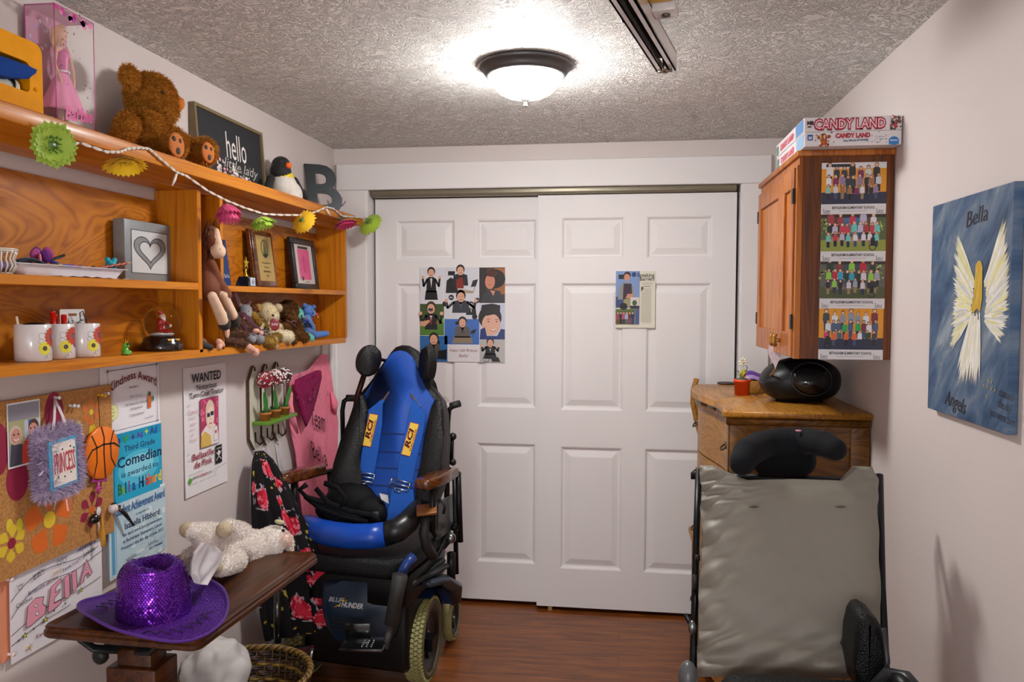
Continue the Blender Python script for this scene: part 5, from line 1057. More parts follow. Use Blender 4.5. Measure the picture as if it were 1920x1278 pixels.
def frm(t, M, W, H):
    b = MB('satin', '17151a', M=M); w = .026
    for x0_, x1_, y0_, y1_ in ((0, W, 0, w), (0, W, H-w, H), (0, w, w, H-w), (W-w, W, w, H-w)): b.box(x0_, x1_, y0_, y1_, -.020, 0, bev=.003)
    b.build('frame', t); b = MB('photo_print', 'cfc9c6', M=M); b.box(w*.9, W-w*.9, w*.9, H-w*.9, -.018, -.008, 'c9c0bc'); q = -.0074
    b.rect(W*.27, W*.75, H*.2, H*.79, q, 'd24f86'); b.rect(W*.3, W*.72, H*.80, H*.85, q, '201a1e'); b.text('ENOUGH', W*.52, H*.5, .016, q+.0004, '8a1f4a', al='CENTER', rot=PI/2, fit=H*.3, shear=.4)
    for k in range(5): b.stroke([(W*(.36+.06*k), H*.32), (W*(.40+.06*k), H*.6)], .002, q+.0003, 'a02a5c')
    b.disc(W*.38, H*.22, .010, q+.0005, '33222c'); b.text('yourself', W*.55, H*.145, .011, q, '5a4a4e', al='CENTER'); b.build('print', t)
leaner('picture_frame', 'black picture frame with a pink print leaning at the right of the board', 'picture frame', 557, 600, 440, -1.345, None, .222, .02, .12, MR, frm)
# ================= plush toys in the right unit =================
BZ = lambda y: zbot(y)+.0005
# horse sitting in the slot between the uprights
XH = -1.300
def h(px, py, X=XH): return pX(px, py, X)
t = thing('plush_horse', 'long legged brown plush horse with white face slumped over the shelf uprights', 'plush toy', h(395, 540))
BN, CR, DK = '6a3212', 'd8b69c', '2a211b'
prims = [E_(394, 448, 18, BN, -1.285), E_(397, 438, 15, BN, -1.282), C_((396, 446), (402, 458), 15, 14, BN, -1.276, -1.262), E_(409, 471, 14, CR, -1.245), C_((406, 432), (410, 462), 5, 8, CR, -1.258, -1.243),
 C_((388, 455), (386, 500), 14, 16, BN, -1.30, -1.29), C_((386, 500), (392, 540), 17, 20, BN, -1.29, -1.275), E_(392, 545, 20, BN, -1.28),
 C_((396, 492), (412, 530), 8, 9, BN, -1.262, -1.25), C_((412, 530), (425, 552), 9, 10, BN, -1.25, -1.24),
 C_((398, 555), (418, 600), 9, 11, CR, -1.238, -1.235), C_((418, 552), (436, 590), 9, 9.5, CR, -1.245, -1.24), C_((419, 592), (421, 608), 11.5, 12, DK, -1.235, -1.235), C_((437, 590), (441, 604), 10, 10.5, DK, -1.245, -1.245)]
organic('body', prims, t, vox=.0032, smooth=3, fur=0, mat='velvet')
b = MB('fur', '3a1c0c'); r = random.Random(5)
for k in range(70):
    a = r.random(); p0 = h(386+10*r.random(), 428+80*a*r.random()+0, -1.285+r.uniform(-.01, .01)); b.tube([p0, p0+Vector((.004, r.uniform(-.012, .004), -.015)), p0+Vector((.002, r.uniform(-.016, .006), -.034))], [.0022, .0018, .0004], 4, ['2a150a', '3d1f0e', '4f2a14'][k % 3])
for e_ in ((386, 425), (399, 424)): A = h(*e_, -1.285); b.tube([A+Vector((0, 0, -.01)), A+Vector((.006, 0, .008)), A+Vector((.006, 0, .022))], [.008, .007, .001], 8, flat=.5)
b.build('mane', t)
b = MB('velvet', '1d1510'); ringc = h(405, 456, -1.262); Q = basis((h(410, 470, -1.245)-h(398, 440, -1.285))); b.tube([ringc+Q @ Vector((.0215*math.cos(a), .0215*math.sin(a), 0)) for a in [2*PI*k/24 for k in range(24)]], .0018, 6, closed=True); b.build('bridle', t)
for e_, X_ in (((413, 467), -1.222), ((421, 468), -1.228)): MB('gloss', '140f0c').ell(pX(*e_, X_), .0016).build('nostril', t)
MB('gloss', '0f0c0a').ell(pX(390, 440, -1.258), .004).build('eye', t)
# dangling hind hoof of the horse in the slot
A, B_ = pX(376, 640, -1.30), pX(384, 648, -1.285)
prims = [('c', pX(370, 634, -1.315), pX(381, 642, -1.295), .012, .013, CR), ('c', pX(380, 646, -1.283), pX(395, 651, -1.268), .013, .010, DK)]
organic('hoof', prims, t, vox=.003, smooth=3, mat='velvet')
# grey bunny / monkey with long limbs
XG = -1.30; t = thing('plush_monkey', 'brown furry long armed plush lying on its side at the front of the bottom board', 'plush toy', pX(440, 635, XG)); FB = '5e4030'
prims = [C_((424, 618), (452, 624), 15, 15, FB, -1.30), C_((420, 606), (445, 602), 10, 10, FB, -1.29), C_((445, 602), (462, 612), 10, 8, FB, -1.285), E_(427, 620, 13, FB, -1.275), E_(426, 622, 8.5, 'd8a890', -1.258, (.5, .75, 1.5)),
 C_((425, 636), (452, 643), 8, 7, FB, -1.275, -1.262), C_((452, 640), (468, 650), 7, 6, FB, -1.262, -1.25), C_((466, 650), (473, 655), 6.5, 7, 'd9a48e', -1.248), E_(480, 660, 6.5, 'd9a48e', -1.246, (1, 1, 1.3)),
 C_((410, 640), (416, 646), 6, 6, 'd9a48e', -1.272), E_(411, 650, 6, 'd9a48e', -1.27), E_(480, 620, 7, 'd9a48e', -1.268, (1, 1.2, .7)), E_(489, 624, 5, 'd9a48e', -1.268)]
organic('body', prims, t, vox=.003, smooth=3, fur=7000, flen=.007, fw=.0007)
# grey rabbit behind in maroon jacket
t = thing('plush_rabbit', 'grey plush rabbit with pink ears and a maroon jacket between horse and cream bear', 'plush toy', pX(460, 600, -1.33)); GR = '7d7c82'
prims = [E_(460, 583, 13, GR, -1.325), E_(463, 589, 9, '8d8c92', -1.312), C_((450, 575), (440, 550), 5, 4, 'b9949c', -1.345), C_((462, 574), (468, 566), 5, 4, 'b9949c', -1.345), C_((455, 600), (470, 625), 16, 17, '4a0f26', -1.325, -1.31), C_((468, 608), (490, 628), 9, 8, '4a0f26', -1.30, -1.285), C_((444, 600), (455, 612), 9, 9, '4a0f26', -1.29, -1.28), E_(471, 636, 9, GR, -1.272), E_(487, 636, 9.5, GR, -1.27), C_((455, 628), (475, 634), 8, 8, GR, -1.29)]
organic('body', prims, t, vox=.003, smooth=3, mat='velvet'); b = MB('velvet', 'cfc8cc'); b.tube([pX(457, 595, -1.30), pX(459, 604, -1.292), pX(461, 612, -1.288)], [.003, .005, .002], 8, flat=.5); b.build('shirt_front', t)
b = MB('gloss', '1a1a1c'); b.ell(pX(466, 583, -1.297), .002); b.build('eye', t)
# olive brown plush ear beside it
t = thing('plush_dog', 'tan plush dog lying behind the cream bear with its paw over the edge', 'plush toy', pX(500, 640, -1.30))
prims = [E_(474, 580, 9, '5a3218', -1.335), C_((474, 592), (482, 604), 9, 9, '8f6c2a', -1.315), C_((494, 640), (520, 632), 10, 9, '7d5f26', -1.275), C_((506, 642), (516, 646), 9, 8, '8f6c2a', -1.262), E_(517, 648, 5, 'c9a078', -1.252), C_((484, 606), (505, 625), 12, 12, '7d5f26', -1.325)]
organic('body', prims, t, vox=.003, smooth=3, fur=4000, flen=.006, fw=.0007)
b = MB('velvet', '6a5a5e'); r = random.Random(4)
for k in range(60): P_ = pX(r.uniform(487, 510), r.uniform(616, 634), -1.272); b.ell(P_, (.0022, .003, .003), r.choice(['3a3034', 'a89a9e', '5a4a50', '8a7a80']), n=6, m=4)
tag(b.build('bead_scarf', None, loc=pX(498, 626, -1.272)), 'speckled grey and maroon knit scrap lying beside the grey rabbit', 'scarf')
# cream bear
t = thing('teddy_bear', 'cream teddy bear with a dark red round tag in the bottom compartment', 'teddy bear', pX(505, 600, -1.32)); WC = 'cdbb98'
prims = [E_(500, 587, 20, WC, -1.325), E_(508, 592, 15, WC, -1.312), E_(512, 594, 9, 'd4c6a8', -1.298), E_(484, 577, 8, 'a8844e', -1.325), E_(521, 577, 8, WC, -1.33), E_(498, 614, 19, WC, -1.33), E_(503, 622, 19, WC, -1.32), C_((487, 608), (482, 622), 8, 7, WC, -1.315), C_((520, 612), (532, 622), 8, 7, WC, -1.315), C_((515, 628), (540, 631), 11, 12, 'd4c6a8', -1.30, -1.268), C_((495, 632), (512, 638), 10, 9, WC, -1.305, -1.27)]
organic('body', prims, t, vox=.0032, smooth=3, fur=9000, flen=.005, fw=.0006)
b = MB('gloss', '3a1410'); b.ell(pX(512, 591, -1.270), (.005, .006, .005)); b.build('nose', t); MB('gloss', '101010').ell(pX(502, 583, -1.286), .0022).build('eye', t)
P_ = pX(515, 608, -1.262); b = MB('satin', '7a1020'); Q = basis((.6, -.75, .1)); b.ell(P_, (.018, .024, .0025), R=Q); b.M = Matrix.Translation(P_) @ basis((.6, -.75, .1)).to_4x4() @ Matrix.Translation((0, 0, .003)); b.text('baby', 0, -.003, .013, 0, 'e8d8d4', al='CENTER', shear=.2); b.build('name_tag', t)
# brown gorilla-like dog
t = thing('plush_gorilla', 'dark brown plush bear with a bow tie right of the cream bear', 'plush toy', pX(545, 600, -1.32)); DB = '4f3015'
prims = [E_(540, 582, 19, DB, -1.34), E_(532, 584, 14, DB, -1.335), E_(544, 592, 12, '6a4522', -1.315), E_(549, 594, 8, '7d542c', -1.306), E_(545, 615, 20, DB, -1.33), C_((556, 606), (560, 618), 9, 9, '5f3c1a', -1.31, -1.30), C_((535, 612), (540, 624), 9, 9, '5f3c1a', -1.30, -1.295), C_((558, 628), (570, 632), 11, 10, '5f3c1a', -1.29, -1.27), C_((538, 630), (548, 636), 10, 10, '5f3c1a', -1.295, -1.275)]
organic('body', prims, t, vox=.0035, smooth=3, fur=9000, flen=.007, fw=.0008)
b = MB('gloss', '120c08'); b.ell(pX(550, 590, -1.287), (.003, .005, .003)); b.build('nose', t); MB('gloss', '120c08').ell(pX(536, 590, -1.30), .0035).build('eye', t)
b = MB('fabric', '6a4440'); b.tube([pX(537, 601, -1.295), pX(545, 604, -1.285), pX(553, 601, -1.292)], [.009, .004, .009], 8, flat=.5); b.tube([pX(545, 605, -1.285), pX(553, 614, -1.28)], [.005, .008], 8, flat=.4); b.build('bow', t)
# teal and blue bears
t = thing('teddy_bear', 'pale teal teddy bear peeking between the brown plush and the blue bear', 'teddy bear', pX(562, 600, -1.34)); TE = '58a898'
prims = [E_(559, 588, 11, TE, -1.345), E_(562, 592, 8, '68b8a6', -1.335), E_(557, 576, 4.5, TE, -1.345), E_(566, 580, 4, TE, -1.35), E_(566, 612, 12, TE, -1.345), C_((571, 628), (582, 634), 8, 8, TE, -1.30, -1.28)]
organic('body', prims, t, vox=.003, smooth=3, mat='velvet'); b = MB('gloss', '101012'); b.ell(pX(561, 584, -1.322), .0018); b.build('eye', t); MB('gloss', '101012').ell(pX(566, 591, -1.320), .0028).build('nose', t)
t = thing('teddy_bear', 'blue speckled teddy bear with a navy ribbon at the right end of the row', 'teddy bear', pX(585, 605, -1.33)); BL = '4a72b4'
prims = [E_(577, 582, 11.5, BL, -1.325), E_(585, 587, 7.5, '5a82c4', -1.312), E_(571, 572, 4.5, BL, -1.325), E_(588, 575, 4.5, BL, -1.325), C_((575, 600), (580, 620), 10, 12, '5b7cb8', -1.325, -1.315), C_((580, 602), (587, 614), 5, 5, '5b7cb8', -1.30, -1.295), C_((590, 628), (612, 625), 7, 5.5, BL, -1.30, -1.272)]
organic('body', prims, t, vox=.0028, smooth=3, mat='velvet'); b = MB('gloss', '0c0c10'); b.ell(pX(583, 580, -1.296), .002); b.build('eye', t); MB('gloss', '0c0c10').ell(pX(587, 587, -1.292), .0035).build('nose', t)
b = MB('satin', '1a2f8a'); b.tube([pX(567, 598, -1.31), pX(577, 602, -1.296), pX(585, 600, -1.305)], .006, 8, flat=.5); b.tube([pX(577, 602, -1.294), pX(583, 612, -1.288)], [.004, .006], 8, flat=.4); b.build('ribbon', t)
b = MB('satin', '8c8f7a'); b.tube([pX(566, 593, -1.32), pX(575, 597, -1.31)], .004, 8); b.ell(pX(594, 590, -1.33), (.006, .010, .009), 'd0401c'); b.ell(pX(596, 594, -1.328), (.004, .006, .006), 'e8a030'); b.build('paper_tag', t)
# small gold frame at the back
P0 = pX(588, 612, -1.37); b = MB('metal', 'a8843a', M=Matrix(((0, 0, 1, -1.372), (1, 0, 0, pX(587, 620, -1.372).y), (0, 1, 0, BZ(3.4)), (0, 0, 0, 1))))
b.box(0, .002, 0, .098, 0, .003); b.box(.085, .088, 0, .098, 0, .003); b.box(0, .088, .095, .098, 0, .003); b.box(0, .088, 0, .003, 0, .003)
for z in (.03, .055, .075): ring(b, .045, z, .020, .0025, .0015, 'b8944a', 16, ry=.012)
tag(b.build('wire_photo_stand', None, loc=P0), 'thin gold wire stand behind the blue bear', 'photo stand')
# ================= overbed table and what lies on it =================
TZ = .755
t = thing('side_table', 'brown wooden overbed table holding the purple hat and the plush sheep', 'table', (-1.17, 1.78, 0))
tx0, tx1, ty0, ty1 = -1.318, -.908, 1.622, 2.262
def rrz(b, x0, x1, y0, y1, r, prof, col=None, mat=None):
    vs = []; n = 0
    for ins, z in prof: pts = rr2(x0+ins, x1-ins, y0+ins, y1-ins, max(.002, r-ins), 6); n = len(pts); vs += [(p[0], p[1], z) for p in pts]
    fs = []
    for i in range(len(prof)-1):
        for k in range(n): fs.append((i*n+k, i*n+(k+1) % n, (i+1)*n+(k+1) % n, (i+1)*n+k))
    fs.append(tuple(range(n-1, -1, -1))); fs.append(tuple((len(prof)-1)*n+k for k in range(n))); b.add(vs, fs, col, mat); return b
b = MB('table_wood', 'ffffff', M=Matrix.Translation((-1.13, 1.94, 0)) @ Matrix.Rotation(math.radians(-3.0), 4, 'Z') @ Matrix.Translation((1.13, -1.94, 0)))
rrz(b, tx0, tx1, ty0, ty1, .03, [(.004, TZ-.027), (0, TZ-.023), (0, TZ-.014), (.004, TZ-.010), (.003, TZ-.004), (.007, TZ), (.012, TZ), (.024, TZ-.003), (.027, TZ-.0035)]); b.build('table_top', t)
b = MB('table_wood', 'ffffff'); b.box(-1.215, -1.125, 1.745, 1.815, .10, .66, bev=.004); b.box(-1.235, -1.105, 1.73, 1.83, .05, .62, bev=.005); b.build('post', t)
b = MB('darkmetal', '2a2c2e'); b.box(-1.26, -1.08, 1.76, 1.80, .655, TZ-.026, bev=.004)
b.tube([(-1.28, 1.70, TZ-.03), (-1.275, 1.70, .70), (-1.25, 1.71, .675), (-1.20, 1.73, .665)], .012, 8, flat=.5); b.tube([(-1.06, 1.70, TZ-.03), (-1.075, 1.70, .70), (-1.10, 1.71, .675), (-1.15, 1.73, .665)], .012, 8, flat=.5); b.build('bracket', t)
b = MB('plastic', '1c1f1f'); b.lathe([(0, 0), (.018, 0), (.020, .006), (.018, .018), (.01, .022), (0, .022)], (-1.235, 1.725, .655), 10, ax=(-.2, -1, -.1)); b.build('clamp_knob', t)
b = MB('table_wood', 'ffffff'); b.box(-1.35, -.98, 1.72, 1.84, 0.03, .075, bev=.01); b.build('foot', t)
for x in (-1.33, -1.0):
    for y in (1.735, 1.825): MB('rubber', '1a1a1a').cyl((x, y-.008, .018), (x, y+.008, .018), .018).build('caster', t)
# hat
r = random.Random(12)
hc = pZ(288, 1140, TZ+.014); hc.z = TZ-.002; PU = '561690'
t = thing('cowboy_hat', 'purple sequined cowboy hat lying at the near end of the wooden table', 'hat', hc)
Rh = Matrix.Rotation(math.radians(-32), 4, 'Z'); Mh = Matrix.Translation(hc) @ Rh
def brim(u, v):
    a = 2*PI*u; rx, ry = .088+(.215-.088)*v, .078+(.150-.078)*v
    x, y = rx*math.cos(a), ry*math.sin(a); z = .008+.034*v**2*(abs(math.cos(a))**2)*0+.040*v**2*math.sin(a)**2-.004*v; return (x, y, z+.004*math.sin(a*7)*v*.3)
b = MB('velvet', PU, M=Mh); b.grid(brim, 80, 12, mat='sequin_cloth'); b.grid(lambda u, v: tuple(Vector(brim(1-u, v))-Vector((0, 0, .004))), 80, 12, '2a1046')
b.tube([Mh.inverted() @ (Mh @ Vector(brim(k/60, 1))) for k in range(60)], .0035, 6, '4a1480', closed=True)
for sg in (0, PI):   # stitched zigzag on both brim sides
    zz = []
    for k in range(15): a = sg-.75+1.5*k/14; v = .35 if k % 2 else .62; p = Vector(brim((a/(2*PI)) % 1, v)); p.z += .002; zz.append(p)
    b.tube(zz, .0012, 5, '1c0a30')
b.build('brim', t)
def crown(u, v):
    a = 2*PI*u; h = .118; taper = 1-.10*v; rr_ = 1-.30*max(0, v-.78)**1.6/.22**1.6*.55; x, y = .092*taper*rr_*math.cos(a), .082*taper*rr_*math.sin(a); z = .006+h*v
    return (x, y, z)
def ctop(u, v):
    a = 2*PI*u; q = 1-v; rx, ry = .0693*q, .0618*q; x, y = rx*math.cos(a), ry*math.sin(a)
    z = .124+.010*math.sin(PI*min(1, v*2.2))-.030*math.exp(-(y/.022)**2)*min(1, v*2.5)+.012*abs(math.sin(a))*v*0; return (x, y, z)
b = MB('sequin_cloth', PU, M=Mh); b.grid(crown, 64, 16); b.grid(ctop, 64, 12)
for i in range(24):
    for k in range(72):
        v = (i+.5)/24; u = (k+.5*(i % 2))/72; p = Vector(crown(u, v)); a = 2*PI*u; n = Vector((math.cos(a), math.sin(a), .15+r.uniform(-.16, .16))); n += Vector((r.uniform(-.12, .12), r.uniform(-.12, .12), 0)); Q = basis(n); c = p+n.normalized()*.0012
        b.add([c+Q @ Vector((.0026*math.cos(w), .0026*math.sin(w), 0)) for w in [PI*k2/3 for k2 in range(6)]], [tuple(range(6))], '7222b0', 'sequin')
for i in range(420):
    u, v = r.random(), r.random()*.95; p = Vector(ctop(u, v)); n = Vector((r.uniform(-.3, .3), r.uniform(-.3, .3), 1)); Q = basis(n); c = p+Vector((0, 0, .0018)); b.add([c+Q @ Vector((.0026*math.cos(w), .0026*math.sin(w), 0)) for w in [PI*k2/3 for k2 in range(6)]], [tuple(range(6))], '7222b0', 'sequin')
b.build('crown', t)
# sheep lying on its side
t = thing('plush_sheep', 'white woolly plush sheep lying on its back beside the purple hat', 'plush toy', pX(450, 1050, -1.10))
WS = 'f0e8e2'; Xs = -1.10
def s_(px, py, r, col, X=Xs, k=(1, 1, 1)): return E_(px, py, r, col, X, k)
prims = [C_((400, 1020), (470, 1030), 36, 36, WS, -1.13, -1.10), s_(440, 1030, 38, WS, -1.12), C_((480, 1025), (505, 1022), 30, 30, WS, -1.09, -1.06), s_(512, 1020, 33, WS, -1.05), s_(525, 1022, 25, 'f0e6dc', -1.03), s_(535, 1012, 13, 'e8cfc4', -1.005),
 C_((400, 1000), (358, 995), 20, 15, WS, -1.16, -1.18), C_((452, 1000), (428, 988), 20, 14, WS, -1.10, -1.08), C_((440, 1050), (412, 1062), 22, 17, WS, -1.07, -1.05), C_((385, 1030), (350, 1040), 16, 10, WS, -1.17, -1.2),
 s_(351, 993, 15, 'b5a78c', -1.19), s_(420, 993, 15.5, 'bfae94', -1.06), s_(404, 1063, 13, 'bfae94', -1.045)]
organic('body', prims, t, vox=.0045, smooth=3, fur=26000, flen=.006, fw=.0009, droop=.1)
for e_, X_ in (((531, 994), -.985), ((534, 1032), -.985)): MB('gloss', '0e0c0b').ell(pX(*e_, X_), .0052).build('eye', t)
b = MB('velvet', 'b8b08a'); b.ell(pX(524, 978, -1.03), (.010, .016, .007), R=basis((.2, 0, 1))); b.build('ear', t)
b = MB('satin', 'c0304a'); b.tube([pX(541, 1034, -1.0), pX(545, 1040, -.995), pX(540, 1044, -.995)], .0015, 5); b.build('mouth', t)
# white fabric tag draped from sheep
pts = [(372, 1016, 398, 1024), (356, 1035, 410, 1035), (350, 1055, 408, 1052), (350, 1075, 392, 1075), (358, 1092, 378, 1096)]
b, f_ = drape('c', pts, -1.03, 1.2, .008, 'c9c4c8', nu=24, nv=24, mat='paper', soft=.3, phase=.4)
tag(b.build('tissue', None, loc=pX(378, 1060, -1.03)), 'white tissue lying against the plush sheep beside the purple hat', 'tissue')
# ================= wicker basket and white cloth on the floor =================
bc = pZ(462, 1262, .30); bc.z = 0
t = thing('wicker_basket', 'round dark wicker basket on the floor under the wooden table', 'basket', bc)
b = MB('satin', '5a3a1c'); r = random.Random(3)
for k in range(44):
    a = 2*PI*k/44; b.tube([bc+Vector(((.155+.045*z/.30)*math.cos(a), (.155+.045*z/.30)*math.sin(a), z+.005)) for z in (0, .1, .2, .29)], .0035, 6, '6a4a20')
for j in range(17):
    z = .012+j*.0165; R_ = .155+.045*z/.30; b.tube([bc+Vector(((R_+.005*(1 if (k+j) % 2 else -1))*math.cos(2*PI*k/88), (R_+.005*(1 if ((k//2)+j) % 2 else -1))*math.sin(2*PI*k/88), z)) for k in range(88)], .006, 6, ['3a2410', '2f1d0e', '8a6a22'][j % 3], closed=True)
b.lathe([(0, 0), (.155, 0), (.155, .008), (0, .008)], bc, 40, '3a2614'); b.build('woven_side', t)
b = MB('satin', '8a6c2a')
for ph in range(5): b.tube([bc+Vector(((.202+.008*math.cos(a*24+ph*2*PI/5))*math.cos(a), (.202+.008*math.cos(a*24+ph*2*PI/5))*math.sin(a), .298+.008*math.sin(a*24+ph*2*PI/5))) for a in [2*PI*k/200 for k in range(200)]], .0042, 5, ['8a6c2a', '4a3216', '6e5222'][ph % 3], closed=True)
b.build('rim', t)
c0 = pY(402, 1268, bc.y-.03); prims = []
def clothball(u, v):
    a = 2*PI*u; b_ = -PI/2+PI*v; d = Vector((math.cos(b_)*math.cos(a), math.cos(b_)*math.sin(a), math.sin(b_))); w = noise.noise(d*2.2)*.18+noise.noise(d*5)*.06; c = .105*(1+w); return c0+Vector((d.x*c, d.y*c, d.z*c*1.2))
b = MB('paper', 'c4c0be'); b.grid(clothball, 60, 36); tag(b.build('laundry_bundle', None, loc=c0), 'crumpled white cloth bundle resting in the wicker basket', 'laundry')
# ================= power wheelchair =================
WO = Vector((-.96, 3.05, 0)); th = math.radians(-8); ux = Vector((math.cos(th), math.sin(th), 0)); uf = Vector((math.sin(th), -math.cos(th), 0)); uz = Vector((0, 0, 1))
wc = thing('wheelchair', 'black power wheelchair with a blue seat and blue harness facing into the room', 'wheelchair', WO)
# back plane
rec = .30; vb = (uz*math.cos(rec)-uf*math.sin(rec)).normalized(); nb = ux.cross(vb)*-1
if nb.dot(uf) < 0: nb = -nb
PB = pY(745, 850, 3.04)
def bp_(x, y, out=0):
    P = pN(x, y, PB+nb*out, nb); d = P-PB-nb*out; return (d.dot(ux), d.dot(vb))
MBk = Matrix((ux, vb, nb)).transposed().to_4x4(); MBk.translation = PB
shell = [(752, 645), (765, 646), (776, 652), (786, 664), (790, 684), (793, 704), (800, 717), (814, 730), (827, 748), (832, 772), (833, 820), (830, 870), (822, 915), (812, 945), (790, 975), (690, 985), (630, 960), (614, 930), (617, 902), (628, 868), (642, 822), (656, 788), (664, 764), (672, 738), (680, 728), (704, 714), (714, 697), (722, 676), (730, 660), (740, 649)]
P2 = lambda L_, o=0: [bp_(x, y, o) for x, y in L_][::-1]
b = MB('blackleather', '0b0b0d', M=MBk); b.prismb(P2(shell), -.075, .0, .016); b.build('back_shell', wc)
blue = [(750, 656), (762, 659), (773, 669), (781, 688), (787, 709), (799, 728), (814, 750), (808, 772), (797, 812), (793, 860), (787, 912), (776, 945), (765, 985), (690, 985), (676, 950), (672, 900), (676, 855), (686, 800), (691, 768), (684, 748), (682, 738), (700, 723), (712, 706), (721, 684), (729, 665), (740, 658)]
bl = MB('velvet', '1238a0', M=MBk); bl.prismb(P2(blue, .012), -.01, .018, .010, '0b47a4', 'bluecloth'); BKo = bl.build('back_cushion', wc, label='royal blue back cushion')
b = MB('matte', '0a1c50', M=MBk)
for y in (808, 842, 872, 905):
    a1, a2 = bp_(688-(y-808)*.12, y+2, .02), bp_(796-(y-808)*.08, y+4, .02); b.box(a1[0], a2[0], a1[1]-.0018, a1[1]+.0018, .0165, .0192)
b.build('seam', wc)
lb = [(690, 768), (686, 800), (676, 855), (672, 900), (676, 950), (640, 955), (614, 930), (617, 902), (628, 868), (642, 822), (656, 788), (664, 764), (672, 738), (682, 740)]
rb = [(814, 750), (827, 748), (832, 772), (833, 820), (830, 870), (822, 915), (812, 945), (776, 945), (787, 912), (793, 860), (797, 812), (808, 772)]
MB('blackleather', '0b0b0d', M=MBk).prismb(P2(lb, .03), -.02, .042, .020, seg=4).build('side_bolster', wc); MB('blackleather', '0b0b0d', M=MBk).prismb(P2(rb, .03), -.02, .042, .016, seg=4).build('side_bolster', wc)
for tri in ([(711, 757), (729, 733), (730, 736), (717, 756)], [(769, 737), (772, 738), (791, 763), (778, 757)]):
    MB('metal', 'b9b9bc', M=MBk).prism(P2(tri, .02), .017, .021).build('strap_slot', wc)
def strap(name, L_, out=.024, col='2458b0'):
    """webbing ribbon through pairs of left/right pixels"""
    A = [Vector((*bp_(a, b_, out), out)) for a, b_, c, d in L_]; B_ = [Vector((*bp_(c, d, out), out)) for a, b_, c, d in L_]
    b = MB('nylon', col, M=MBk); vs = []; 
    for p, q_ in zip(A, B_): vs += [p, q_, q_-Vector((0, 0, .003)), p-Vector((0, 0, .003))]
    fs = []
    for i in range(len(A)-1): fs += [(4*i, 4*i+4, 4*i+5, 4*i+1), (4*i+1, 4*i+5, 4*i+6, 4*i+2), (4*i+3, 4*i+2, 4*i+6, 4*i+7), (4*i, 4*i+3, 4*i+7, 4*i+4)]
    b.add(vs, fs); return b.build(name, wc)
s1 = strap('harness_strap', [(716, 748, 721, 752), (691, 768, 717, 757), (686, 800, 716, 795), (675, 850, 708, 850), (668, 888, 701, 888)])
s2 = strap('harness_strap', [(775, 748, 781, 752), (770, 762, 797, 778), (762, 800, 794, 805), (750, 850, 782, 856), (744, 898, 772, 905)])
s3 = strap('harness_strap', [(735, 912, 775, 918), (730, 945, 778, 950), (722, 975, 765, 985)], .03)
def patch(cx_, cy_, w, h, rot, st):
    p = bp_(cx_, cy_, .026); b = MB('paper', 'c4301c', M=MBk @ Matrix.Translation((*p, .0262)) @ Matrix.Rotation(rot, 4, 'Z'))
    b.rect(-w/2, w/2, -h/2, h/2, 0, 'b8301c'); b.rect(-w/2+.002, w/2-.002, -h/2+.002, h/2-.002, .0003, 'e6c04a')
    b.text('RCI', -.001, 0, .026, .0006, '1c120c', al='CENTER', rot=PI/2, bold=.05, fit=.058, shear=.0) if 0 else None
    b.M = b.M @ Matrix.Rotation(PI/2, 4, 'Z'); b.text('RCI', 0, -.006, .030, .0006, 'b8241c', al='CENTER', bold=.05, fit=.072, shear=.3); b.text('RCI', .001, -.005, .030, .0008, '1c120c', al='CENTER', bold=.015, fit=.070, shear=.3); b.text('RACERS CHOICE INC', 0, -.0165, .0085, .0006, '1c120c', al='CENTER', bold=.03, fit=.09)
    return b.build('maker_patch', st)
patch(694, 806, .040, .132, -.12, s1); patch(769, 823, .040, .132, -.18, s2)
def buckle(cx_, cy_, w, h, rot, st):
    p = bp_(cx_, cy_, .035); M_ = MBk @ Matrix.Translation((*p, .032)) @ Matrix.Rotation(rot, 4, 'Z'); b = MB('metal', 'b4b6ba', M=M_); r_ = .0022
    for a, c_ in (((-w, -h), (w, -h)), ((w, -h), (w, h)), ((w, h), (-w, h)), ((-w, h), (-w, -h)), ((-w, 0), (w, 0)), ((-w*.4, -h), (-w*.3, -h*1.7)), ((w*.4, -h), (w*.3, -h*1.7)), ((-w*.3, -h*1.7), (w*.3, -h*1.7))): b.cyl((*a, 0), (*c_, 0), r_, n=8)
    return b.build('buckle', st)
buckle(682, 893, .042, .016, -.12, s1); buckle(749, 908, .040, .016, -.2, s2)
# head pads
def headpad(cx_, cy_, Y, n_, rx, ry, rot):
    c = pY(cx_, cy_, Y); Q = basis(n_) @ Matrix.Rotation(rot, 3, 'Z'); b = MB('blackleather', '0d0d0f'); b.M = Matrix.Translation(c) @ Q.to_4x4()
    pts = [(rx*math.cos(a), ry*math.sin(a)) for a in [2*PI*k/40 for k in range(40)]]; b.prismb(pts, -.018, .018, .012, seg=4); b.M = Matrix(); return b.build('head_pad', wc), c
hp1, c1 = headpad(691, 676, 3.10, (.55, -.83, .05), .048, .066, -.30); hp2, c2 = headpad(802, 682, 3.08, (-.62, -.75, .05), .036, .072, 0)
b = MB('darkmetal', '141416'); b.tube([pY(705, 672, 3.12), pY(725, 676, 3.2), pY(745, 680, 3.25)], .014, 8, flat=.5); b.tube([pY(797, 680, 3.12), pY(785, 684, 3.2), pY(760, 684, 3.25)], .014, 8, flat=.5); b.tube([pY(682, 705, 3.16), pY(670, 742, 3.18), pY(662, 800, 3.16)], .012, 8, col='3a2018'); b.build('head_support', wc)
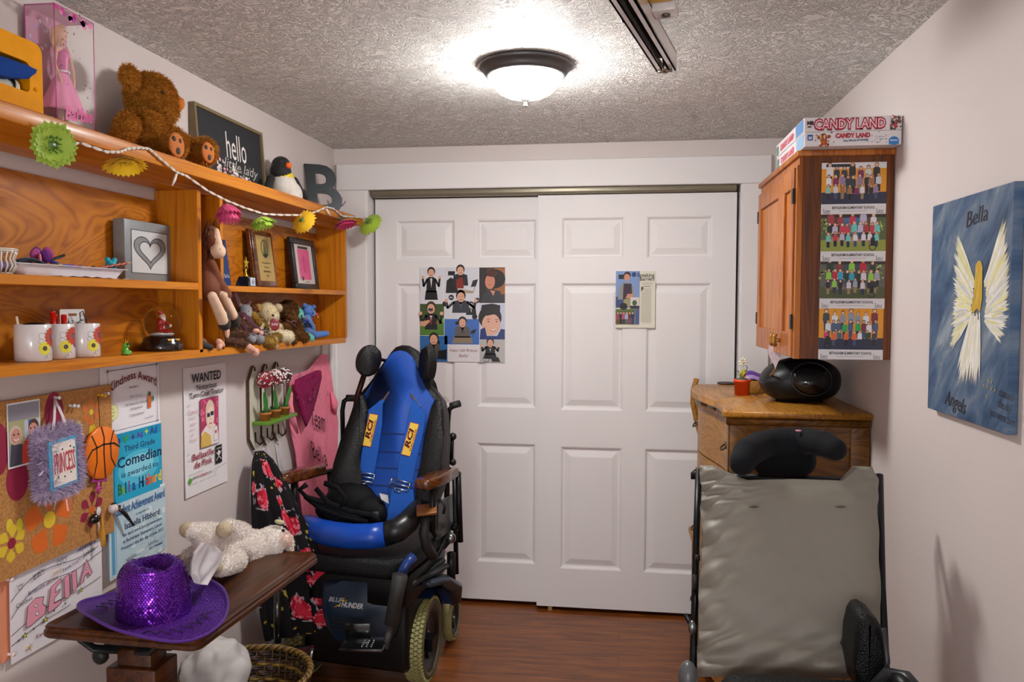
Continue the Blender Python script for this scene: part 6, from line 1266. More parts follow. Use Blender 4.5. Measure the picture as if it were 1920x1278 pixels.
# push handles
for pts, g in (([(644, 860), (642, 770), (645, 752), (655, 745)], (650, 746, 666, 746)), ([(838, 905), (840, 790), (842, 768), (850, 760)], (845, 761, 862, 756))):
    b = MB('darkmetal', '161618'); b.tube([pY(x, y, 3.26) for x, y in pts], .0105, 10); b.build('push_handle', wc)
    h_ = MB('rubber', '1c1d1e'); h_.tube([pY(g[0], g[1], 3.255), pY(g[2], g[3], 3.28)], .015, 12); h_.build('grip', wc)
b = MB('darkmetal', '1a1a1c'); Yf = 3.20
for a, c_, r_ in (((838, 800), (838, 1010), .012), ((852, 890), (856, 1075), .010), ((822, 1000), (822, 900), .010), ((845, 818), (830, 816), .010), ((846, 866), (830, 858), .010), ((848, 815), (846, 868), .008), ((644, 850), (640, 960), .012), ((800, 1065), (845, 1010), .010)): b.tube([pY(*a, Yf), pY(*c_, Yf)], r_, 10)
b.ell(pY(849, 818, Yf), .016, '2a2a2c'); b.ell(pY(849, 866, Yf), .015, '2a2a2c');
b.tube([pY(838, 880, Yf), pY(742, 880, Yf), pY(641, 880, Yf)], .010, 8); b.build('frame', wc)
A = pY(822, 945, 3.14); b = MB('satin', '4a4d50'); q = [pY(822, 945, 3.05), pY(852, 925, 3.25), pY(854, 985, 3.25), pY(822, 1012, 3.05)]; b.add(q+[p+Vector((-.012, 0, 0)) for p in q], [(0, 1, 2, 3), (7, 6, 5, 4), (0, 4, 5, 1), (1, 5, 6, 2), (2, 6, 7, 3), (3, 7, 4, 0)]); b.build('side_panel', wc)
# arm rests
for (A, B_) in ((Vector((-1.286, 2.83, .835)), Vector((-1.20, 3.04, .835))), (Vector((-.720, 2.79, .842)), Vector((-.655, 3.03, .842)))):
    d = (B_-A).normalized(); s_ = Vector((d.y, -d.x, 0)); M_ = Matrix((s_, d, uz)).transposed().to_4x4(); M_.translation = A
    L_ = (B_-A).length; b = MB('arm_wood', 'ffffff', M=M_); pts = [(-.026, 0), (.026, 0), (.036, .02), (.036, L_*.6), (.028, L_), (-.028, L_), (-.036, L_*.6), (-.036, .02)]; b.prismb(pts, -.020, .018, .009, seg=3); o_ = b.build('arm_pad', wc)
    b = MB('darkmetal', '18181a'); c_ = A.lerp(B_, .35); b.tube([c_-Vector((0, 0, .015)), c_-Vector((0, 0, .19)), c_-Vector((0, -.05, .22))], .013, 10); b.tube([A.lerp(B_, .1)-Vector((0, 0, .02)), B_+d*.06-Vector((0, 0, .02))], .010, 8); b.tube([B_+d*.05-Vector((0, 0, .02)), B_+d*.07-Vector((0, 0, .3))], .012, 8); b.build('arm_post', wc)
# seat
b = MB('leather', '131416'); q = [pY(592, 985, 2.86), pY(715, 1000, 2.82), pY(800, 960, 2.95)]
zs = .60; pts = [(-.25, .20), (.25, .20), (.25, -.20), (.19, -.27), (-.19, -.27), (-.25, -.20)]
sc = pY(700, 1000, 2.98); sc.z = 0; Ms = Matrix((ux, -uf, uz)).transposed().to_4x4(); Ms.translation = Vector((-.985, 3.03, 0))
b.M = Ms; b.prismb(pts, .50, .57, .02); b.build('seat_cushion', wc)
Ll = [(576, 978, 3.02), (580, 985, 2.93), (598, 995, 2.86), (625, 1001, 2.82), (660, 1005, 2.80), (695, 1005, 2.80), (722, 1001, 2.81)]
MB('vinyl', '0e49b0').tube([pY(*p) for p in Ll], [.030, .042, .046, .047, .047, .047, .046], 16).build('seat_roll', wc, label='bright blue front seat roll')
Lr = [(719, 1002, 2.81), (745, 993, 2.82), (765, 978, 2.86), (785, 955, 2.93), (800, 935, 3.0)]
MB('vinyl', '1a1b1d').tube([pY(*p) for p in Lr], [.0455, .046, .044, .04, .032], 16).build('seat_roll', wc, label='black side seat roll')
b = MB('darkmetal', '101012', M=Ms); b.box(-.24, .24, -.22, .20, .38, .49, bev=.01); b.build('seat_base', wc)
MB('satin', '8a5520', M=Matrix()).obox(pY(800, 955, 2.86), .038, .032, .006, Matrix.Rotation(.35, 3, 'X') @ Matrix.Rotation(.25, 3, 'Z'), bev=.003).build('tray_latch', wc, label='tan leather square pad')
b = MB('rubber', '191a1b'); b.tube([pY(812, 968, 2.9), pY(798, 975, 2.86), pY(795, 1000, 2.85), pY(800, 1025, 2.86), pY(812, 1042, 2.9)], .020, 12); b.build('hose', wc)
b = MB('rubber', '151516'); b.tube([pY(823, 936, 2.88), pY(830, 940, 2.87), pY(834, 950, 2.87), pY(832, 962, 2.88)], .006, 8); b.build('lever', wc)
b = MB('vinyl', '16306e'); b.tube([pY(776, 1042, 2.78), pY(764, 1054, 2.76), pY(754, 1072, 2.75), pY(750, 1085, 2.76)], .018, 12, '1c3a7a'); b.build('frame_tube', wc, label='blue painted tube')
# lower body shroud
shp = [(600, 1092), (640, 1088), (700, 1092), (758, 1098), (752, 1150), (738, 1200), (712, 1218), (660, 1216), (625, 1206), (608, 1180), (598, 1140)]
YS = 2.80; b = MB('vinyl', '0c2238', M=Matrix(((1, 0, 0, 0), (0, 0, -1, YS), (0, 1, 0, 0), (0, 0, 0, 1))))
pl = [(pY(x, y, YS).x, pY(x, y, YS).z) for x, y in shp]; b.prismb(pl[::-1], -.30, 0, .03, seg=4); sho = b.build('body_shroud', wc, label='dark glossy blue body shroud')
zf = .0006; b = MB('satin', 'b9bcc0', M=Matrix(((1, 0, 0, 0), (0, 0, -1, YS), (0, 1, 0, 0), (0, 0, 0, 1))))
def sp(x, y): P = pY(x, y, YS); return (P.x, P.z)
x0, y0 = sp(616, 1126); b.text('BLUE', x0, y0, .024, .001, '9aa0a6', bold=.04, fit=.055, shear=.35, rot=-.05); x0, y0 = sp(633, 1136); b.text('THUNDER', x0, y0, .028, .001, 'c4c8cc', bold=.04, fit=.098, shear=.3, rot=-.05)
b.poly([sp(657, 1116), sp(640, 1126), sp(646, 1127), sp(625, 1138), sp(640, 1134), sp(634, 1133), sp(652, 1124), sp(646, 1122)][::-1], .0016, 'e0b41c'); b.build('lettering', sho)
b = MB('matte', '06080a', M=Matrix(((1, 0, 0, 0), (0, 0, -1, YS), (0, 1, 0, 0), (0, 0, 0, 1))))
for y in (1158, 1165, 1172, 1179): a, c_ = sp(616+(y-1158)*.2, y), sp(682, y+1); b.box(a[0], c_[0], a[1]-.004, a[1]+.004, -.002, .0015, bev=.001)
b.build('vent', sho)
b = MB('plastic', '0d0e10'); b.M = Ms; b.box(-.22, .22, -.16, .24, .10, .38, bev=.02); b.box(-.27, .27, -.03, .03, .14, .19); b.build('power_base', wc)
# drive wheels
nW = Vector((math.cos(math.radians(-1)), math.sin(math.radians(-1)), 0))
def wheel(c, R_, w, tcol, rim='1a1b1d', name='wheel'):
    t_ = MB('rubber', tcol); Q = basis(nW); t_.M = Matrix.Translation(c) @ Q.to_4x4()
    prof = []
    for k in range(13): a = PI*k/12; prof.append((R_-w*.62+w*.62*math.sin(a)**.7, -w*math.cos(a)))
    t_.lathe([(R_-w*.9, -w*.9)]+prof+[(R_-w*.9, w*.9), (R_-w*.9, -w*.9)], n=56, cap=False)
    for k in range(56):
        a = 2*PI*k/56
        for j in range(-2, 3):
            aa = a+(.056 if j % 2 else 0); zz = j*w*.36; rr = R_-abs(j)**2*.0016; p = Vector((rr*math.cos(aa), rr*math.sin(aa), zz)); t_.obox(p, .0055, .0066, w*.165, Matrix.Rotation(aa, 3, 'Z') @ Matrix.Rotation((.35 if j % 2 else -.35), 3, 'X'), '9a9560')
    o = t_.build(name, wc)
    r_ = MB('satin', rim); r_.M = t_.M; r_.lathe([(0, w*.35), (R_*.16, w*.4), (R_*.2, w*.2), (R_*.5, w*.15), (R_*.66, w*.55), (R_*.72, w*.85), (R_*.80, w*.8), (R_*.80, -w*.8), (0, -w*.8)], n=40)
    r_.cyl((0, 0, w*.3), (0, 0, w*.75), R_*.09, n=14, mat='metal', col='8a8a8a')
    for k in range(5): a = 2*PI*k/5; r_.cyl((R_*.15*math.cos(a), R_*.15*math.sin(a), w*.3), (R_*.15*math.cos(a), R_*.15*math.sin(a), w*.55), R_*.03, n=8, mat='metal', col='8a8a8a'); r_.obox(Vector((R_*.42*math.cos(a), R_*.42*math.sin(a), w*.3)), R_*.27, R_*.06, w*.12, Matrix.Rotation(a, 3, 'Z'))
    r_.build('rim', o)
wheel(Vector((-.775, 3.03, .167)), .163, .041, '57543a', name='drive_wheel'); wheel(Vector((-.775, 3.03, .167))-nW*.48, .163, .041, '57543a', name='drive_wheel')
wheel(Vector((-.745, 3.42, .095)), .093, .022, '6a6a58', name='caster_wheel'); wheel(Vector((-.745, 3.42, .095))-nW*.44, .093, .022, '6a6a58', name='caster_wheel')
b = MB('vinyl', '10254a')
def fend(u, v):
    a = math.radians(72+85*u); R_ = .195; c = Vector((-.765, 3.03, .170)); d = -uf; return c+d*R_*-math.cos(a)*1.0+uz*R_*math.sin(a)+nW*((v-.5)*.085)
b.grid(fend, 20, 4, '14284e'); b.grid(lambda u, v: fend(1-u, v)-uz*.006, 20, 4, '14284e'); b.build('fender', wc, label='dark blue fender')
b = MB('vinyl', '2c3440'); q = [pY(800, 1095, 2.92), pY(830, 1085, 3.1), pY(850, 1098, 3.25), pY(852, 1125, 3.3)]; b.tube(q, [.02, .035, .04, .03], 12, flat=.6); b.build('rear_cowl', wc)
b = MB('darkmetal', '2a2b2d'); b.tube([pY(846, 1038, 3.15), pY(846, 1078, 3.15)], .018, 14); b.ell(pY(846, 1037, 3.15), (.018, .018, .008)); b.tube([pY(848, 1075, 3.2), pY(852, 1110, 3.3), pY(848, 1135, 3.4)], .012, 8); b.build('post_cap', wc)
b = MB('darkmetal', '3a3d40'); b.tube([pY(782, 1082, 2.95), pY(828, 1050, 3.15)], .020, 10, flat=.6); b.tube([pY(770, 1095, 2.85), pY(838, 1060, 3.1)], .012, 8); b.tube([pY(820, 1040, 3.1), pY(848, 980, 3.2)], .010, 8); b.ell(pY(845, 1008, 3.1), .022, '8a8c8e', 'metal'); b.ell(pY(852, 988, 3.15), .016, '1a1a1a'); b.build('actuator', wc)
# leg rest
b = MB('rubber', '2c2d2b'); b.tube([pY(750, 1078, 2.66), pY(744, 1110, 2.66), pY(733, 1170, 2.65)], [.028, .026, .024], 12); b.tube([pY(733, 1170, 2.65), pY(722, 1215, 2.62)], .012, 10, '3a3a3a'); b.build('leg_post', wc)
Q = Matrix.Rotation(th+.25, 3, 'Z'); b = MB('gloss', '0f1011'); c = pY(682, 1208, 2.60); b.obox(c, .075, .05, .006, Q, bev=.003)
for i in range(3):
    for j in range(4): b.ell(c+Q @ Vector((.0+.016*i, -.03+.016*j, .007)), .0028, 'c0c2c4', 'metal', n=8, m=4)
b.obox(c+Q @ Vector((-.03, .045, .03)), .045, .004, .028, Q, bev=.003); b.build('foot_plate', wc)
b = MB('gloss', '0f1512'); c = pY(545, 1222, 2.66); b.obox(c, .075, .05, .005, Q, bev=.003); b.tube([pY(520, 1075, 2.72), pY(520, 1150, 2.70), pY(520, 1205, 2.68)], .014, 10); b.tube([pY(572, 1238, 2.62), pY(583, 1232, 2.62), pY(586, 1215, 2.64)], .006, 8, 'a8a8a4', 'metal'); b.build('foot_plate', wc)
# backpack on the seat
t = thing('backpack', 'slumped black backpack with loose straps lying on the blue wheelchair seat', 'backpack', pY(655, 950, 2.95))
def W_(px, py, Y, r, col='0e0e10', k=(1, 1, 1)): P = pY(px, py, Y); m_ = mpp(P)*r; return ('e', P, (m_*k[0], m_*k[1], m_*k[2]), col)
prims = [W_(660, 940, 2.99, 46, k=(1.15, .8, .8)), W_(690, 955, 2.96, 36, k=(1, .8, .8)), W_(625, 955, 2.97, 32, k=(1.1, .8, .7)), W_(650, 968, 2.93, 30, k=(1.4, .8, .5)), W_(675, 915, 3.02, 24, k=(1, .7, .7)), W_(710, 965, 2.94, 22, k=(.8, .8, 1))]
bo = organic('bag', prims, None, vox=.006, smooth=4, mat='nylon'); bo.parent = t; bo.matrix_parent_inverse = parent_world(t).inverted()
b = MB('nylon', '121214'); 
for L_ in ([(592, 915), (615, 942), (655, 958), (700, 966), (712, 978)], [(572, 930), (600, 952), (640, 968), (690, 978)], [(608, 905), (632, 915), (648, 935), (636, 955)], [(575, 908), (562, 918), (575, 932), (610, 942)]): b.tube([pY(x, y, 2.90-.0004*(x-590)) for x, y in L_], .011, 8, flat=.35, up=(0, 1, 0))
b.build('shoulder_strap', t); b = MB('plastic', '3a3b3d'); b.obox(pY(704, 966, 2.875), .013, .006, .015, Matrix.Rotation(.2, 3, 'Z'), bev=.003); b.build('strap_clip', t)
b = MB('paper', 'c9c6c2'); q = [pY(711, 924, 2.93), pY(727, 928, 2.95), pY(729, 944, 2.95), pY(715, 936, 2.93)]; b.add(q+[p+Vector((0, .001, 0)) for p in q], [(0, 1, 2, 3), (7, 6, 5, 4)]); b.build('label_tag', t)
# ================= wall cabinet =================
CY0 = 2.50; CX0 = .535; CZ0, CZ1 = 1.338, 1.950
CY1 = pX(1429, 500, CX0).y
t = thing('wall_cabinet', 'tall brown wooden wall cabinet with two panelled doors above the dresser', 'cabinet', (.67, 2.85, CZ0))
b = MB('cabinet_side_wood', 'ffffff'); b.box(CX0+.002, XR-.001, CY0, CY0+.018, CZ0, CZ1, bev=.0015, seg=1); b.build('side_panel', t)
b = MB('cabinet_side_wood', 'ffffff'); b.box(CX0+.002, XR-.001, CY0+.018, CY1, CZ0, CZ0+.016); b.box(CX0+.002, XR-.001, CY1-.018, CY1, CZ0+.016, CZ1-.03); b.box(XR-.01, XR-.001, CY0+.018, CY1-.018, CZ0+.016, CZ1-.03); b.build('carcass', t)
b = MB('cabinet_wood', 'ffffff'); b.box(CX0-.018, XR-.001, CY0-.010, CY1+.012, CZ1-.004, CZ1+.014, bev=.004); b.box(CX0-.008, CX0+.002, CY0, CY1, CZ1-.028, CZ1-.004); b.build('cornice', t)
fw = .022; ym = pX(1466, 500, CX0-.014).y
b = MB('cabinet_wood', 'ffffff'); b.box(CX0-.014, CX0+.002, CY0, CY0+fw, CZ0, CZ1-.028); b.box(CX0-.010, CX0+.002, CY1-.012, CY1, CZ0, CZ1-.028); b.build('face_frame', t)
def cdoor(y0, y1):
    b = MB('cabinet_wood', 'ffffff'); st = .05 if (y1-y0) > .2 else .045; z0, z1 = CZ0+.004, CZ1-.032; xo, xi = CX0-.020, CX0-.004
    b.box(xo, xi, y0, y0+st, z0, z1, bev=.0015, seg=1); b.box(xo, xi, y1-st, y1, z0, z1, bev=.0015, seg=1); b.box(xo, xi, y0+st, y1-st, z0, z0+.075, bev=.0015, seg=1); b.box(xo, xi, y0+st, y1-st, z1-.06, z1, bev=.0015, seg=1)
    d = b.build('door', t); p = MB('cabinet_panel_wood', 'ffffff'); p.box(xo+.009, xi-.001, y0+st, y1-st, z0+.07, z1-.055); p.build('panel', d); return d
dA = cdoor(CY0+fw+.002, ym-.001); dB = cdoor(ym+.001, CY1-.014)
for d, y in ((dA, CY0+fw+.002), (dB, CY1-.016)):
    for z in (CZ0+.09, CZ1-.14): MB('darkmetal', '17130f').box(CX0-.0225, CX0-.017, y-.008, y+.012, z, z+.045).build('hinge', d)
for d, y in ((dA, ym+.024-.05), (dB, ym+.026)): b = MB('oak', 'ffffff'); b.cyl((CX0-.020, y, 1.385), (CX0-.036, y, 1.385), .006, .0055, 12); b.tube([(CX0-.034, y, 1.366), (CX0-.040, y, 1.378), (CX0-.040, y, 1.395), (CX0-.034, y, 1.408)], .0065, 8); b.build('pull', d)
# group photographs taped to its side
def person(b, x, y, h, z, shirt, hair, skin='d9a98c', pants='2a2f45', sit=False):
    w = h*.18; b.poly([(x-w*.5, y), (x+w*.5, y), (x+w*.55, y+h*.42), (x-w*.55, y+h*.42)], z, pants); b.poly([(x-w*.8, y+h*.38), (x+w*.8, y+h*.38), (x+w*.75, y+h*.74), (x+w*.3, y+h*.8), (x-w*.3, y+h*.8), (x-w*.75, y+h*.74)], z+.00003, shirt)
    b.disc(x, y+h*.88, h*.095, z+.00005, hair, n=10, ry=h*.105); b.disc(x, y+h*.865, h*.07, z+.00008, skin, n=10, ry=h*.08); b.disc(x-w*.8, y+h*.42, h*.03, z+.00006, skin, n=6); b.disc(x+w*.8, y+h*.42, h*.03, z+.00006, skin, n=6)
FR = Matrix(((1, 0, 0, 0), (0, 0, -1, 0), (0, 1, 0, 0), (0, 0, 0, 1)))
def facing(px, py, Y, out=0): P = pY(px, py, Y-out); M = FR.copy(); M.translation = Vector((P.x, Y-out, P.z)); return M, P
def school(i, ytop, ybot, style, yr, label, xl, xr):
    Yp = CY0-.0012-.0008*(3-i); M, P = facing(xl, ybot, Yp); P2_ = pY(xr, ytop, Yp); W_, H_ = P2_.x-P.x, P2_.z-P.z; b = MB('photo_print', 'd8d6d8', M=M); r = random.Random(40+i)
    b.box(0, W_, 0, H_, -.0005, 0, 'd9d7d9'); cap = .030; q = .0002; top = H_-(.018 if i == 0 else 0)
    if style == 0: 
        b.rect(0, W_, cap, top, q, 'd9931c'); b.rect(0, W_, cap, cap+.035, q+.00002, '2a2c44')
        for k in range(9): b.rect(W_*k/8-.0006, W_*k/8+.0006, cap+.04, top, q+.00003, 'a8660f')
    else:
        b.rect(0, W_, cap, top, q, '4f5c3a' if style == 1 else '5a5a52'); b.rect(W_*.18, W_*.86, cap+.03, top, q+.00002, '5a3f36' if style == 1 else '54504a'); b.rect(W_*.34, W_*.70, cap+.05, top-.008, q+.00003, '3f6a92' if style == 1 else '3c4a4e')
        b.rect(0, W_, cap, cap+.034, q+.00004, '8a9440' if style == 1 else '4a4f2e'); b.rect(W_*.1, W_*.9, cap+.026, cap+.042, q+.00005, 'a88a6a' if style == 1 else '6a6252'); b.rect(0, W_, top-.008, top, q+.00006, '2e2a28')
        for k in range(30): b.disc(r.choice([r.uniform(0, W_*.16), r.uniform(W_*.88, W_-.004)]), r.uniform(cap+.05, top-.012), r.uniform(.002, .005), q+.00004, r.choice(['6a7f3a', '8a9a4a', 'a8b070']), n=8)
    SH = [['d9d4d8', 'e0dce0', '2a2a30', '8a7aa0', 'c2c8d0', '7a2a5a', '8ac0b8', '3a3a40', '9a6a4a'], ['c23a4a', 'd9d4d8', '2a2a2e', 'c2304a', '6ac0b8', 'e0d0d8', '3a4a7a', 'b8b0c8', 'a03a40'], ['3a9ab8', '8ac04a', 'c8c4cc', 'b8283a', '2a2a30', 'a8b0b8', '8a3a3a', '2a3a2e', '9a9aa8'], ['d0d8e0', '2aa04a', '3a3f4a', 'd9622e', '7a2a3a', '4a5a7a', '8a8f98', 'c23a6a', '2f4a3a']][i]
    HR = ['3a2418', '2a1a12', '6a4a2a', '1a1410', '8a6a3a']
    for row, (n_, y_, hh) in enumerate(((7, .066, .062), (9, .046, .055), (8, .026, .046))):
        if style and row == 0: n_ = 5
        for k in range(n_):
            x = W_*(.08+.84*(k+.5*(1 if row == 1 else .8))/n_)+r.uniform(-.003, .003); person(b, x, cap-.012+y_*(1 if row < 2 else 1)+r.uniform(-.003, .003), hh*(1.12 if row == 0 and k % 3 == 0 else 1), q+.0001+row*.0003+k*.00001, r.choice(SH), r.choice(HR), r.choice(['d9a98c', 'e0b49a', 'c9987a']), r.choice(['2a2f45', '1f1f24', '8a7a5a', '3f4a6a']))
    wx = W_*(.14 if i == 3 else .80); 
    if i: ring(b, wx, cap+.012, .009, .002, q+.0013, '1a1a1e', 14); b.rect(wx-.006, wx+.006, cap+.016, cap+.04, q+.0012, '1f1f24')
    b.rect(0, W_, 0, cap, q+.0016, 'd3d0d3'); b.text('BETHLEHEM ELEMENTARY SCHOOL', W_*.5, cap*.52, .0105, q+.0018, '1a1a1e', al='CENTER', fit=W_*.66, bold=.03); b.stroke([(W_*.28, cap*.3), (W_*.7, cap*.3)], .0012, q+.0018, '8a8a92')
    for (x0_, s_) in ((W_*.04, yr[0]), (W_*.86, yr[1])): b.stroke([(x0_, cap*.55), (x0_, cap*.12), (x0_+W_*.1, cap*.12)], .0014, q+.0018, '1a1a1e'); b.text(s_, x0_+.003, cap*.2, .008, q+.0018, '2a2a30', bold=.02)
    if i == 0: b.rect(W_*.07, W_*.52, H_-.013, H_-.004, q, '2a2833')
    return tag(b.build('class_photo', None, loc=M.translation+Vector((W_/2, 0, H_/2))), label, 'photo', 'class photos on the cabinet side')
school(0, 303, 402, 0, ('2009', '2010'), 'topmost class photo on the cabinet side, yellow wall behind the group', 1539, 1663)
school(1, 402, 490, 1, ('2010', '2011'), 'second class photo from the top on the cabinet side, group outdoors in bright colours', 1538, 1662)
school(2, 490, 578, 2, ('2011', '2012'), 'third class photo from the top on the cabinet side, darker outdoor group', 1536, 1660)
school(3, 578, 673, 0, ('2012', '2013'), 'lowest class photo on the cabinet side, yellow wall and blue floor', 1534, 1657)
# ================= board game boxes =================
gx0 = pY(1507, 270, 2.44).x; gx1 = XR-.004; gy1 = 2.86; gz = CZ1+.0145
def gbox(z0, z1, label, top, dx=0, rot=0):
    t = thing('board_game_box', label, 'board game', ((gx0+gx1)/2, 2.65, z0), 'board game boxes on the cabinet')
    b = MB('photo_print', 'd8d2d4'); b.box(gx0+dx, gx1, 2.44, gy1, z0+.0003, z1, 'dcd6d8', bev=.001, seg=1); b.build('box_lid', t)
    W_ = gx1-gx0-dx; H_ = z1-z0; M = FR.copy(); M.translation = Vector((gx0+dx, 2.4385, z0)); b = MB('photo_print', 'd8d2d4', M=M); q = .0002; r = random.Random(3+top)
    if top:
        b.text('CANDY LAND', W_*.47, H_*.16, H_*.98, q, '8c1f30', al='CENTER', fit=W_*.74, bold=.09); b.text('CANDY LAND', W_*.47, H_*.19, H_*.92, q+.0003, 'd9586a', al='CENTER', fit=W_*.72, bold=.03); b.text('CANDY LAND', W_*.47, H_*.2, H_*.9, q+.0005, 'f0d8dc', al='CENTER', fit=W_*.715, bold=-.012)
        b.text('MB', W_*.03, H_*.5, H_*.34, q, '3a1f20', bold=.06); b.rect(W_*.035, W_*.075, H_*.3, H_*.4, q, '4a3a3a')
        for k in range(60): b.disc(W_*r.uniform(.89, .985), H_*r.uniform(.04, .95), r.uniform(.0015, .005), q+k*.000008, r.choice(['2a2226', '6a5a4a', 'd8d0cc', 'a83040', '4a3a34']), n=8)
    else:
        b.text('CANDY LAND', W_*.5, H_*.56, H_*.44, q, 'b03040', al='CENTER', fit=W_*.36, bold=.06); b.text('The World of Sweets', W_*.53, H_*.30, H_*.22, q, '2f4a7a', al='CENTER', fit=W_*.26, bold=.03, rot=.05)
        b.rect(W_*.03, W_*.085, H_*.42, H_*.82, q, '1f4f9a'); b.text('H', W_*.043, H_*.5, H_*.28, q+.0002, 'f0f0f4', bold=.05)
        GX, GY = W_*.2, H_*.5; b.disc(GX, GY+H_*.2, H_*.17, q, 'a8501c', ry=H_*.2); b.disc(GX, GY-H_*.15, H_*.24, q, 'a8501c', ry=H_*.28)
        for dx_, dy_ in ((-.32, .12), (.34, .16), (-.2, -.42), (.22, -.42)): b.disc(GX+H_*dx_, GY+H_*dy_, H_*.13, q+.0001, '9a4416', n=10)
        for k in range(34): b.disc(W_*r.uniform(.11, .31), H_*r.uniform(.04, .95), r.uniform(.001, .003), q+.0003+k*.000004, r.choice(['c2304a', '2a2226', 'd8b040', 'f0e8e8', '6a2a1a']), n=6)
        for k in range(22): x, y = W_*r.uniform(.33, .86), H_*r.uniform(.1, .9); b.stroke([(x, y), (x+.003, y+.002)], .0014, q, '2a2a2e')
        b.stroke([(W_*.72, H_*.6), (W_*.84, H_*.57)], .001, q+.0002, '8a8a90'); b.stroke([(W_*.73, H_*.45), (W_*.85, H_*.42)], .001, q+.0002, '8a8a90'); b.disc(W_*.92, H_*.27, W_*.052, q, '2a7ac0', ry=H_*.3); b.rect(W_*.87, W_*.97, .001, H_*.28, q+.0001, '2a7ac0'); b.text('PRESCHOOL', W_*.92, H_*.26, H_*.12, q+.0003, 'e8eef4', al='CENTER', fit=W_*.075, bold=.04)
    b.build('printed_front', t); b = MB('photo_print', 'd8d2d4'); D = gy1-2.44; b.M = Matrix(((0, 0, -1, gx0+dx-.0008), (-1, 0, 0, gy1), (0, 1, 0, z0), (0, 0, 0, 1))); b.text('CANDY LAND', D*.42, H_*.25, H_*.62, q, 'd9586a', al='CENTER', fit=D*.5, bold=.06)
    b.rect(D*.74, D*.98, H_*.08, H_*.92, q-.0001, '5a90c8' if top else '8ab0d0'); b.rect(D*.02, D*.1, H_*.1, H_*.8, q-.0001, '4a7a6a'); b.build('printed_side', t); return t
gbox(gz, gz+.0415, 'lower of the two candy board game boxes, with a gingerbread figure', 0, .002); gbox(gz+.042, gz+.084, 'upper of the two board game boxes, with big red lettering', 1)
# ================= dresser =================
DZ = 1.155; dx0, dx1, dy0, dy1 = .325, XR-.004, 2.66, 3.50
t = thing('dresser', 'old oak dresser with serpentine drawer front standing against the right wall', 'dresser', (.56, 3.08, 0))
def serp(y): v = (y-dy0)/(dy1-dy0); return dx0+.030*math.sin(v*PI*2*1.0+.5)*(1 if v < .5 else 1)+.006
topl = [(dx1, dy0-.02), (dx1, dy1+.01)]+[(serp(dy1-(dy1-dy0)*k/24)-.018 if 0 < k < 24 else serp(dy1-(dy1-dy0)*k/24)-.014, dy1+.01-(dy1-dy0+.03)*k/24) for k in range(25)]
b = MB('oak', 'ffffff'); b.prismb(topl[::-1] if False else topl, DZ-.022, DZ, .006); b.build('top', t)
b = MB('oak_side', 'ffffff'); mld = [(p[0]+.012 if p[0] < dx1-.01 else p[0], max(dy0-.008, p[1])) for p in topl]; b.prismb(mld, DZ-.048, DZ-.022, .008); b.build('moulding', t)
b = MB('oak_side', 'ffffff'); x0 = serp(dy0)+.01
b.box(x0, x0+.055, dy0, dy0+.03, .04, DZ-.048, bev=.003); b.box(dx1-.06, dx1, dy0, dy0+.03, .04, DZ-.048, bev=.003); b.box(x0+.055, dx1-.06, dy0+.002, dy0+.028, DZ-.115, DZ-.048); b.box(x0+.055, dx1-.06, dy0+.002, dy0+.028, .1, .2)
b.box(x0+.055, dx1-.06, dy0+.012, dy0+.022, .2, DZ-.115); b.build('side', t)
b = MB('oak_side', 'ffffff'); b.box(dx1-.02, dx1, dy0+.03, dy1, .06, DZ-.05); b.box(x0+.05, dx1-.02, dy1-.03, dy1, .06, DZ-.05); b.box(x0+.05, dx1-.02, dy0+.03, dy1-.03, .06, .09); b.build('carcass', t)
hs = [(DZ-.055, DZ-.235), (DZ-.24, DZ-.45), (DZ-.455, DZ-.70), (DZ-.705, DZ-1.05)]
for z1, z0 in hs:
    b = MB('oak', 'ffffff'); n = 22; vs = []; 
    for k in range(n+1): y = dy0+.035+(dy1-dy0-.07)*k/n; x = serp(y)+.008; vs += [(x, y, z0), (x, y, z1), (x+.04, y, z1), (x+.04, y, z0)]
    fs = [(0, 1, 2, 3), (4*n+3, 4*n+2, 4*n+1, 4*n)]
    for k in range(n): fs += [(4*k+j, 4*k+4+j, 4*k+4+(j+1) % 4, 4*k+(j+1) % 4) for j in range(4)]
    b.add(vs, fs); d = b.build('drawer', t)
    for y in (dy0+.16, dy1-.16):
        x = serp(y)+.006; z = (z0+z1)/2; b = MB('darkmetal', '4a3a22'); b.box(x-.003, x, y-.035, y+.035, z-.010, z+.010, bev=.001); b.tube([(x-.003, y-.026, z), (x-.016, y-.024, z-.010), (x-.020, y, z-.016), (x-.016, y+.024, z-.010), (x-.003, y+.026, z)], .003, 8); b.build('drawer_pull', d)
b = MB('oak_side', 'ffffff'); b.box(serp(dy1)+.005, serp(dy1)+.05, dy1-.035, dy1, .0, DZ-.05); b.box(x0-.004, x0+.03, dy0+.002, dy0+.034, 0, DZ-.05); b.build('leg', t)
MB('oak_side', 'ffffff').box(dx1-.05, dx1, dy0+.01, dy0+.05, 0, .06).build('leg', t); MB('oak_side', 'ffffff').box(dx1-.05, dx1, dy1-.05, dy1, 0, .06).build('leg', t)
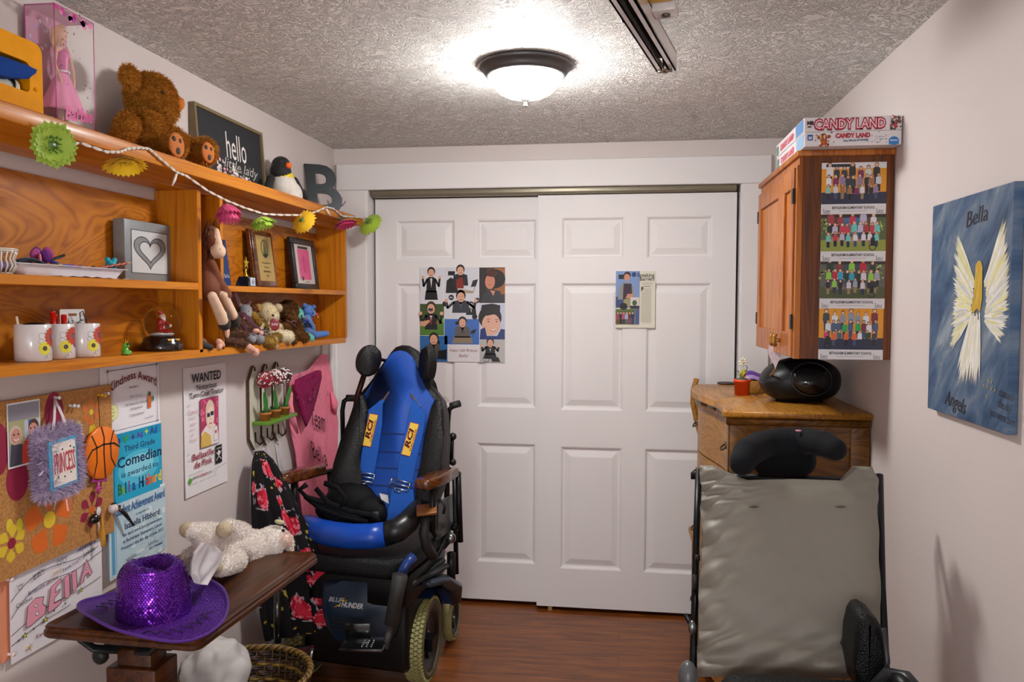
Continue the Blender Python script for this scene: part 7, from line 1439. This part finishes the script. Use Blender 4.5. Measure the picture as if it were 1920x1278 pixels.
# chair behind it
t = thing('wooden_chair', 'spindle back wooden chair mostly hidden behind the oak dresser', 'chair', (.42, 3.62, 0))
cxp = pY(1312, 760, 3.60).x; b = MB('oak', 'ffffff')
b.tube([(cxp-.015, 3.60, 1.17), (cxp-.028, 3.60, 1.12), (cxp-.03, 3.60, 1.06), (cxp-.012, 3.60, .98), (cxp+.01, 3.60, .90), (cxp+.012, 3.60, .46)], .012, 8)
for k in range(5): x = cxp+.01+.03*k; b.tube([(x-.02, 3.60+.002*k, 1.10), (x-.022, 3.60, 1.04), (x+.004, 3.60, .94), (x+.012, 3.60, .46)], .006, 8)
b.tube([(cxp-.028, 3.60, 1.12), (cxp+.05, 3.60, 1.135), (cxp+.2, 3.60, 1.14)], .014, 8, flat=.6); b.build('backrest', t)
MB('oak', 'ffffff').box(cxp-.03, cxp+.34, 3.53, 3.76, .43, .46, bev=.01).build('seat', t)
for x in (cxp, cxp+.31):
    for y in (3.56, 3.73): MB('oak', 'ffffff').cyl((x, y, 0), (x, y, .435), .012, .016).build('leg', t)
# boombox
bb = pZ(1500, 752, DZ); bbY = 2.95; c = pY(1499, 717, bbY); mm = mpp(c); c.z = DZ+.083
t = thing('boombox', 'rounded black portable CD boombox on the oak dresser', 'boombox', (c.x, c.y, DZ))
b = MB('plastic', '121315'); a_, h_, dd = 73*mm, .080, .105
Rb = Matrix.Rotation(math.radians(6), 4, 'Z')
def sup(u, v):
    a = 2*PI*u; w = -PI/2+PI*v; sg = lambda x, e: math.copysign(abs(x)**e, x); x = sg(math.cos(w), .8)*sg(math.cos(a), .85)*a_; y = sg(math.cos(w), .8)*sg(math.sin(a), .85)*dd; z = sg(math.sin(w), .85)*h_; z = max(z, -h_*.93); 
    z -= .018*(x/a_<-.2)*((-x/a_-.2)) if z > 0 else 0
    return tuple(c+Rb.to_3x3() @ Vector((x, y, z-.006)))
b.grid(sup, 48, 26); b.build('body', t)
M = Matrix.Translation(c) @ Rb @ Matrix.Translation((.008, -dd*.93, .006)) @ Matrix.Rotation(math.radians(72), 4, 'X')
b = MB('gloss', '0d0e10', M=M); b.prismb([(.062*math.cos(x), .052*math.sin(x)) for x in [2*PI*k/44 for k in range(44)]], -.05, .004, .006); b.ell((0, 0, .004), (.0025, .0025, .002), '9a9a9a'); b.build('disc_lid', t)
b = MB('satin', '26282a', M=M); b.tube([(.070*math.cos(x), .059*math.sin(x), .0) for x in [2*PI*k/48 for k in range(48)]], .002, 6, closed=True); b.build('lid_ring', t)
b = MB('plastic', '1c1d1f'); b.tube([pY(1475, 692, bbY+.02), pY(1495, 678, bbY+.03), pY(1530, 678, bbY+.03), pY(1556, 692, bbY+.02)], .011, 10, flat=.6); b.build('handle', t)
for x, y, r_ in ((1457, 684, .009), (1469, 690, .010)): P = pY(x, y, bbY-.03); MB('plastic', '131315').cyl(P-Vector((0, 0, .014)), P+Vector((0, 0, .010)), r_, n=16).build('knob', t)
for sx in (-1, 1): MB('rubber', '0c0c0d').cyl(c+Vector((sx*a_*.5, 0, -(c.z-DZ))), c+Vector((sx*a_*.5, 0, -.06)), .012).build('foot', t)
# orange pot
P = pZ(1391, 740, DZ); P.z = DZ; t = thing('flower_pot', 'small bright orange pot with an artificial daisy on the dresser', 'potted plant', P); r = random.Random(1)
MB('satin', 'd8440c').lathe([(0, 0), (.027, 0), (.030, .050), (.0325, .050), (.0325, .060), (.029, .060), (.027, .05), (0, .05)], P, 32).build('pot', t)
b = MB('petal', '4a4a3a'); b.ell(P+Vector((0, 0, .055)), (.026, .026, .012)); b.build('soil', t)
b = MB('petal', '3a5a1a'); b.tube([P+Vector((0, 0, .06)), P+Vector((.012, 0, .09)), P+Vector((.02, 0, .105)), P+Vector((.004, 0, .125))], .0016, 6)
for k in range(14): a = r.uniform(0, 6.28); b.tube([P+Vector((0, 0, .06)), P+Vector((.018*math.cos(a), .018*math.sin(a), .075+r.uniform(0, .02))), P+Vector((.026*math.cos(a), .026*math.sin(a), .07+r.uniform(0, .035)))], [.002, .0035, .001], 6, ['c9b82a', 'a8a81e', 'e0d8a8', '3a5a1a'][k % 4], flat=.4)
b.build('leaves', t); b = MB('petal', 'd8d4c8'); C1 = P+Vector((.002, 0, .125))
for k in range(8): a = k*PI/4; b.ell(C1+Vector((.010*math.cos(a), -.003, .012*math.sin(a)+.002)), (.008, .002, .0035), R=Matrix.Rotation(-a, 3, 'Y'), n=8, m=5)
b.ell(C1+Vector((0, -.004, 0)), .004, 'd8b82a'); b.build('blossom', t)
# heart note on a stick, purple cloth and box
P = pY(1453, 690, 3.10); b = MB('paper', 'd4c4ca'); t = thing('heart_note', 'pale pink paper heart on a stick by the left end of the boombox', 'paper heart', Vector((.53, 2.90, DZ)))
M, Pc = facing(1453, 664, 2.80); pts = [(.0014*16*math.sin(a)**3, .0031*(13*math.cos(a)-5*math.cos(2*a)-2*math.cos(3*a)-math.cos(4*a))) for a in [2*PI*k/40 for k in range(40)]]; b.M = M @ Matrix.Rotation(.05, 4, 'Z'); b.prism(pts, 0, .003, side='6a4a3a')
for k in range(7): b.disc(random.uniform(-.012, .012), random.uniform(-.02, .03), .0014, .0034, 'c06a80', n=6)
b.build('heart', t); MB('oak', 'ffffff').tube([(Pc.x+.002, 2.803, Pc.z-.01), (Pc.x+.006, 2.83, Pc.z-.055), (Pc.x-.012, 3.09, DZ+.003)], .003, 8).build('stick', t)
A = pZ(1415, 728, DZ); b = MB('oak', 'ffffff'); bx = pY(1400, 727, 3.22).x; b.box(bx, bx+.11, 3.20, 3.29, DZ, DZ+.046, bev=.002); tag(b.build('wooden_box', None, loc=(bx+.05, 3.24, DZ)), 'small wooden box under the purple cloth beside the orange pot', 'box')
b = MB('satin', '5a2f8e'); b.grid(lambda u, v: (bx-.005+.125*u, 3.205+.09*v, DZ+.050+.028*math.sin(v*PI)**.6+.006*math.sin(u*9)), 24, 10, cfn=lambda u, v: 'a890c0' if v < .12 else '5a2f8e'); b.grid(lambda u, v: (bx-.005+.125*(1-u), 3.205+.09*v, DZ+.0478+.028*math.sin(v*PI)**.6+.006*math.sin((1-u)*9)), 24, 10); tag(b.build('cloth', None, loc=(bx+.05, 3.24, DZ+.03)), 'purple satin cloth folded over the wooden box on the dresser', 'cloth')
b = MB('satin', '4a3a40'); Pb = pZ(1362, 718, DZ+.005); b.tube([Pb+Vector((.035*math.cos(a), .02*math.sin(a), 0)) for a in [2*PI*k/24 for k in range(24)]], .005, 8, closed=True); tag(b.build('beaded_bracelet', None, loc=Pb), 'dark beaded bracelet lying at the far left edge of the dresser', 'bracelet')
b = MB('plastic', '1a1a1c'); Pb = pZ(1530, 705, DZ+.0); bxk = pY(1475, 690, 3.30).x; b.box(bxk, bxk+.17, 3.22, 3.36, DZ, DZ+.115, bev=.006); tag(b.build('storage_case', None, loc=(bxk+.08, 3.29, DZ)), 'black square case standing behind the boombox under the cabinet', 'case')
# ================= angel painting =================
py0, py1, pz0, pz1 = 1.722, 2.143, 1.240, 1.752; W_, H_ = py1-py0, pz1-pz0
t = thing('painting', 'blue canvas painting of a white winged angel on the right wall', 'painting', (XR, (py0+py1)/2, 1.49))
MB('canvas_blue', 'ffffff').box(XR-.022, XR-.001, py0, py1, pz0, pz1, bev=.002, seg=1).build('canvas', t)
M = Matrix(((0, 0, -1, XR-.0225), (-1, 0, 0, py1), (0, 1, 0, pz0), (0, 0, 0, 1))); b = MB('satin', 'e8e8dc', M=M); r = random.Random(17)
def pu(px, py): P = pX(px, py, XR-.0225); return (py1-P.y, P.z-pz0)
def brush(p0, p1, w, col, z):
    a, c_ = Vector(p0), Vector(p1); d = (c_-a); n = Vector((-d.y, d.x)).normalized(); b.poly([a-n*w*.35, a.lerp(c_, .6)-n*w*.5, c_, a.lerp(c_, .6)+n*w*.5, a+n*w*.35], z, col)
lt = [(1795, 440), (1788, 500), (1790, 560), (1786, 600), (1784, 640), (1780, 660)]; rt = [(1884, 420), (1890, 470), (1893, 520), (1890, 570), (1884, 620), (1872, 672)]
sp_l = [(1829, 530), (1826, 560), (1822, 590), (1818, 600)]; sp_r = [(1845, 530), (1848, 560), (1846, 590), (1844, 602)]
def along(L_, t_):
    t_ = min(.999, max(0, t_))*(len(L_)-1); i = int(t_); f = t_-i; return (L_[i][0]*(1-f)+L_[i+1][0]*f, L_[i][1]*(1-f)+L_[i+1][1]*f)
for k in range(420):
    s = r.random(); w_ = k*.0000012+.0001; o_, i_ = along(lt, s-.10), along(sp_l, s); f0, f1 = r.uniform(0, .55), r.uniform(.7, 1.05); a = (i_[0]+(o_[0]-i_[0])*f0, i_[1]+(o_[1]-i_[1])*f0); e = (i_[0]+(o_[0]-i_[0])*f1+r.uniform(-3, 3), i_[1]+(o_[1]-i_[1])*f1+r.uniform(-2, 10)); brush(pu(*a), pu(*e), r.uniform(.004, .009), r.choice(['e6e4dc', 'dcdcd4', 'eceae4', 'd8d49a', 'c9ccca', 'e4e0a8']), w_)
    o_, i_ = along(rt, s-.12), along(sp_r, s); a = (i_[0]+(o_[0]-i_[0])*f0, i_[1]+(o_[1]-i_[1])*f0); e = (i_[0]+(o_[0]-i_[0])*f1+r.uniform(-4, 4), i_[1]+(o_[1]-i_[1])*f1+r.uniform(-8, 6)); brush(pu(*a), pu(*e), r.uniform(.004, .009), r.choice(['e6e4dc', 'dcdcd4', 'eceae4', 'd8d49a', 'c9ccca', 'e4e0a8']), w_)
for k in range(90):
    s = r.random(); brush(pu(1818+20*s, 585+r.uniform(0, 30)), pu(1795+43*s+r.uniform(-2, 2), r.uniform(680, 724)), .008, r.choice(['e6e4dc', 'eceae4', 'dcd9c0', 'e0dfd6']), .00065+k*.000001)
b.poly([pu(*p) for p in ((1835, 488), (1830, 496), (1828, 530), (1826, 560), (1821, 580), (1824, 585), (1823, 592), (1830, 580), (1834, 578), (1838, 585), (1842, 560), (1843, 500), (1840, 490))][::-1], .0008, 'c9a21e')
for k in range(20): brush(pu(1829+r.uniform(0, 12), 500+r.uniform(0, 20)), pu(1825+r.uniform(0, 15), 560+r.uniform(0, 30)), .003, r.choice(['d9b42a', 'b8921a', 'e0c040']), .00085+k*.000003)
u0 = pu(1812, 418); b.text('Bella', u0[0], u0[1]-.01, .052, .0006, '10141c', fit=.105, shear=.25, rot=.05, wob=.03)
u0 = pu(1771, 756); b.text('Angels', u0[0], u0[1], .050, .0006, '10141c', fit=.115, shear=.3, rot=-.08, wob=.03)
for s_, px, py, f in (('danced', 1872, 741, .062), ('the day', 1870, 762, .060), ('you were born', 1856, 778, .108)): u0 = pu(px, py); b.text(s_, u0[0], u0[1], .026, .0006, '12161f', fit=f, shear=.2, rot=-.08)
for px, py in ((1853, 712), (1860, 716), (1845, 722), (1852, 725), (1860, 728), (1866, 731), (1850, 742)): u0 = pu(px, py); star(b, u0[0], u0[1], .0045, .0006, 'a8983a', 5)
b.build('painted_angel', t)
# ================= collage on the left closet door =================
Yc = YL_D; M, P0 = facing(788, 677, Yc, .004); P1 = pY(947, 501, Yc-.004); W_, H_ = P1.x-P0.x, P1.z-P0.z; b = MB('photo_print', 'd4d2d6', M=M); q = .0008
b.box(0, W_, 0, H_, 0, .0006, 'dedde0')
def cell(x0, x1, y0, y1, bg):   # in fractions, y from the top
    b.rect(W_*x0, W_*x1, H_*(1-y1), H_*(1-y0), q, bg); return lambda u, v: (W_*(x0+(x1-x0)*u), H_*(1-y1+(y1-y0)*v))
def figure(c, cx_, top, s, hair, skin, coat, shirt, legs=True, arms=True, z=q+.0003):
    h = lambda u, v: c(cx_+u*s, top-v*s); 
    k = .0001
    b.poly([h(-.22, .30), h(-.08, .24), h(.08, .24), h(.22, .30), h(.25, .75), h(-.25, .75)][::-1], z, coat); b.poly([h(-.06, .24), h(.06, .24), h(.0, .6)][::-1], z+k, shirt)
    if arms:
        for sg in (-1, 1): b.stroke([h(sg*.2, .33), h(sg*.38, .55), h(sg*.42, .30)], (W_*.018)*s*1.6, z, coat); p = h(sg*.42, .26); b.disc(p[0], p[1], W_*.012*s*1.8, z+k, skin, n=8)
    if legs: b.poly([h(-.27, .7), h(.27, .7), h(.33, 1.0), h(-.33, 1.0)][::-1], z, legs if isinstance(legs, str) else '1c1a1e')
    p = h(0, .10); rr = W_*.03*s*1.7; b.disc(p[0], p[1]+rr*.25, rr*1.1, z+k, hair, n=14, ry=rr*1.25); b.disc(p[0], p[1]-rr*.15, rr*.85, z+2*k, skin, n=14, ry=rr*1.1); b.rect(p[0]-rr*.28, p[0]+rr*.28, p[1]-rr*1.6, p[1]-rr*.9, z+k, skin)
    b.stroke([(p[0]-rr*.3, p[1]-rr*.65), (p[0], p[1]-rr*.75), (p[0]+rr*.3, p[1]-rr*.62)], rr*.14, z+3*k, 'a04a48')
    for sg in (-1, 1): b.disc(p[0]+sg*rr*.32, p[1]+rr*.05, rr*.1, z+3*k, '2a1f1c', n=6)
SK = 'd9a58a'; HB = '2a1a14'
c = cell(.0, .28, 0, .38, 'd2d2d8'); figure(c, .48, .95, .85, HB, SK, '1a191c', 'e0dede', '1a191c')
c = cell(.285, .69, 0, .275, 'cfd0d8'); b.poly([c(.05, .02), c(.08, .5), c(.2, .62), c(.35, .5), c(.42, .02)][::-1], q+.0001, '1c1b1d'); b.rect(*[c(.12, 0)[0], c(.32, 0)[0], c(0, .70)[1], c(0, .86)[1]], q+.0002, '18181a'); figure(c, .48, .98, .9, HB, SK, '1f242c', '8a2a22', False, False); b.poly([c(.36, .2), c(.36, .55), c(.55, .6), c(.58, .2)][::-1], q+.0005, '84261e'); b.poly([c(.40, .04), c(.42, .18), c(.85, .1), (c(.85, .0))][::-1], q+.0006, 'a8987e'); b.poly([c(.78, .25), c(.84, .5), c(.99, .55), c(.93, .28)][::-1], q+.0006, '222226'); b.stroke([c(.86, .06), c(.9, .3)], .002, q+.0005, '222226')
c = cell(.70, 1.0, 0, .375, '4a3626'); b.rect(c(.6, 0)[0], c(1, 0)[0], c(0, .25)[1], c(0, .98)[1], q+.0001, '9a5f2a'); b.rect(c(0, 0)[0], c(.3, 0)[0], c(0, .02)[1], c(0, .98)[1], q+.0001, '2a2420'); p = c(.6, .68); b.disc(p[0], p[1], W_*.125, q+.0003, '1e1614', n=22, ry=H_*.10); p = c(.42, .60); b.disc(p[0], p[1], W_*.058, q+.0005, 'c98468', n=20, ry=H_*.078); b.poly([c(.25, .88), c(.5, .95), c(.75, .85), c(.6, .72), c(.3, .76)], q+.0006, '4a1f16'); b.poly([c(.05, .02), c(.2, .3), c(.45, .38), c(.8, .34), c(.98, .02)][::-1], q+.0004, '33323a'); b.poly([c(.42, .36), c(.62, .34), c(.55, .2)][::-1], q+.0007, 'c98468'); b.stroke([c(.36, .50), c(.46, .52)], .0022, q+.0008, '8a3a34')
c = cell(.0, .285, .385, .72, '4f7a2e'); b.rect(c(0, 0)[0], c(1, 0)[0], c(0, .55)[1], c(0, 1)[1], q+.0001, '3f5426'); b.rect(c(0, 0)[0], c(1, 0)[0], c(0, .42)[1], c(0, .55)[1], q+.0002, '7aa83a'); figure(c, .46, .97, 1.05, '3a2a1c', SK, '1e1d22', 'd8d0d0', False); p = c(.44, .81); b.rect(p[0]-.012, p[0]+.012, p[1]-.004, p[1]+.007, q+.0009, '2a2f4a'); b.stroke([c(.46, .58), c(.46, .38)], .005, q+.0008, 'b0301f'); b.poly([c(.0, .3), c(.2, .28), c(.42, .44), c(.38, .5), (c(.2, .45)), c(.02, .45)], q+.001, 'd09a7e'); b.rect(c(.66, 0)[0], c(.74, 0)[0], c(0, .36)[1], c(0, .42)[1], q+.001, 'b0301f')
c = cell(.29, .695, .28, .54, 'd0d0d6'); [b.disc(*c(u, v), W_*.032, q+.0002, '1f1d24', n=14) for u, v in ((.2, .86), (.95, .74), (.88, .08), (.02, .6))]; [b.text('abc', c(u, v)[0]-.008, c(u, v)[1]-.003, .012, q+.0004, 'd8d4dc', bold=.02) for u, v in ((.2, .86), (.95, .74))]; figure(c, .48, 1.0, 1.02, '1e1612', SK, '33363f', '4a5566', False, z=q+.0005); figure(c, .78, .6, .6, '15141a', 'c9c4c8', '17161a', 'd0ccd0', False, False, z=q+.0003)
c = cell(.70, 1.0, .38, .76, 'c2c4d8'); p = c(.42, .42); b.disc(p[0], p[1]+.034, W_*.135, q+.0002, '1d1815', n=24, ry=H_*.125); b.disc(p[0]+.006, p[1], W_*.108, q+.0004, 'd9a890', n=24, ry=H_*.115); b.poly([c(.02, .0), c(.05, .28), c(.22, .34), c(.3, .1), c(.7, .1), c(.85, .3), c(1, .28), (c(1, 0))][::-1], q+.0005, '24356e'); b.poly([c(.05, .75), c(.3, .66), c(.55, .70), c(.80, .68), c(.82, .95), c(.5, 1.0), c(.1, .96)][::-1], q+.0006, '1d1815')
for u in (.36, .68): p = c(u, .50); b.disc(p[0], p[1], .005, q+.0008, '4a3a30', n=8, ry=.003); b.stroke([(p[0]-.008, p[1]+.010), (p[0]+.008, p[1]+.012)], .0022, q+.0008, '2a1c16')
b.poly([c(.40, .27), c(.55, .22), c(.72, .34), c(.6, .24)], q+.0009, 'a04048'); b.poly([c(.44, .27), c(.55, .24), c(.69, .32), c(.56, .28)][::-1], q+.001, 'ece8e6')
c = cell(.0, .325, .725, 1.0, '2a6aaa'); figure(c, .5, .98, 1.05, HB, SK, '55504a', '26262a', False, False); b.poly([c(.62, .1), c(.66, .42), c(.98, .48), c(.96, .08)][::-1], q+.0007, '17171b'); b.rect(c(.62, 0)[0], c(.72, 0)[0], c(0, .5)[1], c(0, .82)[1], q+.0002, '17171b')
c = cell(.29, .70, .545, .815, '3f6cb8'); b.rect(c(.32, 0)[0], c(.46, 0)[0], c(0, .78)[1], c(0, .9)[1], q+.0002, '17171b'); figure(c, .52, .96, .92, HB, SK, '5f5a56', '26221f', '8a7a64', False); b.poly([c(.74, .42), c(.78, .55), c(.92, .62), c(.88, .46)][::-1], q+.0007, '222226'); b.stroke([c(.8, .3), c(.86, .48)], .002, q+.0006, '222226')
c = cell(.33, .70, .82, 1.0, 'dcd8da'); p = c(.5, .60); b.text('Happy 16th Birthday', p[0], p[1], .020, q+.0004, '8a2a4a', al='CENTER', fit=W_*.33, shear=.2, wob=.05); p = c(.5, .28); b.text('Bella!', p[0], p[1], .022, q+.0004, '8a2a4a', al='CENTER', shear=.2)
c = cell(.705, 1.0, .765, 1.0, 'b4b2b0'); figure(c, .42, .95, .8, HB, SK, '1a1a1c', 'd8d4d4', '1a1a1c'); ring(b, *c(.26, .16), .016, .002, q+.0008, '1c1c1e', 18); b.poly([c(.4, .3), c(.75, .22), c(.82, .02), c(.5, .02)][::-1], q+.0006, '1f1e20')
tag(b.build('photo_collage', None, loc=M.translation+Vector((W_/2, 0, H_/2))), 'birthday photo collage poster taped to the left closet door', 'poster')
# magazine page on the right closet door
M, P0 = facing(1154, 614, YR_D, .004); P1 = pY(1229, 508, YR_D-.004); W_, H_ = P1.x-P0.x, P1.z-P0.z; b = MB('paper', 'd8d4c4', M=M)
b.grid(lambda u, v: (u*W_, v*H_, .001+.006*max(0, u-.85)/.15*(1-v)*.5+.004*(1-v)**6*abs(math.sin(u*7))), 16, 10, 'd8d4c4'); b.grid(lambda u, v: ((1-u)*W_, v*H_, .0003+.006*max(0, 1-u-.85)/.15*(1-v)*.5+.004*(1-v)**6*abs(math.sin((1-u)*7))), 16, 10, 'd0ccbc')
q = .0055; f = lambda u, v: (W_*u, H_*v); b.rect(0, W_*.60, H_*.36, H_, q, '7a94c4'); b.rect(0, W_*.38, H_*.36, H_*.55, q+.0001, '3a4a78')
b.rect(*[W_*.07, W_*.22, H_*.86, H_*.94], q+.0002, '22222a'); b.poly([f(.05, .5), f(.1, .74), f(.22, .80), f(.36, .80), f(.46, .72), f(.46, .5)][::-1], q+.0003, '8a8a88'); b.poly([f(.18, .5), f(.2, .78), f(.4, .78), f(.42, .5)][::-1], q+.0004, '3a2a3a'); b.disc(W_*.29, H_*.93, W_*.088, q+.0005, '2a1c18', ry=H_*.062); b.disc(W_*.28, H_*.89, W_*.075, q+.0006, 'c98a70', ry=H_*.062); b.poly([f(.25, .52), f(.3, .6), f(.44, .6), f(.44, .52)][::-1], q+.0006, 'c98a70'); b.poly([f(.2, .36), f(.2, .5), f(.36, .52), f(.36, .36)][::-1], q+.0005, '9a946a'); b.disc(W_*.2, H_*.38, W_*.1, q+.0007, '22222a', ry=H_*.06)
b.disc(W_*.46, H_*.94, W_*.06, q+.0006, '2a3f7a', ry=H_*.043); b.rect(W_*.37, W_*.60, H_*.34, H_*.54, q+.0008, 'd0c8c4'); b.disc(W_*.48, H_*.44, W_*.06, q+.001, '4a5a2a', ry=H_*.05); b.rect(W_*.37, W_*.6, H_*.34, H_*.39, q+.001, '2a2c40')
b.rect(0, W_*.49, H_*.06, H_*.33, q, '5a6a3a'); b.rect(W_*.5, W_*.6, H_*.06, H_*.33, q, '4a568a'); 
for k in range(6): person(b, W_*(.06+.075*k), H_*.07, H_*.22, q+.0002+k*.0001, ['a03a5a', '2a2a3a', 'b84a6a', '8ab0c8', '6a2a3a', '2a3a5a'][k], HB, SK, ['6a3a1a', '1c1c24', '3a2a3a', '5a5a6a', '8a3a4a', '2a3f7a'][k])
b.text('Breaking', W_*.76, H_*.90, .026, q, '2a2824', al='CENTER', fit=W_*.42, bold=.0); b.text('Barriers', W_*.79, H_*.835, .026, q, '2a2824', al='CENTER', fit=W_*.36, bold=.0)
for k in range(3): b.stroke([(W_*.66, H_*(.80-.018*k)), (W_*.92, H_*(.80-.018*k))], .0009, q, 'a09a8a')
b.stroke([(W_*.72, H_*.735), (W_*.88, H_*.735)], .0018, q, '5a564a'); b.text('F', W_*.645, H_*.655, .026, q, '2a2824', bold=.03)
for k in range(46): b.stroke([(W_*(.72 if k < 5 else .64), H_*(.70-.0133*k)), (W_*.9, H_*(.70-.0133*k))], .0007, q, 'a8a292')
tag(b.build('magazine_page', None, loc=M.translation+Vector((W_/2, 0, H_/2))), 'magazine page about breaking barriers taped to the right closet door', 'magazine page')
# ================= grey reclining wheelchair on the right =================
t = thing('reclining_chair', 'mobility chair with tall grey vinyl back and black winged headrest by the right wall', 'wheelchair', (.43, 1.85, 0))
rec = .44; vb = Vector((0, math.sin(rec), math.cos(rec))); nb = Vector((0, -math.cos(rec), math.sin(rec))); PG = pY(1480, 1080, 1.97); ux2 = Vector((1, 0, 0))
MG = Matrix((ux2, vb, nb)).transposed().to_4x4(); MG.translation = PG
def gp_(x, y): P = pN(x, y, PG, nb); d = P-PG; return (d.x, d.dot(vb))
Ls = [(1306, 1268), (1307, 1220), (1310, 1180), (1308, 1120), (1314, 1060), (1316, 1000), (1312, 950), (1316, 925), (1313, 905), (1311, 872)]
Rs = [(1650, 1272), (1651, 1220), (1648, 1180), (1650, 1120), (1646, 1060), (1645, 1000), (1643, 950), (1646, 925), (1646, 900), (1636, 876)]
def edge(L_, t_): a = along(L_, t_); return gp_(*a)
def topcut(u):   # how far the top edge dips between the two raised corners
    if u < .08: return 0
    if u < .26: return .036*(u-.08)/.18
    if u < .80: return .036+.002*math.sin(u*9)
    if u < .88: return .036*(1-(u-.8)/.08)
    return -.002
def gcush(u, v):
    L_ = edge(Ls, v); R_ = edge(Rs, v); x = L_[0]+(R_[0]-L_[0])*u; y = L_[1]+(R_[1]-L_[1])*u-topcut(u)*v**6
    e = min(u, 1-u); puff = .034*(1-math.exp(-e*16))+.012*math.sin(PI*v)
    wr = 0
    el = math.exp(-u*9); wr += el*.008*math.sin(v*46+u*16)+el*.006*math.sin(v*83-u*30)
    er = math.exp(-(1-u)*12); wr += er*.004*math.sin(v*38+2-u*9)
    bt = math.exp(-v*9); wr += bt*.016*math.sin(u*9+v*36)+bt*.008*math.sin(u*23-v*60)
    wr += .0035*noise.noise(Vector((u*4, v*5, 2)))
    rim = min(1, v*22)*min(1, (1-v)*26); return (x, y, (puff+wr)*(.15+.85*rim))
b = MB('vinyl2', '7d786e', M=MG); b.grid(gcush, 110, 120); 
def gback(u, v): p = gcush(1-u, v); return (p[0], p[1], -.045 if 0 < u < 1 and 0 < v < 1 else p[2]-.002)
b.grid(gback, 24, 24); b.build('back_cushion', t)
for x in (1408, 1567): p = gp_(x, 957); MB('matte', '4a4438', M=MG).prism([(p[0]-.012, p[1]), (p[0], p[1]+.002), (p[0]+.012, p[1]), (p[0], p[1]-.0015)], .046, .0505).build('slit', t)
b = MB('darkmetal', '15161a'); b.tube([pY(1310, 880, 2.16), pY(1306, 1000, 2.07), pY(1303, 1120, 1.98), pY(1299, 1270, 1.87), (.19, 1.82, .45)], .009, 10); b.tube([pY(1648, 890, 2.16), pY(1652, 1100, 2.0), pY(1660, 1270, 1.87), (.66, 1.82, .45)], .011, 10); b.tube([(.19, 1.9, .45), (.66, 1.9, .45)], .012, 8); b.tube([(.19, 2.17, 1.04), (.66, 2.17, 1.04)], .010, 8); b.build('back_frame', t)
b = MB('darkmetal', '1a1a1c'); b.tube([pY(1304, 1045, 2.0), pY(1312, 1046, 2.0)], .008, 8); b.tube([pY(1305, 1100, 1.98), pY(1303, 1150, 1.95), pY(1300, 1165, 1.93)], .003, 6); b.box(*[v for v in (pY(1299, 1090, 1.98).x, pY(1307, 1090, 1.98).x, 1.97, 1.99, pY(1303, 1105, 1.98).z, pY(1303, 1078, 1.98).z)], bev=.002); b.tube([pY(1285, 1152, 1.95), pY(1294, 1168, 1.93), pY(1303, 1180, 1.92)], .006, 8); b.build('recline_cable', t)
b = MB('metal', '8a8d90'); b.ell(pY(1298, 1176, 1.92), (.010, .012, .018)); b.build('recline_lever', t)
b = MB('vinyl', '55575a'); b.ell(pY(1290, 1270, 1.78), (.022, .03, .038)); b.build('side_bumper', t, label='grey rounded side cap')
# headrest
HR_ = '131418'
def H_(px, py, Y, r, k=(1, 1, 1), col=HR_): P = pY(px, py, Y); m_ = mpp(P)*r; return ('e', P, (m_*k[0], m_*k[1], m_*k[2]), col)
def HC(a, b_, Ya, Yb, r0, r1, col=HR_): A, B_ = pY(*a, Ya), pY(*b_, Yb); return ('c', A, B_, r0*mpp(A), r1*mpp(B_), col)
prims = [HC((1445, 830), (1505, 828), 2.15, 2.15, 27, 27), H_(1475, 826, 2.15, 30, (1.6, .7, .85)), HC((1428, 834), (1402, 848), 2.13, 2.07, 27, 28), HC((1402, 848), (1391, 868), 2.07, 2.03, 28, 24), HC((1515, 826), (1545, 832), 2.13, 2.08, 25, 25), HC((1545, 832), (1566, 842), 2.08, 2.04, 24, 22)]
organic('headrest', prims, t, vox=.006, smooth=5, mat='fabric')
prims = [HC((1440, 862), (1498, 862), 2.17, 2.17, 32, 32, '0b0c0e'), H_(1470, 866, 2.19, 30, (1.6, .7, .9), '0b0c0e')]; organic('neck_pad', prims, t, vox=.006, smooth=4, mat='fabric')
for x in (1497, 1540): MB('satin', 'd88aa0').ell(pY(x, 807 if x < 1500 else 808, 2.115), (.008, .004, .0025)).build('pink_clip', t)
# seat, arm, base
b = MB('leather', '0f1012'); b.box(.215, .645, 1.36, 1.80, .54, .692, bev=.05, seg=5); b.build('seat', t)
ap = [(1612, 1170), (1620, 1158), (1632, 1155), (1648, 1164), (1658, 1180), (1662, 1240), (1660, 1300), (1612, 1300), (1604, 1250), (1605, 1200)]
Ya = 1.74; b = MB('leather', '0e0f11', M=Matrix(((1, 0, 0, 0), (0, 0, -1, Ya), (0, 1, 0, 0), (0, 0, 0, 1)))); b.prismb([(pY(x, y, Ya).x, pY(x, y, Ya).z) for x, y in ap], -.12, 0, .022, seg=4); b.build('side_support', t)
b = MB('darkmetal', '35373a'); b.tube([pY(1656, 1178, 1.74), pY(1664, 1240, 1.74), pY(1655, 1285, 1.72)], .006, 8); b.tube([pY(1640, 1290, 1.70), pY(1665, 1262, 1.70), pY(1700, 1270, 1.66), pY(1725, 1300, 1.62)], .014, 10); b.ell(pY(1695, 1278, 1.66), (.024, .04, .018), '1a1b1d'); b.build('arm_bracket', t)
b = MB('darkmetal', '18191b')
for x in (.22, .64):
    b.tube([(x, 1.84, .48), (x, 1.84, .12)], .012, 8); b.tube([(x, 1.42, .48), (x, 1.42, .12)], .012, 8); b.tube([(x, 1.40, .46), (x, 1.86, .46)], .012, 8)
b.build('base_frame', t)
for x in (.22, .64):
    for y in (1.42, 1.84): b = MB('rubber', '1a1a1a'); b.cyl((x-.015, y, .06), (x+.015, y, .06), .06, n=24); b.build('caster_wheel', t)
